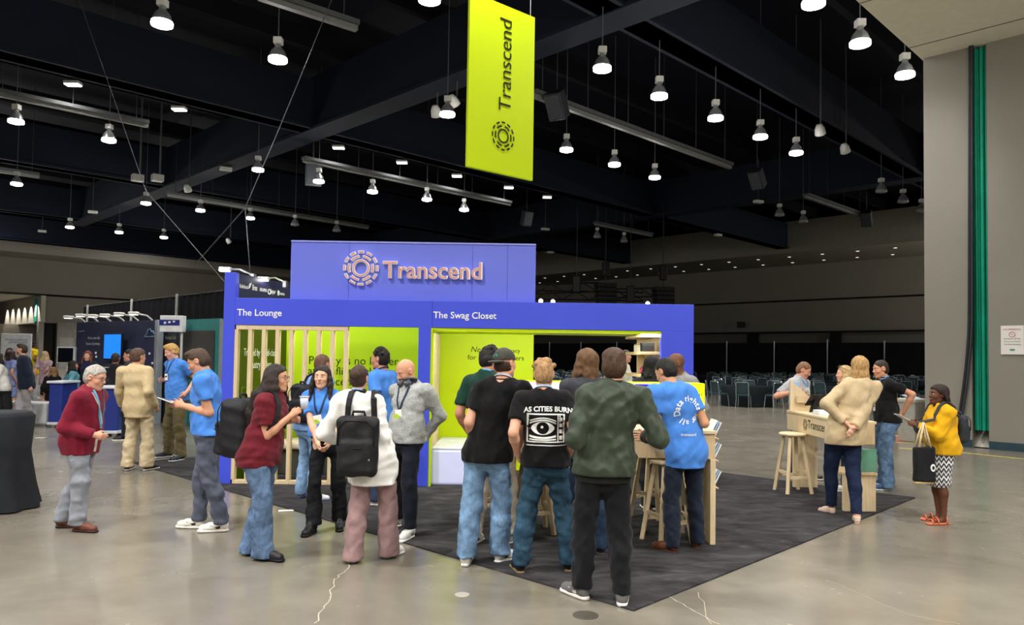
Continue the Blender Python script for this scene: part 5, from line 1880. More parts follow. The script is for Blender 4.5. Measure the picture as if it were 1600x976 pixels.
# ------------------------------------------------------------------ furniture
def stool_proto(name, label, loc, rz, h=.76, group='pale wooden bar stools'):
    r = thing(name, label, 'stool', loc, rz, group)
    obj('seat', MB().lathe([(.001, h - .04), (.15, h - .04), (.175, h - .028), (.178, h - .012), (.165, h), (.001, h)], n=28), PINE, r, False, False)
    ends = []
    for i in range(4):
        a = math.pi / 4 + i * math.pi / 2
        t_, b_ = Vector((math.cos(a) * .115, math.sin(a) * .115, h - .04)), Vector((math.cos(a) * .235, math.sin(a) * .235, 0.0))
        obj('leg', MB().beam(b_, t_, .038, .038, (math.cos(a + math.pi / 2), math.sin(a + math.pi / 2), 0)), PINE, r, False, False)
        ends.append((b_, t_))
    for i in range(4):
        f = .36 if i % 2 else .28
        a, b = ends[i], ends[(i + 1) % 4]
        obj('rung', MB().beam(a[0].lerp(a[1], f), b[0].lerp(b[1], f), .022, .034), PINE, r, False, False)
    return r
def floor_at(px, py, z=0.0):
    p = onz(px, py, z)
    return p
s1 = floor_at(1042, 846, CZ)
st1 = stool_proto('bar_stool', 'pale wooden bar stool right behind the man in the data rights tee', s1, .35)
dup(st1, floor_at(1018, 806, CZ), .9, 'pale wooden bar stool further in, beyond the bomber jacket man')
dup(st1, floor_at(833, 830, CZ), .2, 'pale wooden bar stool between the legs of the printed tee man')
dup(st1, floor_at(760, 816, CZ), .5, 'pale wooden bar stool mostly hidden behind the light jeans')
s4 = onz(1239, 768, CZ)
dup(st1, s4, .15, 'pale wooden bar stool standing alone by the lettered counter')
# main counter with a light box on top
CD = onz(1120, 851, CZ).y
cx1 = at(1120, 600, CD).x
czt = at(1120, 673, CD).z
cx0 = at(800, 600, CD + .9).x
ct_ = thing('demo_counter', 'pale wooden bar-height demo counter under the glowing screen', 'counter', ((cx0 + cx1) / 2, CD + .5, CZ))
def slanted(name, x0, x1, y0, y1, z0, z1, m_, parent, dx=0):
    mb = MB()
    q = [(x0, y0), (x1, y0), (x1, y1), (x0, y1)]
    mb.add([(x + dx, y, z0) for x, y in q] + [(x, y, z1) for x, y in q], [(3, 2, 1, 0), (4, 5, 6, 7), (0, 1, 5, 4), (1, 2, 6, 5), (2, 3, 7, 6), (3, 0, 4, 7)])
    return obj(name, mb, m_, parent)
bb('worktop', cx0, cx1, CD, CD + .95, czt - .03, czt, PINE, ct_)
bb('apron', cx0, cx1 - .005, CD + .02, CD + .06, czt - .26, czt - .03, PINE2, ct_)
bb('apron_end', cx1 - .05, cx1 - .005, CD + .06, CD + .93, czt - .26, czt - .03, PINE2, ct_)
bb('end_panel', cx1 - .055, cx1 - .005, CD + .0, CD + .62, CZ, czt - .26, PINE, ct_)
slanted('inner_panel', cx1 - .34, cx1 - .30, CD + .45, CD + .9, CZ, czt - .03, PINE, ct_, .12)
bb('end_panel', cx0, cx0 + .05, CD + .1, CD + .9, CZ, czt - .26, PINE, ct_)
# light box screen on the counter
sbd = CD + .55
bx0, bx1 = at(784, 600, sbd).x, at(1101, 600, sbd).x
zb1, zb0_ = at(900, 596, sbd).z, czt
scr = thing('display_screen', 'wide glowing white and lime display standing on the demo counter', 'screen', ((bx0 + bx1) / 2, sbd + .1, czt))
bb('housing', bx0, bx1, sbd, sbd + .30, zb0_, zb1, mat('d7f000', 0.4, 0.3, var=0, emit=0.35), scr, .004)
def lit(name, x0, x1, y0, y1, c, e, parent=scr, k=.003):
    X0, X1 = at(x0, 600, sbd).x, at(x1, 600, sbd).x
    Z0, Z1 = at((x0 + x1) / 2, y1, sbd).z, at((x0 + x1) / 2, y0, sbd).z
    Z0 = max(Z0, czt + .005); Z1 = min(Z1, zb1 - .004)
    return obj(name, MB().box(((X0 + X1) / 2, sbd - k / 2, (Z0 + Z1) / 2), (X1 - X0, k, Z1 - Z0)), mat(c, 0.3, 0.4, var=0, emit=e), parent)
lit('screen_glass', 826, 1032, 598, 666, 'e9f0fb', 0.9)
lit('picture_navy', 992, 1032, 600, 666, '2422a8', 0.5, k=.006)
Mc = Matrix.Translation((at(1012, 600, sbd).x, sbd - .007, at(1012, 645, sbd).z)) @ Matrix.Rotation(math.pi / 2, 4, 'X')
am = MB(); arcs(am, .155, .075, 4, .1, Mc, .002, math.pi / 2); am.v, am.f = am.v[:48], [f for f in am.f if max(f) < 48]; obj('picture_arc', am, mat('f0b6d8', 0.3, var=0, emit=0.7), scr)
lit('screen_text_line', 845, 872, 606, 608, 'aeb9cc', 0.5, k=.006)
lit('screen_text_line', 845, 866, 611, 613, 'aeb9cc', 0.5, k=.006)
lit('lime_face', 1062, 1101, 598, 668, 'e6fb10', 0.75)
front_text('m', 812, 820, 604, sbd, INKB, scr, .006)
front_text('io', 1090, 1097, 618, sbd, INKB, scr, .006)
# brochure racks on the counter's end
for i, (py, lab) in enumerate(((672, 'top tilted brochure stack on the end of the demo counter'), (706, 'middle brochure stack on the end of the demo counter'), (748, 'lowest brochure stack on the end of the demo counter'))):
    z_ = at(1122, py, CD + .3).z
    r = thing('brochure_stack', lab, 'brochures', (cx1 + .06, CD + .35, z_), 0, 'brochure stacks on the counter end')
    M = Matrix.Rotation(.45, 4, 'Y')
    obj('tray', MB().bbox((0, 0, 0), (.10, .28, .012), .003, M=M @ Matrix.Translation((0, 0, -.06))), PINE, r, world=False)
    for k in range(3):
        obj('brochure', MB().bbox((0, 0, 0), (.012, .2, .15), .002, M=M @ Matrix.Translation((-.03 + k * .025, .01 * k, .02))), mat(('f3f6fa', '9fb8d8', 'e4edf5')[k], 0.4), r, world=False)
# lettered counter on the right: runs away from the camera
r0, r1 = onz(1277, 760, CZ), onz(1365, 797, CZ)
rx = (r0.x + r1.x) / 2
ry0, ry1 = r1.y - .1, r0.y + .15
rzt = at(1235, 641, ry1 - .1).z
rc = thing('lettered_counter', 'pale wooden counter with dark logo lettering on its apron, beside the carpet edge', 'counter', (rx, (ry0 + ry1) / 2, CZ))
lx = at(1231, 640, ry1).x - .02
wtop = .36
bb('worktop', lx, lx + wtop, ry0, ry1, rzt - .03, rzt, PINE, rc)
ap = bb('apron', lx + .01, lx + .05, ry0, ry1, rzt - .26, rzt - .03, PINE, rc)
bb('apron_end', lx + .05, lx + wtop - .02, ry0, ry0 + .04, rzt - .26, rzt - .03, PINE2, rc)
bb('end_panel', lx + .02, lx + .34, ry1 - .22, ry1 - .16, CZ, rzt - .26, PINE, rc)
bb('end_panel', lx + .0, lx + .36, ry0 + .02, ry0 + .08, CZ, .42, PINE, rc)
bb('ledge', lx - .01, lx + .37, ry0, ry0 + .5, .42, .45, PINE2, rc)
bb('glass_front', lx + .16, lx + .36, ry0 + .0, ry0 + .02, .46, .72, mat('6fa58c', 0.15, 0.5, var=0.05), rc)
Ma = Matrix(((0, -1, 0, 0), (0, 0, 1, 0), (-1, 0, 0, 0), (0, 0, 0, 1))).to_3x3().transposed().to_4x4()
def on_apron(px, py):
    q = ray(px, py)
    s_ = (lx + .006) / q.x
    M = Ma.copy(); M.translation = Vector((lx + .006, q.y * s_, CAM_H + q.z * s_))
    return M
w_ = on_apron(1256, 668).translation.y - on_apron(1288, 675).translation.y
Mtx = on_apron(1262, 668.5)
flat_text('Transcend', w_, Mtx, INKB, ap)
lg = MB(); ring_logo(lg, .075, on_apron(1258, 663)); obj('ring_logo', lg, INKB, ap)
# things on the lettered counter
tb_ = Vector((lx + .22, ry1 - .35, rzt))
r = thing('tablet_stand', 'purple tablet on a black stand on the lettered counter', 'tablet', tuple(tb_), .4)
obj('stand', MB().prism([(-.06, 0), (.06, 0), (.01, .16), (-.01, .16)], Matrix.Rotation(math.pi / 2, 4, 'X'), .05), mat('17171a'), r, world=False)
Mt_ = Matrix.Translation((.02, -.03, .16)) @ Matrix.Rotation(-.9, 4, 'X')
tab = obj('tablet', MB().bbox((0, 0, 0), (.26, .19, .012), .004, M=Mt_), mat('1c1c22', 0.3), r, world=False)
obj('screen', MB().box((0, 0, .008), (.235, .165, .003), M=Mt_), mat('4a3f86', 0.2, var=0, emit=0.6), tab, world=False)
r = thing('brochure_holder', 'pale wooden brochure holder with a slanted side on the lettered counter', 'holder', (lx + .1, ry1 - .12, rzt), 0)
obj('side_board', MB().prism([(0, 0), (.34, 0), (.34, .12), (.0, .42)], Matrix.Translation((-.1, 0, 0)) @ Matrix.Rotation(math.pi / 2, 4, 'X'), .02), PINE, r, world=False)
obj('leaflets', MB().bbox((-.02, .05, .24), (.12, .06, .3), .004), mat('9cc3e6', 0.4), r, world=False)
obj('pocket', MB().bbox((.05, -.06, .16), (.16, .02, .1), .004), PINE2, r, world=False)
r = thing('leaflet_tray', 'clear tray of white leaflets at the near end of the lettered counter', 'tray', (lx + .12, ry0 + .95, rzt))
obj('tray', MB().bbox((0, 0, .015), (.14, .24, .03), .006), mat('dfe4ea', 0.15, 0.5), r, world=False)
obj('leaflet', MB().bbox((0, 0, .045), (.12, .2, .03), .004), mat('f4f4f2'), r, world=False)
# grey waste bin with papers by the wall
p = onz(1424, 689)
r = thing('waste_bin', 'grey waste bin topped with a blue and white notice near the grey wall', 'bin', tuple(p), .6)
obj('body', MB().bbox((0, 0, .42), (.42, .38, .84), .02), mat('9d9a92', 0.6), r, world=False)
obj('lid', MB().bbox((0, 0, .88), (.46, .42, .1), .03), mat('b3b0a8', 0.6), r, world=False)
obj('notice', MB().bbox((0, -.02, 0), (.36, .28, .02), .004, M=Matrix.Translation((0, 0, .96)) @ Matrix.Rotation(.3, 4, 'X')), mat('a9c6dc', 0.4), r, world=False)
# black-draped table at the left edge
p = onz(-39, 800)
r = thing('draped_table', 'black cloth-covered high table cut by the left edge', 'table', (p.x, p.y + .2, 0))
cl = MB()
n = 40
for k in range(n):
    a = 2 * math.pi * k / n
    w = math.sin(a * 9)
    for rr, z_ in ((.36, 1.02), (.40, .98), (.37 + .01 * w, .6), (.42 + .025 * w, .25), (.47 + .04 * w, .015)):
        cl.v.append((rr * math.cos(a), rr * math.sin(a), z_))
for k in range(n):
    for j in range(4):
        a, b = k * 5 + j, ((k + 1) % n) * 5 + j
        cl.f.append((a, a + 1, b + 1, b))
cl.f.append(tuple(k * 5 for k in range(n)))
obj('cloth', cl, mat('24262b', 0.9, 0.15, var=0.15), r, True, False)
obj('top', MB().lathe([(.001, 1.0), (.36, 1.0), (.36, 1.026), (.001, 1.026)], n=32), mat('2a2c31', 0.9), r, True, False)
# scraps of paper on the floor
for px, py, rz, lab in ((447, 798, .3, 'white paper scrap on the floor by the jeans of the backpack woman'), (63, 684, .1, 'white paper scrap on the floor by the white pouf'), (1277, 829, .2, 'pale scrap at the carpet edge')):
    p = onz(px, py, .001 if px != 1277 else .001)
    o = obj('paper_scrap', MB().bbox((p.x, p.y, .005), (.16, .07, .006), .002, rz), mat('e8e6df', 0.6))
    tag(o, lab, 'paper')

# ------------------------------------------------------------------ banquet seating in the dark half of the hall
TEAL = mat('2d3f45', 0.75, 0.25, var=0.1, vs=5)
CHROME = mat('b9c0c4', 0.3, 0.5, metal=0.7)
CHL = 'teal padded banquet chair with steel frame seen through the booth window'
def chair_proto(full=True):
    r = thing('banquet_chair', CHL, 'chair', (0, 0, 0), 0, 'banquet chairs around the far round tables')
    obj('seat', MB().bbox((0, 0, .45), (.44, .42, .07), .02), TEAL, r, False, False)
    M = Matrix.Translation((0, -.22, .70)) @ Matrix.Rotation(.14, 4, 'X')
    obj('backrest', MB().bbox((0, 0, 0), (.42, .05, .38), .018, M=M), TEAL, r, False, False)
    f = MB()
    f.tube([(-.22, -.20, .40), (-.22, -.22, .55), (-.215, -.27, .88), (-.18, -.278, .915), (.18, -.278, .915), (.215, -.27, .88), (.22, -.22, .55), (.22, -.20, .40)], .014, 5)
    obj('back_frame', f, CHROME, r, False, False)
    for sx_, sy_ in ((-.21, .19), (.21, .19), (-.21, -.2), (.21, -.2)):
        obj('leg', MB().tube([(sx_, sy_, .42), (sx_ * 1.08, sy_ * 1.25, 0)], .013, 5), CHROME, r, False, False)
    return r
CP = chair_proto()
cmesh = MB()
FAR = None
def table_proto():
    r = thing('banquet_table', 'round banquet table under a dark cloth among the far chairs', 'table', (0, 0, 0), 0, 'round banquet tables')
    cl = MB()
    n = 24
    for k in range(n):
        a = 2 * math.pi * k / n
        w = math.sin(a * 7)
        for rr, z_ in ((.90, .75), (.915, .73), (.90 + .02 * w, .4), (.93 + .05 * w, .02)):
            cl.v.append((rr * math.cos(a), rr * math.sin(a), z_))
    for k in range(n):
        for j in range(3):
            a, b = k * 4 + j, ((k + 1) % n) * 4 + j
            cl.f.append((a, a + 1, b + 1, b))
    cl.f.append(tuple(k * 4 for k in range(n)))
    obj('cloth', cl, mat('1c2226', 0.9, 0.15, var=0.1), r, True, False)
    return r
TP_ = table_proto()
rnd = random.Random(5)
def seen(p):
    if p.y < 5:
        return None
    q = CAM_R.transposed() @ (Vector((p.x, p.y, .8)) - Vector((0, 0, CAM_H)))
    return 800 + CAM_F * q.x / -q.z
used_t = used_c = 0
spots = []
for i in range(-12, 14):
    for j in range(0, 30):
        p = DA * (17.0 + i * 3.3 + (j % 2) * 1.2) + DB * (20.0 + j * 3.1)
        x = seen(p)
        if x is None or p.y < 28.2 or p.dot(DB) > dr0.dot(DB) - 1.6:
            continue
        if 840 < x < 992 or 1092 < x < 1442:
            if x > 1390 and p.y < 33:
                continue
            spots.append((p.y, p))
spots.sort(key=lambda t: t[0])
chairs = []
for y, p in spots:
    chairs += [(p, k) for k in range(8)]
first_t = True
nch = 0
for y, p in spots:
    if nch > 285:
        break
    if first_t:
        TP_.location = p
        first_t = False
    else:
        dup(TP_, p, rnd.uniform(0, 1))
    ph = rnd.uniform(0, .7)
    for k in range(8):
        a = ph + k * math.pi / 4 + rnd.uniform(-.06, .06)
        q = p + Vector((math.cos(a), math.sin(a), 0)) * rnd.uniform(1.22, 1.30)
        if q.dot(DB) > dr0.dot(DB) - .5 or any((q - t_[1]).length < 1.32 for t_ in spots if t_[1] is not p and abs(t_[0] - y) < 4):
            continue
        nch += 1
        rz = a + math.pi / 2 + rnd.uniform(-.15, .15)
        if nch == 1:
            CP.location = q
            CP.rotation_euler = (0, 0, rz)
        else:
            dup(CP, q, rz, None if seen(q) < 1040 else 'teal padded banquet chair with steel frame in the rows right of the booth')
print('chairs', nch)

# ------------------------------------------------------------------ neighbouring stands at the left
n0, n1 = at(120, 500, 19.9), at(247, 500, 17.8)
n0.z = n1.z = 0
dn = (n1 - n0).normalized()
LN = (n1 - n0).length
zn = (at(120, 503, n0.y).z + at(247, 500, n1.y).z) / 2
nb = thing('navy_stand', 'dark navy exhibition back wall with white slogan and a row of arm lamps', 'stand', tuple((n0 + n1) / 2), 0)
Mn2 = Matrix(((*dn, 0), (0, 0, 1, 0), (*dn.cross(Vector((0, 0, 1))), 0), (0, 0, 0, 1))).to_3x3().transposed().to_4x4()
def nav(px, py, k=.0):
    p = on_line(px, n0, dn)
    M = Mn2.copy()
    M.translation = Vector((p.x, p.y, at(px, py, p.y).z)) + Mn2.to_3x3() @ Vector((0, 0, .004 + k))
    return M
pn = MB().bbox((0, 0, 0), (LN, zn, .08), .005, M=Mn2.copy() if False else Matrix.Translation((n0 + n1) / 2 + Vector((0, 0, zn / 2)) + dn.cross(Vector((0, 0, 1))) * -.04) @ Mn2.to_3x3().to_4x4())
wall_n = obj('back_panel', pn, mat('3a3f5c', 0.5, 0.3, var=0.08, vs=.6), nb)
obj('end_cap', MB().bbox((0, 0, 0), (.12, zn, .16), .01, M=Matrix.Translation(n1 + dn * .06 + Vector((0, 0, zn / 2))) @ Mn2.to_3x3().to_4x4()), mat('b4bac6', 0.35, metal=0.4), nb)
def nav_text(s, x0, x1, y, m_=WHITE):
    w = (on_line(x1, n0, dn) - on_line(x0, n0, dn)).length
    return flat_text(s, w, nav(x0, y), m_, wall_n)
nav_text('We\u2019ve seen the', 136, 155, 529.5)
nav_text('future of privacy.', 134, 156, 538.5)
nav_text('Trust', 166, 182, 536.5)
sk_ = MB()
pts = [nav(px, py, .003).translation for px, py in ((225, 524.5), (229, 521), (230, 515), (234, 513.5), (236, 518), (238, 516.5), (240, 521), (246, 521.5))]
sk_.tube(pts, .010, 5)
obj('skyline_print', sk_, mat('8fc7ea', 0.5), wall_n)
obj('line_print', MB().tube([nav(225, 526, .003).translation, nav(246, 525, .003).translation], .010, 5), mat('8fc7ea', 0.5), wall_n)
obj('line_print', MB().tube([nav(122, 518, .003).translation, nav(130, 517, .003).translation], .008, 5), mat('8fc7ea', 0.5), wall_n)
for px, py in ((150, 551), (151, 557), (234, 552), (239, 567)):
    p = nav(px, py, .003).translation
    obj('star_print', MB().box(tuple(p), (.05, .01, .05)), WHITE, wall_n)
for k, (hx_, hy_, tx_, ty_) in enumerate(((107, 495, 131, 502.5), (126, 492, 151, 502), (145, 493, 171, 501.5), (164, 492, 192, 501), (186, 490, 214, 500), (209, 489, 236, 499))):
    p = on_line(tx_, n0, dn)
    b = Vector((p.x, p.y, zn))
    a = at(hx_, hy_, p.y - .55)
    r = thing('arm_lamp', 'white arm lamp clipped on the navy stand, ' + ('first at the left end', 'second in the row', 'third in the row', 'fourth in the row', 'fifth by the white upright', 'last beside the silver end')[k], 'lamp', tuple(b), 0, 'arm lamps on the navy stand')
    obj('arm', MB().tube([b, b.lerp(a, .3) + Vector((0, 0, .06)), a], .02, 6), mat('e8e8e6', 0.4), r)
    obj('head', MB().bbox(a, (.22, .16, .07), .03), mat('eceae6', 0.4), r)
    obj('lens', MB().box(tuple(a - Vector((0, 0, .037))), (.16, .11, .008)), mat('fff6e0', 0.3, var=0, emit=4), r)
# monitor on the navy stand
mA, mB = nav(175, 560, .12), nav(204, 560, .12)
pm0, pm1 = on_line(175.5, n0, dn), on_line(203.5, n0, dn)
mw = (pm1 - pm0).length
zc0, zc1 = at(190, 562, pm0.y).z, at(190, 521, pm0.y).z
ctr = (pm0 + pm1) / 2 + Vector((0, 0, (zc0 + zc1) / 2)) + Mn2.to_3x3() @ Vector((0, 0, .2))
r = thing('monitor', 'wall monitor showing a bright blue picture on the navy stand', 'monitor', tuple(ctr))
Mm = Mn2.copy(); Mm.translation = ctr
obj('frame', MB().bbox((0, 0, 0), (mw, zc1 - zc0, .06), .01, M=Mm), mat('131722', 0.4), r)
sc_ = obj('screen', MB().box((0, 0, .032), (mw * .93, (zc1 - zc0) * .9, .006), M=Mm), mat('1f74d8', 0.3, var=0.15, vs=3, emit=0.9), r)
obj('mount', MB().bbox((0, 0, 0), (.2, .2, .2), .01, M=Mm @ Matrix.Translation((0, 0, -.12))), mat('15161a'), r)
# teal stand beside it, with a dark picture panel
t0_, t1_ = at(252, 500, 18.4), at(352, 500, 16.6)
t0_.z = t1_.z = 0
dt = (t1_ - t0_).normalized()
Mt2 = Matrix(((*dt, 0), (0, 0, 1, 0), (*dt.cross(Vector((0, 0, 1))), 0), (0, 0, 0, 1))).to_3x3().transposed().to_4x4()
zt_ = at(350, 499.5, t1_.y).z
ts = thing('teal_stand', 'teal exhibition back wall with a dark picture panel behind the blond man', 'stand', tuple((t0_ + t1_) / 2))
LT = (t1_ - t0_).length
def pan(name, x0, x1, y0, y1, th, m_, k=0.0):
    a, b = on_line(x0, t0_, dt), on_line(x1, t0_, dt)
    z0_, z1_ = (0.0 if y1 is None else at((x0 + x1) / 2, y1, a.y).z), at((x0 + x1) / 2, y0, (a.y + b.y) / 2).z
    c = (a + b) / 2 + Vector((0, 0, (z0_ + z1_) / 2)) + Mt2.to_3x3() @ Vector((0, 0, k))
    M = Mt2.copy(); M.translation = c
    return obj(name, MB().bbox((0, 0, 0), ((b - a).length, z1_ - z0_, th), .004, M=M), m_, ts)
pan('back_panel', 256, 344, 499, None, .08, mat('3f8a88', 0.5, 0.3, var=0.08))
pan('end_post', 346, 354, 499, None, .14, mat('b9c2c8', 0.35, metal=0.4))
pan('picture_panel', 282, 338, 516.5, 590, .03, mat('4c4a49', 0.4, 0.3, var=0.35, vs=1.2), .07)
pan('dark_panel', 257, 281, 518, None, .03, mat('3a414c', 0.5), .07)
a = on_line(263, t0_, dt)
M = Mt2.copy(); M.translation = Vector((a.x, a.y, at(263, 530, a.y).z)) + Mt2.to_3x3() @ Vector((0, 0, .10))
flat_text('About Us', (on_line(280, t0_, dt) - a).length, M, mat('d5d8a0', 0.5), ts)
# white hanging sign box with blue lettering
p0, p1 = at(256, 505, 17.2), at(285, 505, 17.0)
r = thing('sign_box', 'white sign box with dark blue band on a pole before the teal stand', 'sign', ((p0.x + p1.x) / 2, 17.1, 0))
z0_, z1_ = at(270, 518.5, 17.1).z, at(270, 493, 17.1).z
bb('box_body', p0.x, p1.x, 17.0, 17.2, z0_, z1_, mat('eef0f4', 0.35), r, .01)
bb('blue_band', p0.x - .005, p1.x - .06, 16.985, 17.0, z0_ + (z1_ - z0_) * .40, z0_ + (z1_ - z0_) * .74, mat('232f86', 0.4), r, .003)
for k in range(3):
    x_ = p0.x + .1 + k * .1
    bb('white_mark', x_, x_ + .05, 16.98, 16.986, z0_ + (z1_ - z0_) * (.48 + .05 * k), z0_ + (z1_ - z0_) * (.62 + .03 * k), WHITE, r, .001)
obj('pole', MB().tube([(p1.x - .06, 17.12, 0), (p1.x - .06, 17.12, z0_ + .02)], .03, 8), mat('d8d8d6'), r)
# blue kiosk counters with white tops
def kiosk(x0, x1, ytop, ybot, d, lab, dep=.6):
    a, b = at(x0, 600, d), at(x1, 600, d)
    z1_ = at((x0 + x1) / 2, ytop, d).z
    r = thing('kiosk_counter', lab, 'counter', ((a.x + b.x) / 2, d + dep / 2, 0))
    bb('body', a.x, b.x, d, d + dep, .1, z1_ - .05, mat('2c3c8e', 0.4, 0.4, var=0.06), r, .02)
    bb('top', a.x - .04, b.x + .04, d - .04, d + dep + .04, z1_ - .05, z1_, mat('e6e9f2', 0.35), r, .01)
    bb('plinth', a.x - .02, b.x + .02, d - .02, d + dep + .02, .06, .12, mat('dcdfe6', 0.4), r, .01)
    for x_ in (a.x + .08, b.x - .08):
        for y_ in (d + .08, d + dep - .08):
            obj('wheel', MB().lathe([(.001, -.02), (.05, -.02), (.05, .02), (.001, .02)], n=12, M=Matrix.Translation((x_, y_, .05)) @ Matrix.Rotation(math.pi / 2, 4, 'X')), mat('e4e4e4', 0.4), r)
    return r
kd = onz(170, 682).y
kiosk(150, 184, 603, 680, kd, 'blue kiosk counter with white top behind the man in the red cardigan')
kd2 = onz(90, 668).y
kiosk(77, 97, 595, 668, kd2, 'blue wheeled kiosk counter beside the woman in teal print')
# black office chair by the kiosk
p = onz(99, 648)
r = thing('office_chair', 'black chair tucked in front of the blue wheeled kiosk', 'chair', (p.x, kd2 - .35, 0), .3)
obj('seat', MB().bbox((0, 0, .62), (.42, .4, .07), .03), mat('1b1c22'), r, world=False)
obj('backrest', MB().bbox((0, -.2, .86), (.42, .06, .36), .03), mat('1b1c22'), r, world=False)
for sx_ in (-.17, .17):
    for sy_ in (-.17, .17):
        obj('leg', MB().tube([(sx_, sy_, .6), (sx_ * 1.2, sy_ * 1.2, 0)], .014, 5), mat('8c8f94', 0.3, metal=0.6), r, world=False)
# white poufs
for px0, px1, y0, y1, lab in ((11, 27, 630, 664, 'white block seat at the far left behind the grey trousers'), (27, 74, 632, 665, 'long white block seat behind the navy blazer man')):
    d_ = onz((px0 + px1) / 2, y1).y
    a, b = at(px0, 600, d_), at(px1, 600, d_)
    r = thing('block_seat', lab, 'seat', ((a.x + b.x) / 2, d_ + .3, 0), 0, 'white block seats at the left')
    z1_ = at((px0 + px1) / 2, y0 - 3, d_).z
    bb('body', a.x, b.x, d_, d_ + .6, .03, z1_, mat('dedfe0', 0.6), r, .04)
    bb('base', a.x + .03, b.x - .03, d_ + .03, d_ + .57, 0, .04, mat('8d8f92', 0.6), r, .005)
# white sign board and monitor further back
d_ = 25.0
a, b = at(2, 520, d_), at(49, 522, d_)
r = thing('white_board', 'white printed sign board standing at the far left', 'board', ((a.x + b.x) / 2, d_, 0))
brd = bb('panel', a.x, b.x, d_, d_ + .06, .3, at(25, 521, d_).z, mat('e9ecf0', 0.5), r, .01)
for k, s_ in enumerate(('Privacy Compliance', 'and Governance')):
    front_text(s_, 6 + k * 5, 40, 531.5 + k * 4, d_, mat('44609a', 0.5), brd)
for x_ in (a.x + .1, b.x - .1):
    obj('foot', MB().bbox((x_, d_ + .03, .16), (.06, .4, .32), .01), mat('b9bcc0'), r)
d_ = 19.6
a, b = at(88.5, 560, d_), at(117, 560, d_)
r = thing('television', 'dark television on a white stand beside the navy stand', 'television', ((a.x + b.x) / 2, d_, 0))
z0_, z1_ = at(100, 567.5, d_).z, at(100, 541.5, d_).z
bb('frame', a.x, b.x, d_, d_ + .07, z0_, z1_, mat('d7dade', 0.3), r, .008)
bb('screen', a.x + .03, b.x - .05, d_ - .006, d_, z0_ + .03, z1_ - .03, mat('10131c', 0.15, 0.5, var=0), r, .001)
obj('pole', MB().tube([((a.x + b.x) / 2, d_ + .1, 0.03), ((a.x + b.x) / 2, d_ + .1, z1_ - .1)], .04, 8), mat('d8d8d6'), r)
obj('base', MB().bbox(((a.x + b.x) / 2, d_ + .1, .02), (.6, .5, .04), .01), mat('d8d8d6'), r)
# lit lobby wall: spotlights that wash it, and a teal hanging banner
for k in range(6):
    p = lw60 + DA * (1.2 + k * 2.5) - DB * .9
    l = bpy.data.lights.new('wall_washer', 'SPOT'); l.energy = 420; l.spot_size = 1.0; l.spot_blend = .35; l.shadow_soft_size = .03; l.color = (1, .95, .85)
    o = bpy.data.objects.new('wall_washer', l); COL.objects.link(o)
    o.location = (p.x, p.y, 6.8)
    o.rotation_euler = Vector((DB.x * .35, DB.y * .35, -1)).to_track_quat('-Z', 'Y').to_euler()
p = lw60 + DA * 1.6 - DB * .08
r = thing('teal_banner', 'teal banner with a white emblem on the lit lobby wall', 'banner', (p.x, p.y, 5.0))
Mq = Matrix(((*(DA * -1), 0), (0, 0, 1, 0), (*(DB * -1), 0), (0, 0, 0, 1))).to_3x3().transposed().to_4x4(); Mq.translation = Vector((p.x, p.y, 5.6))
obj('cloth', MB().bbox((0, 0, 0), (1.0, 2.4, .03), .005, M=Mq), mat('35b59f', 0.6), r)
obj('emblem', MB().prism([(-.3, -.7), (.3, -.7), (.34, .1), (0, .5), (-.34, .1)], Mq @ Matrix.Translation((0, 0, .018)), .01), mat('eef2f0'), r)

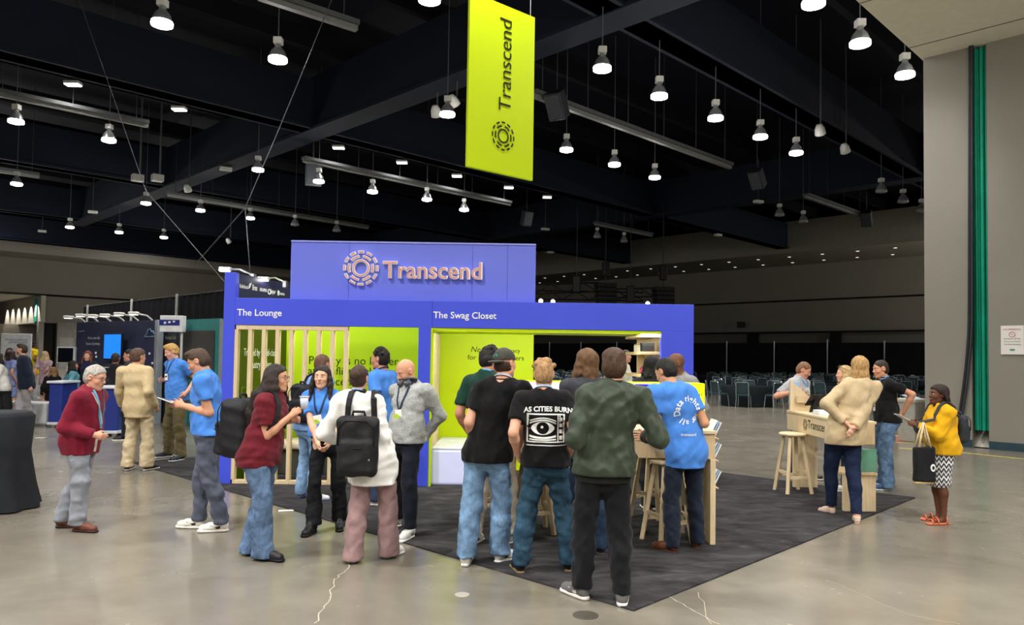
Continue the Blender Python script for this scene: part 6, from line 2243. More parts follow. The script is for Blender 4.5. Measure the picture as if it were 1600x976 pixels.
# ------------------------------------------------------------------ people
BT = '4b86dc'
def tee(c, hem=.50, **k):
    d = dict(kind='tee', name='tee_shirt', mat=cloth(c), band=True, hem=hem, e=.018)
    d.update(k)
    return d
def jacket(c, hem=.44, name='blazer', **k):
    d = dict(kind='long', name=name, mat=cloth(c, .06), hem=hem, e=.026, arm=(.064, .055, .043), collar=True, straight=.6)
    d.update(k)
    return d
def shoes(c, sole='e9e6e0', **k):
    d = dict(mat=mat(c, .5, .35, var=.08), sole=mat(sole, .6, .3))
    d.update(k)
    return d
def bag_tubes(root, name, pts, r, m):
    return obj(name, MB().tube(pts, r, 6), m, root, True, False)
def backpack(c, label, zc, w=.30, h=.46, d=.17, col='1c1c20', back=.15, stripes=False, straps=True, sw_=.026):
    """a worn pack: stands in the wearer's frame on the back"""
    root = thing('backpack', label, 'backpack', c['root'].location, c['rz'])
    F = Field()
    fr3 = (V3(1, 0, 0), V3(0, 1, 0), V3(0, 0, 1))
    sp_ = c['sp'](.55)
    cy = sp_[1] - back
    cx = sp_[0]
    F.rbox(V3(cx, cy, zc), fr3, (w / 2, d / 2, h / 2), .085 if stripes else .06, .02)
    F.rbox(V3(cx, cy - d * .42, zc - h * .16), fr3, (w * .42, d * .26, h * .28), .04, .015)
    F.folds = folds(random.Random(int(zc * 1000)), .006, 40, 1, 4)
    m_ = mat(col, .65, .3, var=.15, vs=8, bump=.15, bs=90)
    field_obj('pack_body', F, .009, m_, root)
    lt = mat('c9cbd0', .4, .4)
    arch = lambda y, ww, hh, z0: [V3(cx - ww, y, z0), V3(cx - ww * .98, y, z0 + hh * .7), V3(cx - ww * .6, y, z0 + hh), V3(cx + ww * .6, y, z0 + hh), V3(cx + ww * .98, y, z0 + hh * .7), V3(cx + ww, y, z0)]
    zm = mat('0e0e10', .5, .3)
    obj('zip', MB().tube(arch(cy - d * .50, w * .44, h * .40, zc + h * .02), .005, 5), zm, root, True, False)
    obj('pocket_zip', MB().tube([V3(cx - w * .36, cy - d * .66, zc - h * .02), V3(cx + w * .36, cy - d * .66, zc - h * .02)], .005, 5), zm, root, True, False)
    obj('top_handle', MB().tube([V3(cx - .05, cy + .02, zc + h * .48), V3(cx - .045, cy + .01, zc + h * .56), V3(cx + .045, cy + .01, zc + h * .56), V3(cx + .05, cy + .02, zc + h * .48)], .011, 6), m_, root, True, False)
    if stripes:
        obj('reflective_strip', MB().tube([V3(cx - w * .3, cy - d * .70, zc + h * .05), V3(cx - w * .28, cy - d * .60, zc + h * .33)], .006, 5), lt, root, True, False)
        obj('reflective_strip', MB().tube([V3(cx + w * .15, cy - d * .70, zc + h * .02), V3(cx + w * .32, cy - d * .66, zc - h * .04)], .006, 5), lt, root, True, False)
        obj('badge_mark', MB().bbox((cx - w * .1, cy - d * .71, zc - h * .33), (.05, .01, .018), .004), lt, root, False, False)
    else:
        obj('badge_mark', MB().bbox((cx + w * .30, cy - d * .60, zc - h * .20), (.035, .02, .016), .003), mat('8d8f94', .4), root, False, False)
    if straps:
        bv = bvh_of(c['top'])
        for sd in (-1, 1):
            pts = []
            ins = .088
            for i in range(15):
                t = i / 14
                if t < .36:      # up the back
                    q = t / .36
                    z = zc + h * .30 + (c['N'][2] + .03 - zc - h * .30) * q
                    o = V3(cx + sd * (ins + .02 * (1 - q)), -1.2, z)
                    hit = bv.ray_cast(Vector(o), Vector((0, 1, 0)))
                elif t < .58:
                    q = (t - .36) / .22
                    o = V3(cx + sd * ins, c['N'][1] - .07 + .14 * q, 3.0)
                    hit = bv.ray_cast(Vector(o), Vector((0, 0, -1)))
                else:
                    q = (t - .58) / .42
                    z = c['N'][2] - .05 - .24 * q
                    o = V3(cx + sd * (ins + .05 * q), 1.2, z)
                    hit = bv.ray_cast(Vector(o), Vector((0, -1, 0)))
                if hit[0] is not None:
                    pts.append(np.array(hit[0]) + np.array(hit[1]) * .008)
            if len(pts) > 4:
                vs, fs = [], []
                for i, p in enumerate(pts):
                    up = unit(p - (c['sp'](.7)))
                    dr = unit(pts[min(i + 1, len(pts) - 1)] - pts[max(i - 1, 0)])
                    up = unit(up - dr * (up @ dr))
                    wv = np.cross(dr, up) * sw_
                    for k_ in (wv, wv * .9 + up * .014, -wv * .9 + up * .014, -wv):
                        vs.append(p + k_)
                for i in range(len(pts) - 1):
                    for k_ in range(4):
                        fs.append((i * 4 + k_, i * 4 + (k_ + 1) % 4, i * 4 + 4 + (k_ + 1) % 4, i * 4 + 4 + k_))
                obj('strap', MB().add(vs, fs), m_, root, False, False)
    return root
def world_of(c, v):
    return trs(c['root']) @ Vector(v)
def hand_pos(c, side):
    W, E = (c['wL'], c['eL']) if side < 0 else (c['wR'], c['eR'])
    return W + unit(W - E) * .09
def back_print(c, vs, fs, name, px, py, m, lift=.004, side=-1):
    """lay a print on the back of a garment, centred where the photograph shows it"""
    P = c['loc'](at(px, py, c['base'].y + (.1 if side < 0 else -.1)))
    f = c['fS'] * side
    right = -c['latS'] if side > 0 else c['latS']
    return project(vs, fs, name, bvh_of(c['top']), c['top'], m, P, right, (0, 0, 1), f, lift)
def gridded(x0, x1, y0, y1, n=8, mm=8):
    vs = [(x0 + (x1 - x0) * i / n, y0 + (y1 - y0) * j / mm) for j in range(mm + 1) for i in range(n + 1)]
    fs = [(j * (n + 1) + i, j * (n + 1) + i + 1, (j + 1) * (n + 1) + i + 1, (j + 1) * (n + 1) + i) for j in range(mm) for i in range(n)]
    return vs, fs
WP = mat('eef0ee', .8, .2, var=0)
BP = mat('0d0d0f', .8, .2, var=0)
BADGE = dict(col='26314a', badge=True)
NECKL = dict(col='5aa0cf', badge=False)

# --- left foreground
c = person('grey-haired person in glasses and burgundy cardigan walking past the left stands', (95, 824), (121, 830), (149, 589), 88, 1.66,
    top=[jacket('7a1c31', .432, 'cardigan', collar=False, cuff=True, fold=.008)], bottom=dict(mat=cloth('8d919b'), r=(.098, .082, .080), hem=.035),
    hair=dict(style='short', col='b5b1aa', thick=.007, brow='8d8780'), skin_c='dda78c', lh=(156, 682, .18), rh=(158, 682, -.16), look=86, nod=14, hip=(0, .09), fat=1.06,
    shoe=shoes('6a3a2c', '3a241c'), glasses='26262a', lany=dict(col='5fa6c9', badge=False), curl=(.8, .8), toes=(6, 8), q=.010)
bv = bvh_of(c['top'])
for nm, pts_, wd in (('placket_stripe', [(143, 613), (151, 628), (156, 646), (157, 662)], .028), ('placket_stripe', [(150, 684), (148, 694), (146, 705)], .036)):
    vs = []
    for px, py in pts_:
        o = c['loc'](at(px, py, c['base'].y))
        d = unit(c['loc'](at(px, py, c['base'].y + .2)) - o)
        hit = bv.ray_cast(Vector(o - d * .6), Vector(d))
        p = np.array(hit[0]) if hit[0] is not None else o
        n_ = np.array(hit[1]) if hit[0] is not None else -d
        vs.append(p + n_ * .005)
    sm = MB()
    for i, p in enumerate(vs):
        w_ = V3(0.0, wd / 2, 0)
        sm.v += [tuple(p - w_), tuple(p + w_)]
    sm.f = [(2 * i, 2 * i + 2, 2 * i + 3, 2 * i + 1) for i in range(len(vs) - 1)]
    obj(nm, sm, mat('e6e0da', .8, .2), c['top'], False, False)

c = person('person in a cream linen suit seen from behind at the navy stand', (199, 735), (229, 735), (216, 557), 176, 1.78,
    top=[jacket('cdb78f', .425, fold=.006)], bottom=dict(mat=cloth('c8b695'), r=(.098, .085, .088), flare=1.15, fold=.01),
    hair=dict(style='short', col='5d4638', thick=.012), skin_c='d59f85', rh=(246, 640, .06), lh=(192, 640, .25), look=150, shoe=shoes('2b2724', 'd8d4cc'), toes=(14, 14), q=.012)
c = person('blond person in blue tee and olive trousers looking down beside the cream suit', (283, 719), (264, 714), (268, 549), -32, 1.86,
    top=[tee(BT, .495)], bottom=dict(mat=cloth('5d5338'), r=(.094, .078, .074)), hair=dict(style='quiff', col='c99c5c', thick=.010, brow='b58a52'), skin_c='e2ab94',
    lh=(287, 618, -.18), rh=(250, 594, .02), look=-48, nod=20, shoe=shoes('2c333c', 'd9dbdd', lace=mat('d9dbdd')), lany=dict(col='2c3d55', badge=True, drop=.22), q=.011)
c4 = c = person('person in blue tee and slate trousers reading a phone, in profile', (348, 830), (311, 825), (310, 564), -82, 1.77,
    top=[tee(BT, .515)], bottom=dict(mat=cloth('555b6b'), r=(.098, .076, .064), hem=.04, fold=.008), hair=dict(style='quiff', col='4c3a2e', thick=.007), skin_c='d9a080',
    lh=(277, 631, -.10), rh=(272, 631, .05), look=-84, nod=27, hip=(0, .05), shoe=shoes('ebe7de', 'f1ede4', stripe=mat('1e1f22'), lace=mat('f7f5ef')), lany=dict(col='4fa0c0', badge=False, drop=.30), toes=(4, 12), curl=(.7, .7), lpole=(-.3, -1, -.6), rpole=(.3, -1, -.6), q=.010)
p = world_of(c, (hand_pos(c, -1) + hand_pos(c, 1)) / 2 + V3(0, .075, .035))
r = thing('phone', 'white phone held by the person in slate trousers', 'phone', p, c['rz'])
obj('case', MB().bbox((0, 0, 0), (.075, .15, .009), .004, M=Matrix.Rotation(.35, 4, 'X')), mat('e9ebef', .3), r, world=False)
obj('screen', MB().box((0, 0, .0055), (.066, .138, .002), M=Matrix.Rotation(.35, 4, 'X')), mat('30343c', .15), r, world=False)

# --- the group before the lounge
c5 = c = person('long-haired person in maroon blouse and jeans wearing a black backpack', (392, 866), (411, 874), (433, 590), 80, 1.63, sex='f',
    top=[tee('6a1f2b', .465, name='blouse', band=False, sleeve=.66, e=.024, fold=.009)], bottom=dict(mat=denim('61799b'), r=(.102, .086, .094), hem=.012, flare=1.2, fold=.008),
    hair=dict(style='long', col='2c221f', len=.30, wide=.085, thick=.012, back=.085, flen=.10, front=True, fwd=-.02, drape=1), skin_c='d8a080', rh=(464, 641, -.10), lh=(468, 655, .16), look=84, fat=1.10, curl=(.9, .8), glasses='3a3a3e',
    shoe=shoes('1c1d22', '101012'), toes=(6, 10), rpole=(.2, -.6, -1), q=.010)
p = world_of(c, hand_pos(c, 1) + V3(-.02, .035, .05))
r = thing('plastic_cup', 'clear plastic cup held by the person in the maroon blouse', 'cup', p)
obj('cup_body', MB().lathe([(.026, -.05), (.036, .05), (.034, .05), (.025, -.045)], n=18), mat('cfd6e6', .15, .5, var=0), r, True, False)
obj('rim', MB().lathe([(.035, .048), (.041, .050), (.041, .055), (.035, .055)], n=18), mat('e6ebf5', .15, .5), r, True, False)
backpack(c, 'bulky black backpack with grey strips on the person in maroon', 1.70 - (668 - 551) / CAM_F * c['base'].y, .33, .50, .26, '1b1b1f', .235, True, sw_=.020)

c6 = c = person('smiling person in blue tee and black jeans with clasped hands, facing us', (530, 824), (489, 832), (503, 588), 2, 1.66, sex='f',
    top=[tee(BT, .545, sleeve=.7, e=.018)], bottom=dict(mat=denim('1d1f22'), r=(.086, .070, .084), hem=.045, flare=1.15, waist=.60), hair=dict(style='long', col='2b2120', len=.17, wide=.085, thick=.010, flen=.13, fwd=.045, lip='b85a55'),
    skin_c='e3b294', lh=(510, 700, -.30), rh=(500, 703, -.27), look=0, shoe=shoes('17171b', '0d0d0f', kind='boot'), lany=dict(col='2b3550', badge=True, sticker=True, drop=.23, tilt=14), lpole=(-.9, -.6, -.3), rpole=(.9, -.6, -.3), curl=(.6, .6), q=.009)
p = world_of(c, c['wL'] + unit(c['eL'] - c['wL']) * .03)
wt = obj('wrist_watch', MB().tube([Vector(c['wL'] + unit(c['eL'] - c['wL']) * .03 + (unit(np.cross(c['wL'] - c['eL'], V3(1, 0, 0))) * math.cos(t) + unit(np.cross(c['wL'] - c['eL'], np.cross(c['wL'] - c['eL'], V3(1, 0, 0)))) * math.sin(t)) * .033) for t in np.linspace(0, 6.283, 17)], .008, 6), mat('1d1d22', .3), c['root'], True, False)

c = person('person in pale blue shirt mostly hidden behind the smiling person in blue', (470, 779), (489, 785), (504, 569), 140, 1.66,
    top=[tee('7fa6dc', .49)], bottom=dict(mat=denim('86a8cd'), r=(.09, .076, .074)), hair=dict(style='short', col='6a4a3c', thick=.006), skin_c='c98f76', hip=(0, 0), look=150,
    shoe=shoes('e6e8ee', '37507e'), q=.013, face_detail=False)
backpack(c, 'black backpack on the hidden person in the pale blue shirt', 1.13, .30, .44, .17, '1a1c24', .18, False)

c8 = c = person('person with a low bun in a long white shirt and mauve trousers, from behind', (551, 878), (607, 871), (561, 591), 178, 1.63, sex='f',
    top=[dict(kind='long', name='white_shirt', mat=cloth('f0efec', .03), hem=.385, e=.032, arm=(.068, .062, .05), straight=.9, fold=.012, flare=1.06, bottom_w=.172), ], bottom=dict(mat=cloth('96797a'), r=(.102, .088, .094), hem=.012, flare=1.15, fold=.008),
    hair=dict(style='bun', col='412d23', thick=.007), skin_c='dda890', lh=(532, 690, .24), rh=(592, 690, .22), look=172, lpole=(-.45, -1, -.3), rpole=(.45, -1, -.3),
    shoe=shoes('f0efee', 'f4f3f1'), toes=(4, 26), lany=dict(col='8fb3d4', badge=False), q=.010)
Fc = Field()
nu_ = unit(c['C'] - c['N'])
Fc.torus(c['N'] + nu_ * .034, unit(nu_ - c['fS'] * .2), .058, .016, .0, 1.5)
field_obj('undershirt_collar', Fc, .008, cloth('17171a'), c['top'])
backpack(c, 'flat black backpack on the white shirt of the person with the bun', 1.70 - (690 - 553) / CAM_F * c['base'].y, .335, .49, .14, '1b1b1e', .215, False)

c9 = c = person('dark-haired person in blue tee turned away before the lime wall', (588, 790), (606, 784), (594, 560), -118, 1.79,
    top=[tee(BT, .49)], bottom=dict(mat=denim('3c4a66')), hair=dict(style='curly', col='1f1a19', thick=.010), skin_c='c98f74', look=-105, shoe=shoes('e6e6e6'), q=.012, face_detail=False, lany=dict(col='1d2333', badge=False))

c10 = c = person('bald person in a quilted grey pullover with hands behind the back', (641, 840), (620, 823), (634, 580), -30, 1.72,
    top=[dict(kind='long', name='quilted_pullover', mat=mat('b3b6b6', .95, .1, kind='knit'), hem=.50, e=.024, arm=(.064, .056, .045), straight=.6, fold=.008)], bottom=dict(mat=cloth('191c29'), r=(.096, .076, .058), hem=.05),
    hair=None, skin_c='d69d80', lh=(-.04, -.20, .86), rh=(.05, -.22, .87), look=-50, nod=24, beard='7d675a', lpole=(-1, -.7, 0), rpole=(1, -.7, 0),
    shoe=shoes('d4d5d4', 'efeeec', stripe=mat('55585c'), lace=mat('f2f2f0')), lany=dict(col='24324c', badge=True, sticker=True, drop=.24), q=.010, toes=(10, 4))
Fc = Field()
nu_ = unit(c['C'] - c['N'])
Fc.torus(c['N'] + nu_ * .036, unit(nu_ - c['fS'] * .25), .066, .015, .0, 1.7)
field_obj('zip_collar', Fc, .008, cloth('2c2f34'), c['top'])
hp = Field()
hp.torus(c['N'] + nu_ * .055 + c['fS'] * .012, unit(nu_ - c['fS'] * .5), .082, .011, 0, 1)
for sd in (-1, 1):
    hp.cone(c['N'] + nu_ * .02 + c['fS'] * .085 + c['latS'] * sd * .045, c['N'] + nu_ * .015 + c['fS'] * .11 + c['latS'] * sd * .04, .032, .030, .01)
hpo = field_obj('headphones', hp, .008, mat('4c5058', .4), None)
hpo.matrix_world = trs(c['root'])
tag(hpo, 'grey headphones round the neck of the bald person', 'headphones')

# --- the group at the demo counter
c11 = c = person('dark curly-haired person in a dark green polo leaning to the capped one', (739, 851), (797, 849), (767, 562), 150, 1.78,
    top=[dict(kind='tee', name='polo_shirt', mat=cloth('16382f'), hem=.475, e=.020, collar=True, sleeve=.75)], bottom=dict(mat=cloth('c9bda9'), r=(.094, .078, .07), hem=.05),
    hair=dict(style='curly', col='1d1716', thick=.008), skin_c='c48a6c', lh=(741, 690, .16), rh=(800, 690, .2), look=120, nod=10, roll=8, shoe=shoes('e9e8e2', 'f1efe9', stripe=mat('2f5d49')), lany=dict(col='4f9ccb', badge=False), q=.011, face_detail=False)
c12 = c = person('person in a plain black tee, light jeans and grey backward cap, from behind', (727, 883), (781, 878), (789, 567), 166, 1.75,
    top=[tee('111113', .478, e=.024, sleeve=.68, fold=.010)], bottom=dict(mat=denim('7595b8'), r=(.102, .086, .084), hem=.04, flare=1.1, fold=.009),
    hair=dict(style='cap', col='3b2a20', cap=cloth('45443f'), brimm=cloth('57544c')), skin_c='dba488', lh=(745, 702, .14), rh=(812, 700, .18), look=140, roll=4, hip=(.02, 0), fat=1.0,
    shoe=shoes('eae8e4', 'f2f0ec', stripe=mat('5b5e63')), toes=(8, 34), lany=dict(col='a9b6cf', badge=False), q=.010)
c13 = c = person('sandy-haired person in a black tee printed with an eye, from behind', (812, 895), (889, 893), (850, 584), 178, 1.67,
    top=[tee('141416', .502, e=.022, sleeve=.66, fold=.008)], bottom=dict(mat=denim('2f4a5e'), r=(.100, .084, .080), hem=.04, flare=1.1, fold=.010),
    hair=dict(style='curly', col='b08a60', thick=.004), skin_c='dfa98d', lh=(811, 718, .06), rh=(887, 716, .06), look=176, shoe=shoes('22222a', '8d7455'), toes=(16, 16),
    lany=dict(col='8fb9dd', badge=False), lpole=(-.3, -1, 0), rpole=(.3, -1, 0), q=.010)
k_ = c['base'].y / CAM_F
w_ = 75 * k_
vs, fs = fit_text('AS CITIES BURN', 74 * k_, offset=.03)
mx = (max(v.x for v in vs) + min(v.x for v in vs)) / 2
back_print(c, [((v.x - mx), v.y - 0.005 + .012 * (1 - ((v.x - mx) / (37 * k_)) ** 2)) for v in vs], fs, 'lettering', 855.5, 640, WP)
fx, fy = 29 * k_, 22 * k_
vs, fs = gridded(-fx, fx, -fy, fy, 12, 10)
back_print(c, vs, fs, 'print_frame', 852, 664, WP, .004)
vs, fs = gridded(-fx * .92, fx * .62, -fy * .9, fy * .9, 10, 10)
back_print(c, vs, fs, 'print_ground', 852, 664, BP, .0065)
vs, fs = gridded(fx * .68, fx * .92, -fy * .9, fy * .9, 3, 10)
back_print(c, vs, fs, 'print_ground', 852, 664, BP, .0065)
def poly_fan(pts, ctr):
    n, vs, fs = len(pts), [ctr], []
    for k in range(1, 6):
        vs += [(ctr[0] + (x - ctr[0]) * k / 5, ctr[1] + (y - ctr[1]) * k / 5) for x, y in pts]
    fs = [(0, i + 1, (i + 1) % n + 1) for i in range(n)]
    for k in range(4):
        fs += [(1 + k * n + i, 1 + (k + 1) * n + i, 1 + (k + 1) * n + (i + 1) % n, 1 + k * n + (i + 1) % n) for i in range(n)]
    return vs, fs
def almond(wx, hy, cx=0, cy=0, n=28):
    return [(cx + wx * math.cos(t), cy + hy * math.sin(t) * (abs(math.sin(t)) ** .25)) for t in np.linspace(0, 2 * math.pi, n, endpoint=False)]
ex_ = -fx * .15
vs, fs = poly_fan(almond(fx * .62, fy * .46, ex_, -.002), (ex_, 0)); back_print(c, vs, fs, 'print_eye_white', 852, 664, WP, .008)
vs, fs = poly_fan([(ex_ + fy * .44 * math.cos(t), fy * .42 * math.sin(t)) for t in np.linspace(0, 6.283, 20, endpoint=False)], (ex_, 0)); back_print(c, vs, fs, 'print_iris', 852, 664, BP, .0095)
vs, fs = poly_fan([(ex_ - .006 + fy * .10 * math.cos(t), .008 + fy * .10 * math.sin(t)) for t in np.linspace(0, 6.283, 10, endpoint=False)], (ex_ - .006, .008)); back_print(c, vs, fs, 'print_glint', 852, 664, WP, .011)
def band(pts, w):
    vs, fs = [], []
    for i, (x, y) in enumerate(pts):
        vs += [(x, y - w / 2), (x, y + w / 2)]
    return vs, [(2 * i, 2 * i + 2, 2 * i + 3, 2 * i + 1) for i in range(len(pts) - 1)]
for cy_, amp, w2 in ((fy * .42, fy * .25, .012), (fy * .58, fy * .22, .009), (-fy * .62, -fy * .12, .016), (-fy * .80, -fy * .05, .010)):
    vs, fs = band([(ex_ + fx * .7 * u_, cy_ + amp * (1 - u_ * u_) - amp * .5) for u_ in np.linspace(-1, 1, 15)], w2)
    back_print(c, vs, fs, 'print_line', 852, 664, WP, .008)
for k2 in range(4):
    vs, fs = gridded(fx * .72, fx * .88, -fy * .8 + k2 * fy * .42, -fy * .8 + k2 * fy * .42 + fy * .26, 2, 2)
    back_print(c, vs, fs, 'print_mark', 852, 664, WP, .008)
vs, fs = band([(u_ * fx * 1.1, 0) for u_ in np.linspace(-1, 1, 15)], .007); back_print(c, vs, fs, 'print_small_line', 851, 690, WP)

c14 = c = person('long brown-haired person in a charcoal blazer at the glowing screen, from behind', (904, 858), (938, 866), (916, 566), 192, 1.80,
    top=[jacket('3a3b42', .45)], bottom=dict(mat=denim('27364c'), r=(.09, .076, .072)), hair=dict(style='long', col='6b4e35', len=.24, wide=.075, thick=.012, back=.02, flen=.10),
    skin_c='d8a48c', lh=(895, 690, .25), rh=(930, 690, .25), look=212, shoe=shoes('2b2a2c', '55504a'), q=.011, face_detail=False)
c15 = c = person('brown-haired person in an olive green bomber jacket and black trousers, nearest of all', (910, 935), (972, 945), (959, 572), 180, 1.775,
    top=[dict(kind='bomber', name='bomber_jacket', mat=mat('323d2f', .55, .3, var=.08, vs=9, kind='cloth'), rib=cloth('1f231f'), hem=.500, e=.028, fold=.011, arm=(.062, .056, .042), straight=1.0, bottom_w=.178, flare=.98)],
    bottom=dict(mat=cloth('17181c'), r=(.104, .084, .064), hem=.045, fold=.008), hair=dict(style='mop', col='4b3526', thick=.004), skin_c='d6a084', lh=(908, 684, .22), rh=(1004, 682, .26), look=176,
    lpole=(-.3, -1, -.3), rpole=(.3, -1, -.3), shoe=shoes('6c6a69', 'e9e4e1', stripe=mat('e2dfdb'), w=.047), toes=(34, 10), q=.009)
p = world_of(c, hand_pos(c, -1) + V3(-.02, .03, .0))
r = thing('drink_can', 'small blue can in the hand of the bomber jacket person', 'can', p)
obj('can_body', MB().lathe([(.001, -.06), (.026, -.058), (.029, -.05), (.029, .05), (.024, .06), (.001, .06)], n=16), mat('4f86b8', .3, .5, metal=.3), r, True, False)
obj('can_top', MB().lathe([(.023, .06), (.025, .064), (.001, .062)], n=16), mat('c9ccd2', .3, metal=.7), r, True, False)
c16 = c = person('short black-haired person in blue tee lettered in a ring, from behind', (1051, 864), (1088, 857), (1040, 580), 192, 1.72,
    top=[tee(BT, .432, e=.022, fold=.009)], bottom=dict(mat=cloth('1d2534'), r=(.096, .076, .066), hem=.03, fold=.008), hair=dict(style='short', col='1c1816', thick=.006), skin_c='c9946f',
    lh=(1026, 664, .27), rh=(1072, 664, .25), look=222, nod=26, shoe=shoes('6d3d2c', '3f2a20'), toes=(34, 20), q=.010)
def ring_print(c, px, py, R, word, size, start, sub=True):
    ang = math.radians(start)
    for ch in word:
        wd = size * (.62 if ch not in 'il frt' else .36)
        if ch == ' ':
            wd = size * .45
        ang -= wd / R / 2
        if ch != ' ':
            vs, fs = text_mesh(ch, size, offset=size * .02)
            mx = (max(v.x for v in vs) + min(v.x for v in vs)) / 2
            ca, sa = math.cos(ang - math.pi / 2), math.sin(ang - math.pi / 2)
            q = [((v.x - mx) * ca - (v.y + R - size * .35) * sa, (v.x - mx) * sa + (v.y + R - size * .35) * ca) for v in vs]
            back_print(c, q, fs, 'lettering', px, py, WP, .005)
        ang -= wd / R / 2
k_ = c['base'].y / CAM_F
ring_print(c, 1056, 638, 19 * k_, 'Data rights for all ', 12.2 * k_, 205)
vs, fs = fit_text('transcend', 25 * k_, offset=.01)
back_print(c, [(v.x - 12 * k_, v.y) for v in vs], fs, 'lettering', 1056, 676, WP)
k_ = c9['base'].y / CAM_F
ring_print(c9, 622, 612, 17 * k_, 'Data rights for all ', 11.5 * k_, 200)
c17 = c = person('bald person in a light grey suit jacket behind the lime display', (1064, 797), (1080, 791), (1056, 568), -62, 1.79,
    top=[jacket('8d8d8f', .44)], bottom=dict(mat=cloth('55565c')), hair=None, skin_c='6b4632', look=-84, nod=10, headd=-.1, shoe=shoes('2a2624', '191716'), q=.012, face_detail=False)
p18 = onz(979, 700)
c = person('person seen far through the booth window, facing away from the shelves', (976, 695), (983, 695), (978, 556), 70, 1.74, top=[tee('d8d4cc', .5)], bottom=dict(mat=cloth('34363c')), hair=dict(style='short', col='4a382c', thick=.006), skin_c='d9a58c', look=75, shoe=shoes('2b2b2e'), q=.016, face_detail=False)
c = person('black-haired person at the closet shelf, half hidden by the ring-lettered tee', (1010, 796), (1022, 796), (1018, 571), 170, 1.66, sex='f', top=[tee('2a2a30', .5)], bottom=dict(mat=cloth('2a2a30')), hair=dict(style='bob', col='141214', len=.08, wide=.07), skin_c='c79474', shoe=shoes('2b2b2e'), q=.014, face_detail=False)

# --- the group at the lettered counter
c19 = c = person('short-haired person in a grey polo with lanyard behind the lettered counter', (1262, 748), (1238, 746), (1256, 578), 36, 1.73,
    top=[dict(kind='tee', name='polo_shirt', mat=cloth('b4b3b8'), hem=.50, e=.018, collar=True, sleeve=.8)], bottom=dict(mat=cloth('2b2d36'), r=(.09, .074, .07)), hair=dict(style='short', col='8a6448', thick=.004), skin_c='dba084',
    rh=(1247, 610, -.30), lh=(1262, 618, -.34), look=58, nod=26, rpole=(.9, -.1, -.9), shoe=shoes('2b2b2e'), lany=dict(col='4fa3dc', badge=True, sticker=True, drop=.13), q=.011)
c20 = c = person('blond person with sunglasses on the head, hidden behind the beige blazer', (1322, 768), (1336, 768), (1319, 584), -100, 1.66, sex='f', top=[tee('d9d4c8', .5)], bottom=dict(mat=denim('41506b')), hair=dict(style='bob', col='c9a877', len=.06, wide=.07, thick=.008), skin_c='dfae94', shoe=shoes('cfcac4'), q=.013, face_detail=False, look=-100)
sg = MB()
for sd in (-1, 1):
    sg.lathe([(.001, 0), (.024, 0), (.024, .006), (.001, .006)], n=12, M=Matrix.Translation(c['hx'](.032 * sd, .066, .112)) @ Matrix.Rotation(-.7, 4, 'X'))
    sg.tube([c['hx'](.056 * sd, .06, .108), c['hx'](.088 * sd, .01, .07), c['hx'](.09 * sd, -.03, .05)], .003, 5)
obj('sunglasses', sg, mat('26221f', .2, .5), c['root'], True, False)
c21 = c = person('long blond-haired person in a beige blazer with hands clasped behind', (1299, 803), (1339, 817), (1343, 573), 186, 1.77, sex='f',
    top=[jacket('c3ae8b', .455, e=.028, fold=.008, arm=(.066, .058, .046), sleeve=.94)], bottom=dict(mat=denim('1c2640'), r=(.102, .072, .052), hem=.055, e=.008, fold=.0025, flare=1.0), hair=dict(style='long', col='b9925f', len=.20, wide=.078, thick=.016, back=.02, front=False, tip=.6), skin_c='dcaa92',
    lh=(1330, 668, -.21), rh=(1321, 690, -.27), look=168, lpole=(-1, .1, -.4), rpole=(1, .1, -.4), shoe=shoes('d9bfae', 'cfae99', kind='heel', sole_h=.012, w=.036, len=.25), toes=(20, 24), fat=1.06, q=.010, palms=(60, 60))
for a_ in (c['aL'], c['aR']):
    pass
c22 = c = person('grey-templed person in a black tee and jeans wearing a blue lanyard, in profile', (1384, 766), (1388, 758), (1376, 576), -96, 1.76,
    top=[tee('161618', .505, e=.022, sleeve=.64)], bottom=dict(mat=denim('5d7796'), r=(.104, .090, .088), hem=.02, fold=.009), hair=dict(style='short', col='3a302a', thick=.003), skin_c='d69c7c',
    lh=(1408, 650, -.12), rh=(1368, 640, .1), look=-88, nod=8, shoe=shoes('34517c', 'dfe3ea', lace=mat('c9d3e2')), lany=dict(col='3f97d8', badge=True, drop=.33), q=.011)
chev_m, chev_t = newmat('chevron_cloth')
oc = chev_t.n('ShaderNodeTexCoord')
sx = chev_t.n('ShaderNodeSeparateXYZ')
chev_t.l(oc, 'Object', sx, 0)
an = chev_t.math('ARCTAN2', sx.outputs[0], sx.outputs[1])
zg = chev_t.math('PINGPONG', chev_t.math('MULTIPLY', an, 3.5), 0.5)
ph = chev_t.math('FRACT', chev_t.math('MULTIPLY', chev_t.math('ADD', sx.outputs[2], chev_t.math('MULTIPLY', zg, 0.085)), 19.0))
gt = chev_t.math('GREATER_THAN', ph, 0.5)
chev_t.base(chev_t.ramp(gt, [(0.0, rgb('17181f')), (1.0, rgb('e3e3e6'))]))
chev_t.bs.inputs['Roughness'].default_value = .9
c23 = c = person('braided-haired person in a mustard blazer and chevron skirt holding a paper', (1474, 819), (1468, 813), (1466, 616), -86, 1.54, sex='f',
    top=[dict(kind='long', name='blazer', mat=cloth('d8a417', .06), hem=.475, e=.026, arm=(.064, .056, .044), straight=.5, fold=.008, vneck=True)], bottom=dict(kind='skirt', name='chevron_skirt', mat=chev_m, hem=.25, flare=.118),
    hair=dict(style='braids', col='241716', len=.17, wide=.055, thick=.014, front=False, tip=.7), skin_c='5f3a28', lh=(1424, 661, -.12), rh=(1424, 658, .08), look=-88, nod=-4, fat=1.14, curl=(.9, .7),
    shoe=None, toes=(6, 10), lpole=(-.2, -.8, -.7), rpole=(.2, -.8, -.7), q=.010)
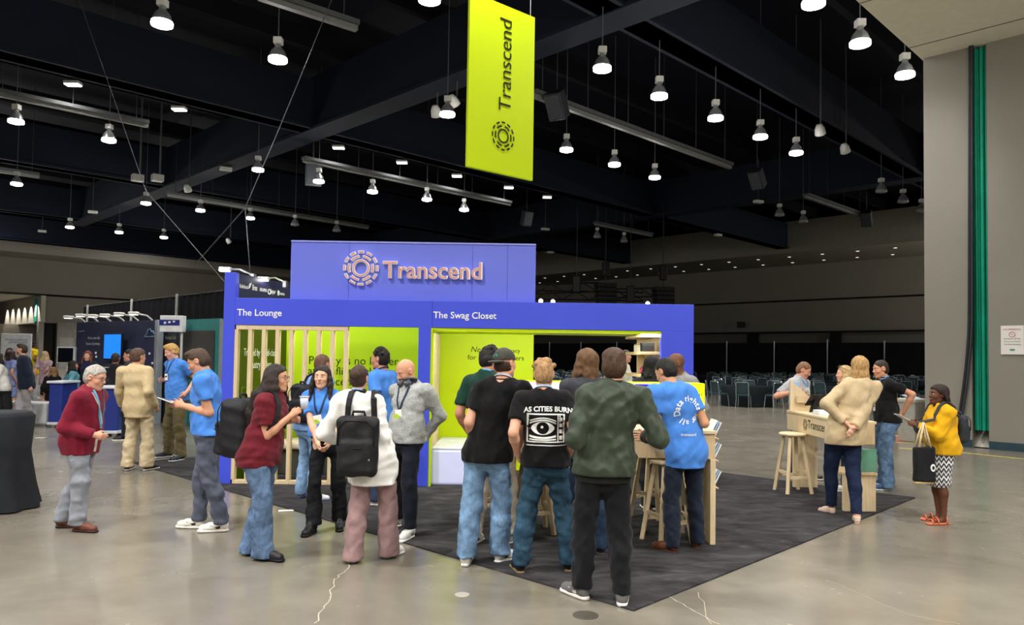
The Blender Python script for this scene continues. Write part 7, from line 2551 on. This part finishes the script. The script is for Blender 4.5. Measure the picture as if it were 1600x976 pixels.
for a_, t_ in ((c['aL'], -.1), (c['aR'], .17)):
    fd_ = V3(math.sin(t_), math.cos(t_), 0); sd_ = V3(math.cos(t_), -math.sin(t_), 0)
    sF = Field()
    o_ = V3(a_[0], a_[1], 0)
    sF.cone(o_ - fd_ * .035 + V3(0, 0, .012), o_ + fd_ * .16 + V3(0, 0, .012), .034, .042, 0, clip=[(V3(0, 0, 1), .022), (V3(0, 0, -1), 0)])
    so_ = field_obj('sandal', sF, .008, mat('c26a4a', .5), c['root'])
    for f_, h_, w2 in ((.15, .045, .04), (.085, .066, .04), (-.02, .085, .038)):
        pts = [o_ + fd_ * f_ + sd_ * w2 * math.cos(t) * 1.02 + V3(0, 0, .018 + h_ * max(0, math.sin(t)) * .9) for t in np.linspace(0, math.pi, 11)]
        obj('strap', MB().tube(pts, .007, 6), mat('d8714e', .45), so_, True, False)
p = world_of(c, (hand_pos(c, -1) + hand_pos(c, 1)) / 2 + V3(0, .06, .03))
r = thing('paper_sheet', 'white paper held by the person in the mustard blazer', 'paper', p, c['rz'])
obj('sheet', MB().bbox((0, 0, 0), (.11, .19, .004), .001, M=Matrix.Rotation(.5, 4, 'X')), mat('f3f2ee', .6), r, world=False)
obj('print_line', MB().box((0, 0, .003), (.07, .12, .001), M=Matrix.Rotation(.5, 4, 'X')), mat('d2d6de', .6), r, world=False)
# tote bag on the forearm
tw_ = at(1443, 725, c['base'].y - .20)
r = thing('tote_bag', 'black tote bag with a white emblem hanging from the mustard blazer arm', 'bag', tw_, c['rz'])
F = Field()
fr3 = (V3(1, 0, 0), V3(0, 1, 0), V3(0, 0, 1))
F.rbox(V3(0, 0, 0), fr3, (.045, .115, .19), .03)
F.folds = folds(random.Random(4), .008, 26, .6, 4)
tbm = field_obj('bag_body', F, .009, cloth('1b1b1e'), r)
bvt = bvh_of(tbm)
vs, fs = poly_fan([(.028 * math.cos(t), .04 * math.sin(t)) for t in np.linspace(0, 6.283, 16, endpoint=False)], (0, 0))
project(vs, fs, 'emblem', bvt, tbm, mat('e6e6e6', .7), V3(0, -.075, -.03), V3(0, 1, 0), V3(0, 0, 1), V3(-1, 0, 0), .004)
project([(x * .5, y * .5) for x, y in vs], fs, 'emblem_mark', bvt, tbm, mat('1d1d20', .7), V3(0, -.075, -.03), V3(0, 1, 0), V3(0, 0, 1), V3(-1, 0, 0), .007)
obj('base_panel', MB().bbox((0, 0, -.19), (.07, .2, .02), .008), mat('b59b6a', .8), r, False, False)
fz = c['loc'](at(1445, 668, c['base'].y - .20)) - c['loc'](tw_)
for dx in (-.03, .03):
    obj('handle', MB().tube([V3(dx, -.06, .18), V3(dx * .8, -.03, .30), V3(dx * .4, -.0, fz[2] + .05), V3(dx * .8, .04, .30), V3(dx, .065, .18)], .012, 6), mat('d8c296', .8), r, True, False)
backpack(c, 'small dark grey backpack behind the mustard blazer', 1.0, .24, .32, .12, '2c3038', .20, False, sw_=.014)

# --- people at the neighbouring stands, further off
far = dict(q=.016, face_detail=False)
c = person('bearded person in a navy blazer and grey trousers facing the far left', (49, 667), (27, 669), (34, 546), -55, 1.83, top=[jacket('1c2436', .46)], bottom=dict(mat=cloth('9b979a'), r=(.1, .08, .066), hem=.06),
    hair=dict(style='quiff', col='3a2a22', thick=.007), skin_c='d09c84', beard='5d463a', look=-75, lh=(52, 622, -.1), shoe=shoes('e6e4e2'), toes=(20, 20), **far)
c = person('person in a blue and white patterned dress behind the navy blazer', (9, 648), (19, 648), (19, 554), 160, 1.64, sex='f', top=[tee('8d98cf', .45, mat=mat('8d98cf', .9, .1, var=.35, vs=30))], bottom=dict(kind='skirt', name='dress_skirt', mat=mat('8d98cf', .9, .1, var=.35, vs=30), hem=.28), hair=dict(style='bob', col='3a2a26', len=.1, wide=.07), skin_c='d6a48c', shoe=shoes('1d1d20', kind='boot'), **far)
c = person('person in a bright yellow top and dark cap in the far left crowd', (46, 624), (54, 624), (51.5, 538.5), 170, 1.75, top=[tee('e3c416', .48)], bottom=dict(mat=cloth('cfd2da')), hair=dict(style='cap', col='221c1a', cap=cloth('23262e'), brimm=cloth('23262e')), skin_c='7a5340', shoe=shoes('dddddd'), q=.017, face_detail=False)
c = person('blond person in a pink top by the dark television', (66, 645), (77, 645), (70, 555), 200, 1.60, sex='f', top=[tee('b59aa4', .46, mat=mat('b59aa4', .9, .1, var=.3, vs=24))], bottom=dict(kind='skirt', name='skirt', mat=cloth('23242a'), hem=.3), hair=dict(style='bob', col='cdb184', len=.09, wide=.075, thick=.014), skin_c='ddb09a', shoe=shoes('2a2a2e'), rh=(62, 588, -.1), **far)
c = person('light brown-haired person in black seated low near the blond one', (72, 651), (84, 651), (84, 580), 190, 1.5, sex='f', top=[jacket('17171b', .42, 'cardigan')], bottom=dict(kind='skirt', name='skirt', mat=cloth('17171b'), hem=.28), hair=dict(style='bob', col='8d6a48', len=.09, wide=.08, thick=.016), skin_c='cf9c84', shoe=shoes('1d1d20'), **far)
c = person('black-haired person in a teal print blouse turned to the navy stand', (104, 662), (119, 662), (115, 571), 140, 1.62, sex='f', top=[tee('5f93a2', .44, mat=mat('5f93a2', .9, .1, var=.55, vs=55), sleeve=.9)], bottom=dict(mat=cloth('1f2026')), hair=dict(style='long', col='161315', len=.16, wide=.095, thick=.018), skin_c='c08d72', shoe=shoes('1d1d20'), look=120, **far)
c = person('red-haired person in dark clothes facing us before the navy stand', (143, 661), (131, 661), (137, 556), 8, 1.66, sex='f', top=[jacket('20263f', .48, 'jacket')], bottom=dict(mat=cloth('23252e')), hair=dict(style='bob', col='7d4527', len=.10, wide=.075, thick=.018, flen=.09), skin_c='e0b09c', shoe=shoes('1d1d20'), q=.012)
c = person('dark-haired person in pale blue shirt and dark jacket, in profile at the navy stand', (196, 688), (206, 688), (202, 555), -78, 1.76, top=[jacket('2a2d36', .46, collar=False), ], bottom=dict(mat=cloth('22252e')), hair=dict(style='short', col='231d1b', thick=.006), skin_c='c78f78', lh=(184, 585, -.2), look=-80, shoe=shoes('1d1d20'), **far)
c = person('person in black lettered shirt facing the blue monitor', (176, 676), (190, 676), (181, 560), 178, 1.66, top=[tee('1c1d21', .48, sleeve=.8)], bottom=dict(mat=cloth('1d1e22')), hair=dict(style='short', col='2c2220', thick=.008), skin_c='8a5f4c', shoe=shoes('1d1d20'), **far)
vs, fs = fit_text('EVENTS', 8.5 * c['base'].y / CAM_F)
back_print(c, [(v.x - 4.2 * c['base'].y / CAM_F, v.y) for v in vs], fs, 'lettering', 176, 574.5, WP)
c = person('person in a white jacket cut by the left edge', (-2, 668), (10, 668), (-1, 560), 150, 1.66, sex='f', top=[jacket('d6d4d0', .48, 'jacket')], bottom=dict(mat=cloth('24252a')), hair=dict(style='bob', col='1f1a1a', len=.1, wide=.07), skin_c='d0a088', shoe=shoes('e4e4e4'), **far)
c = person('dark-haired person in a black and white print top behind the navy blazer', (10, 635), (20, 635), (15, 549), 30, 1.66, sex='f', top=[tee('55555a', .48, mat=mat('77777a', .9, .1, var=.85, vs=14))], bottom=dict(mat=cloth('1f2024')), hair=dict(style='bob', col='241d1c', len=.08, wide=.07), skin_c='cf9f88', shoe=shoes('1d1d20'), **far)
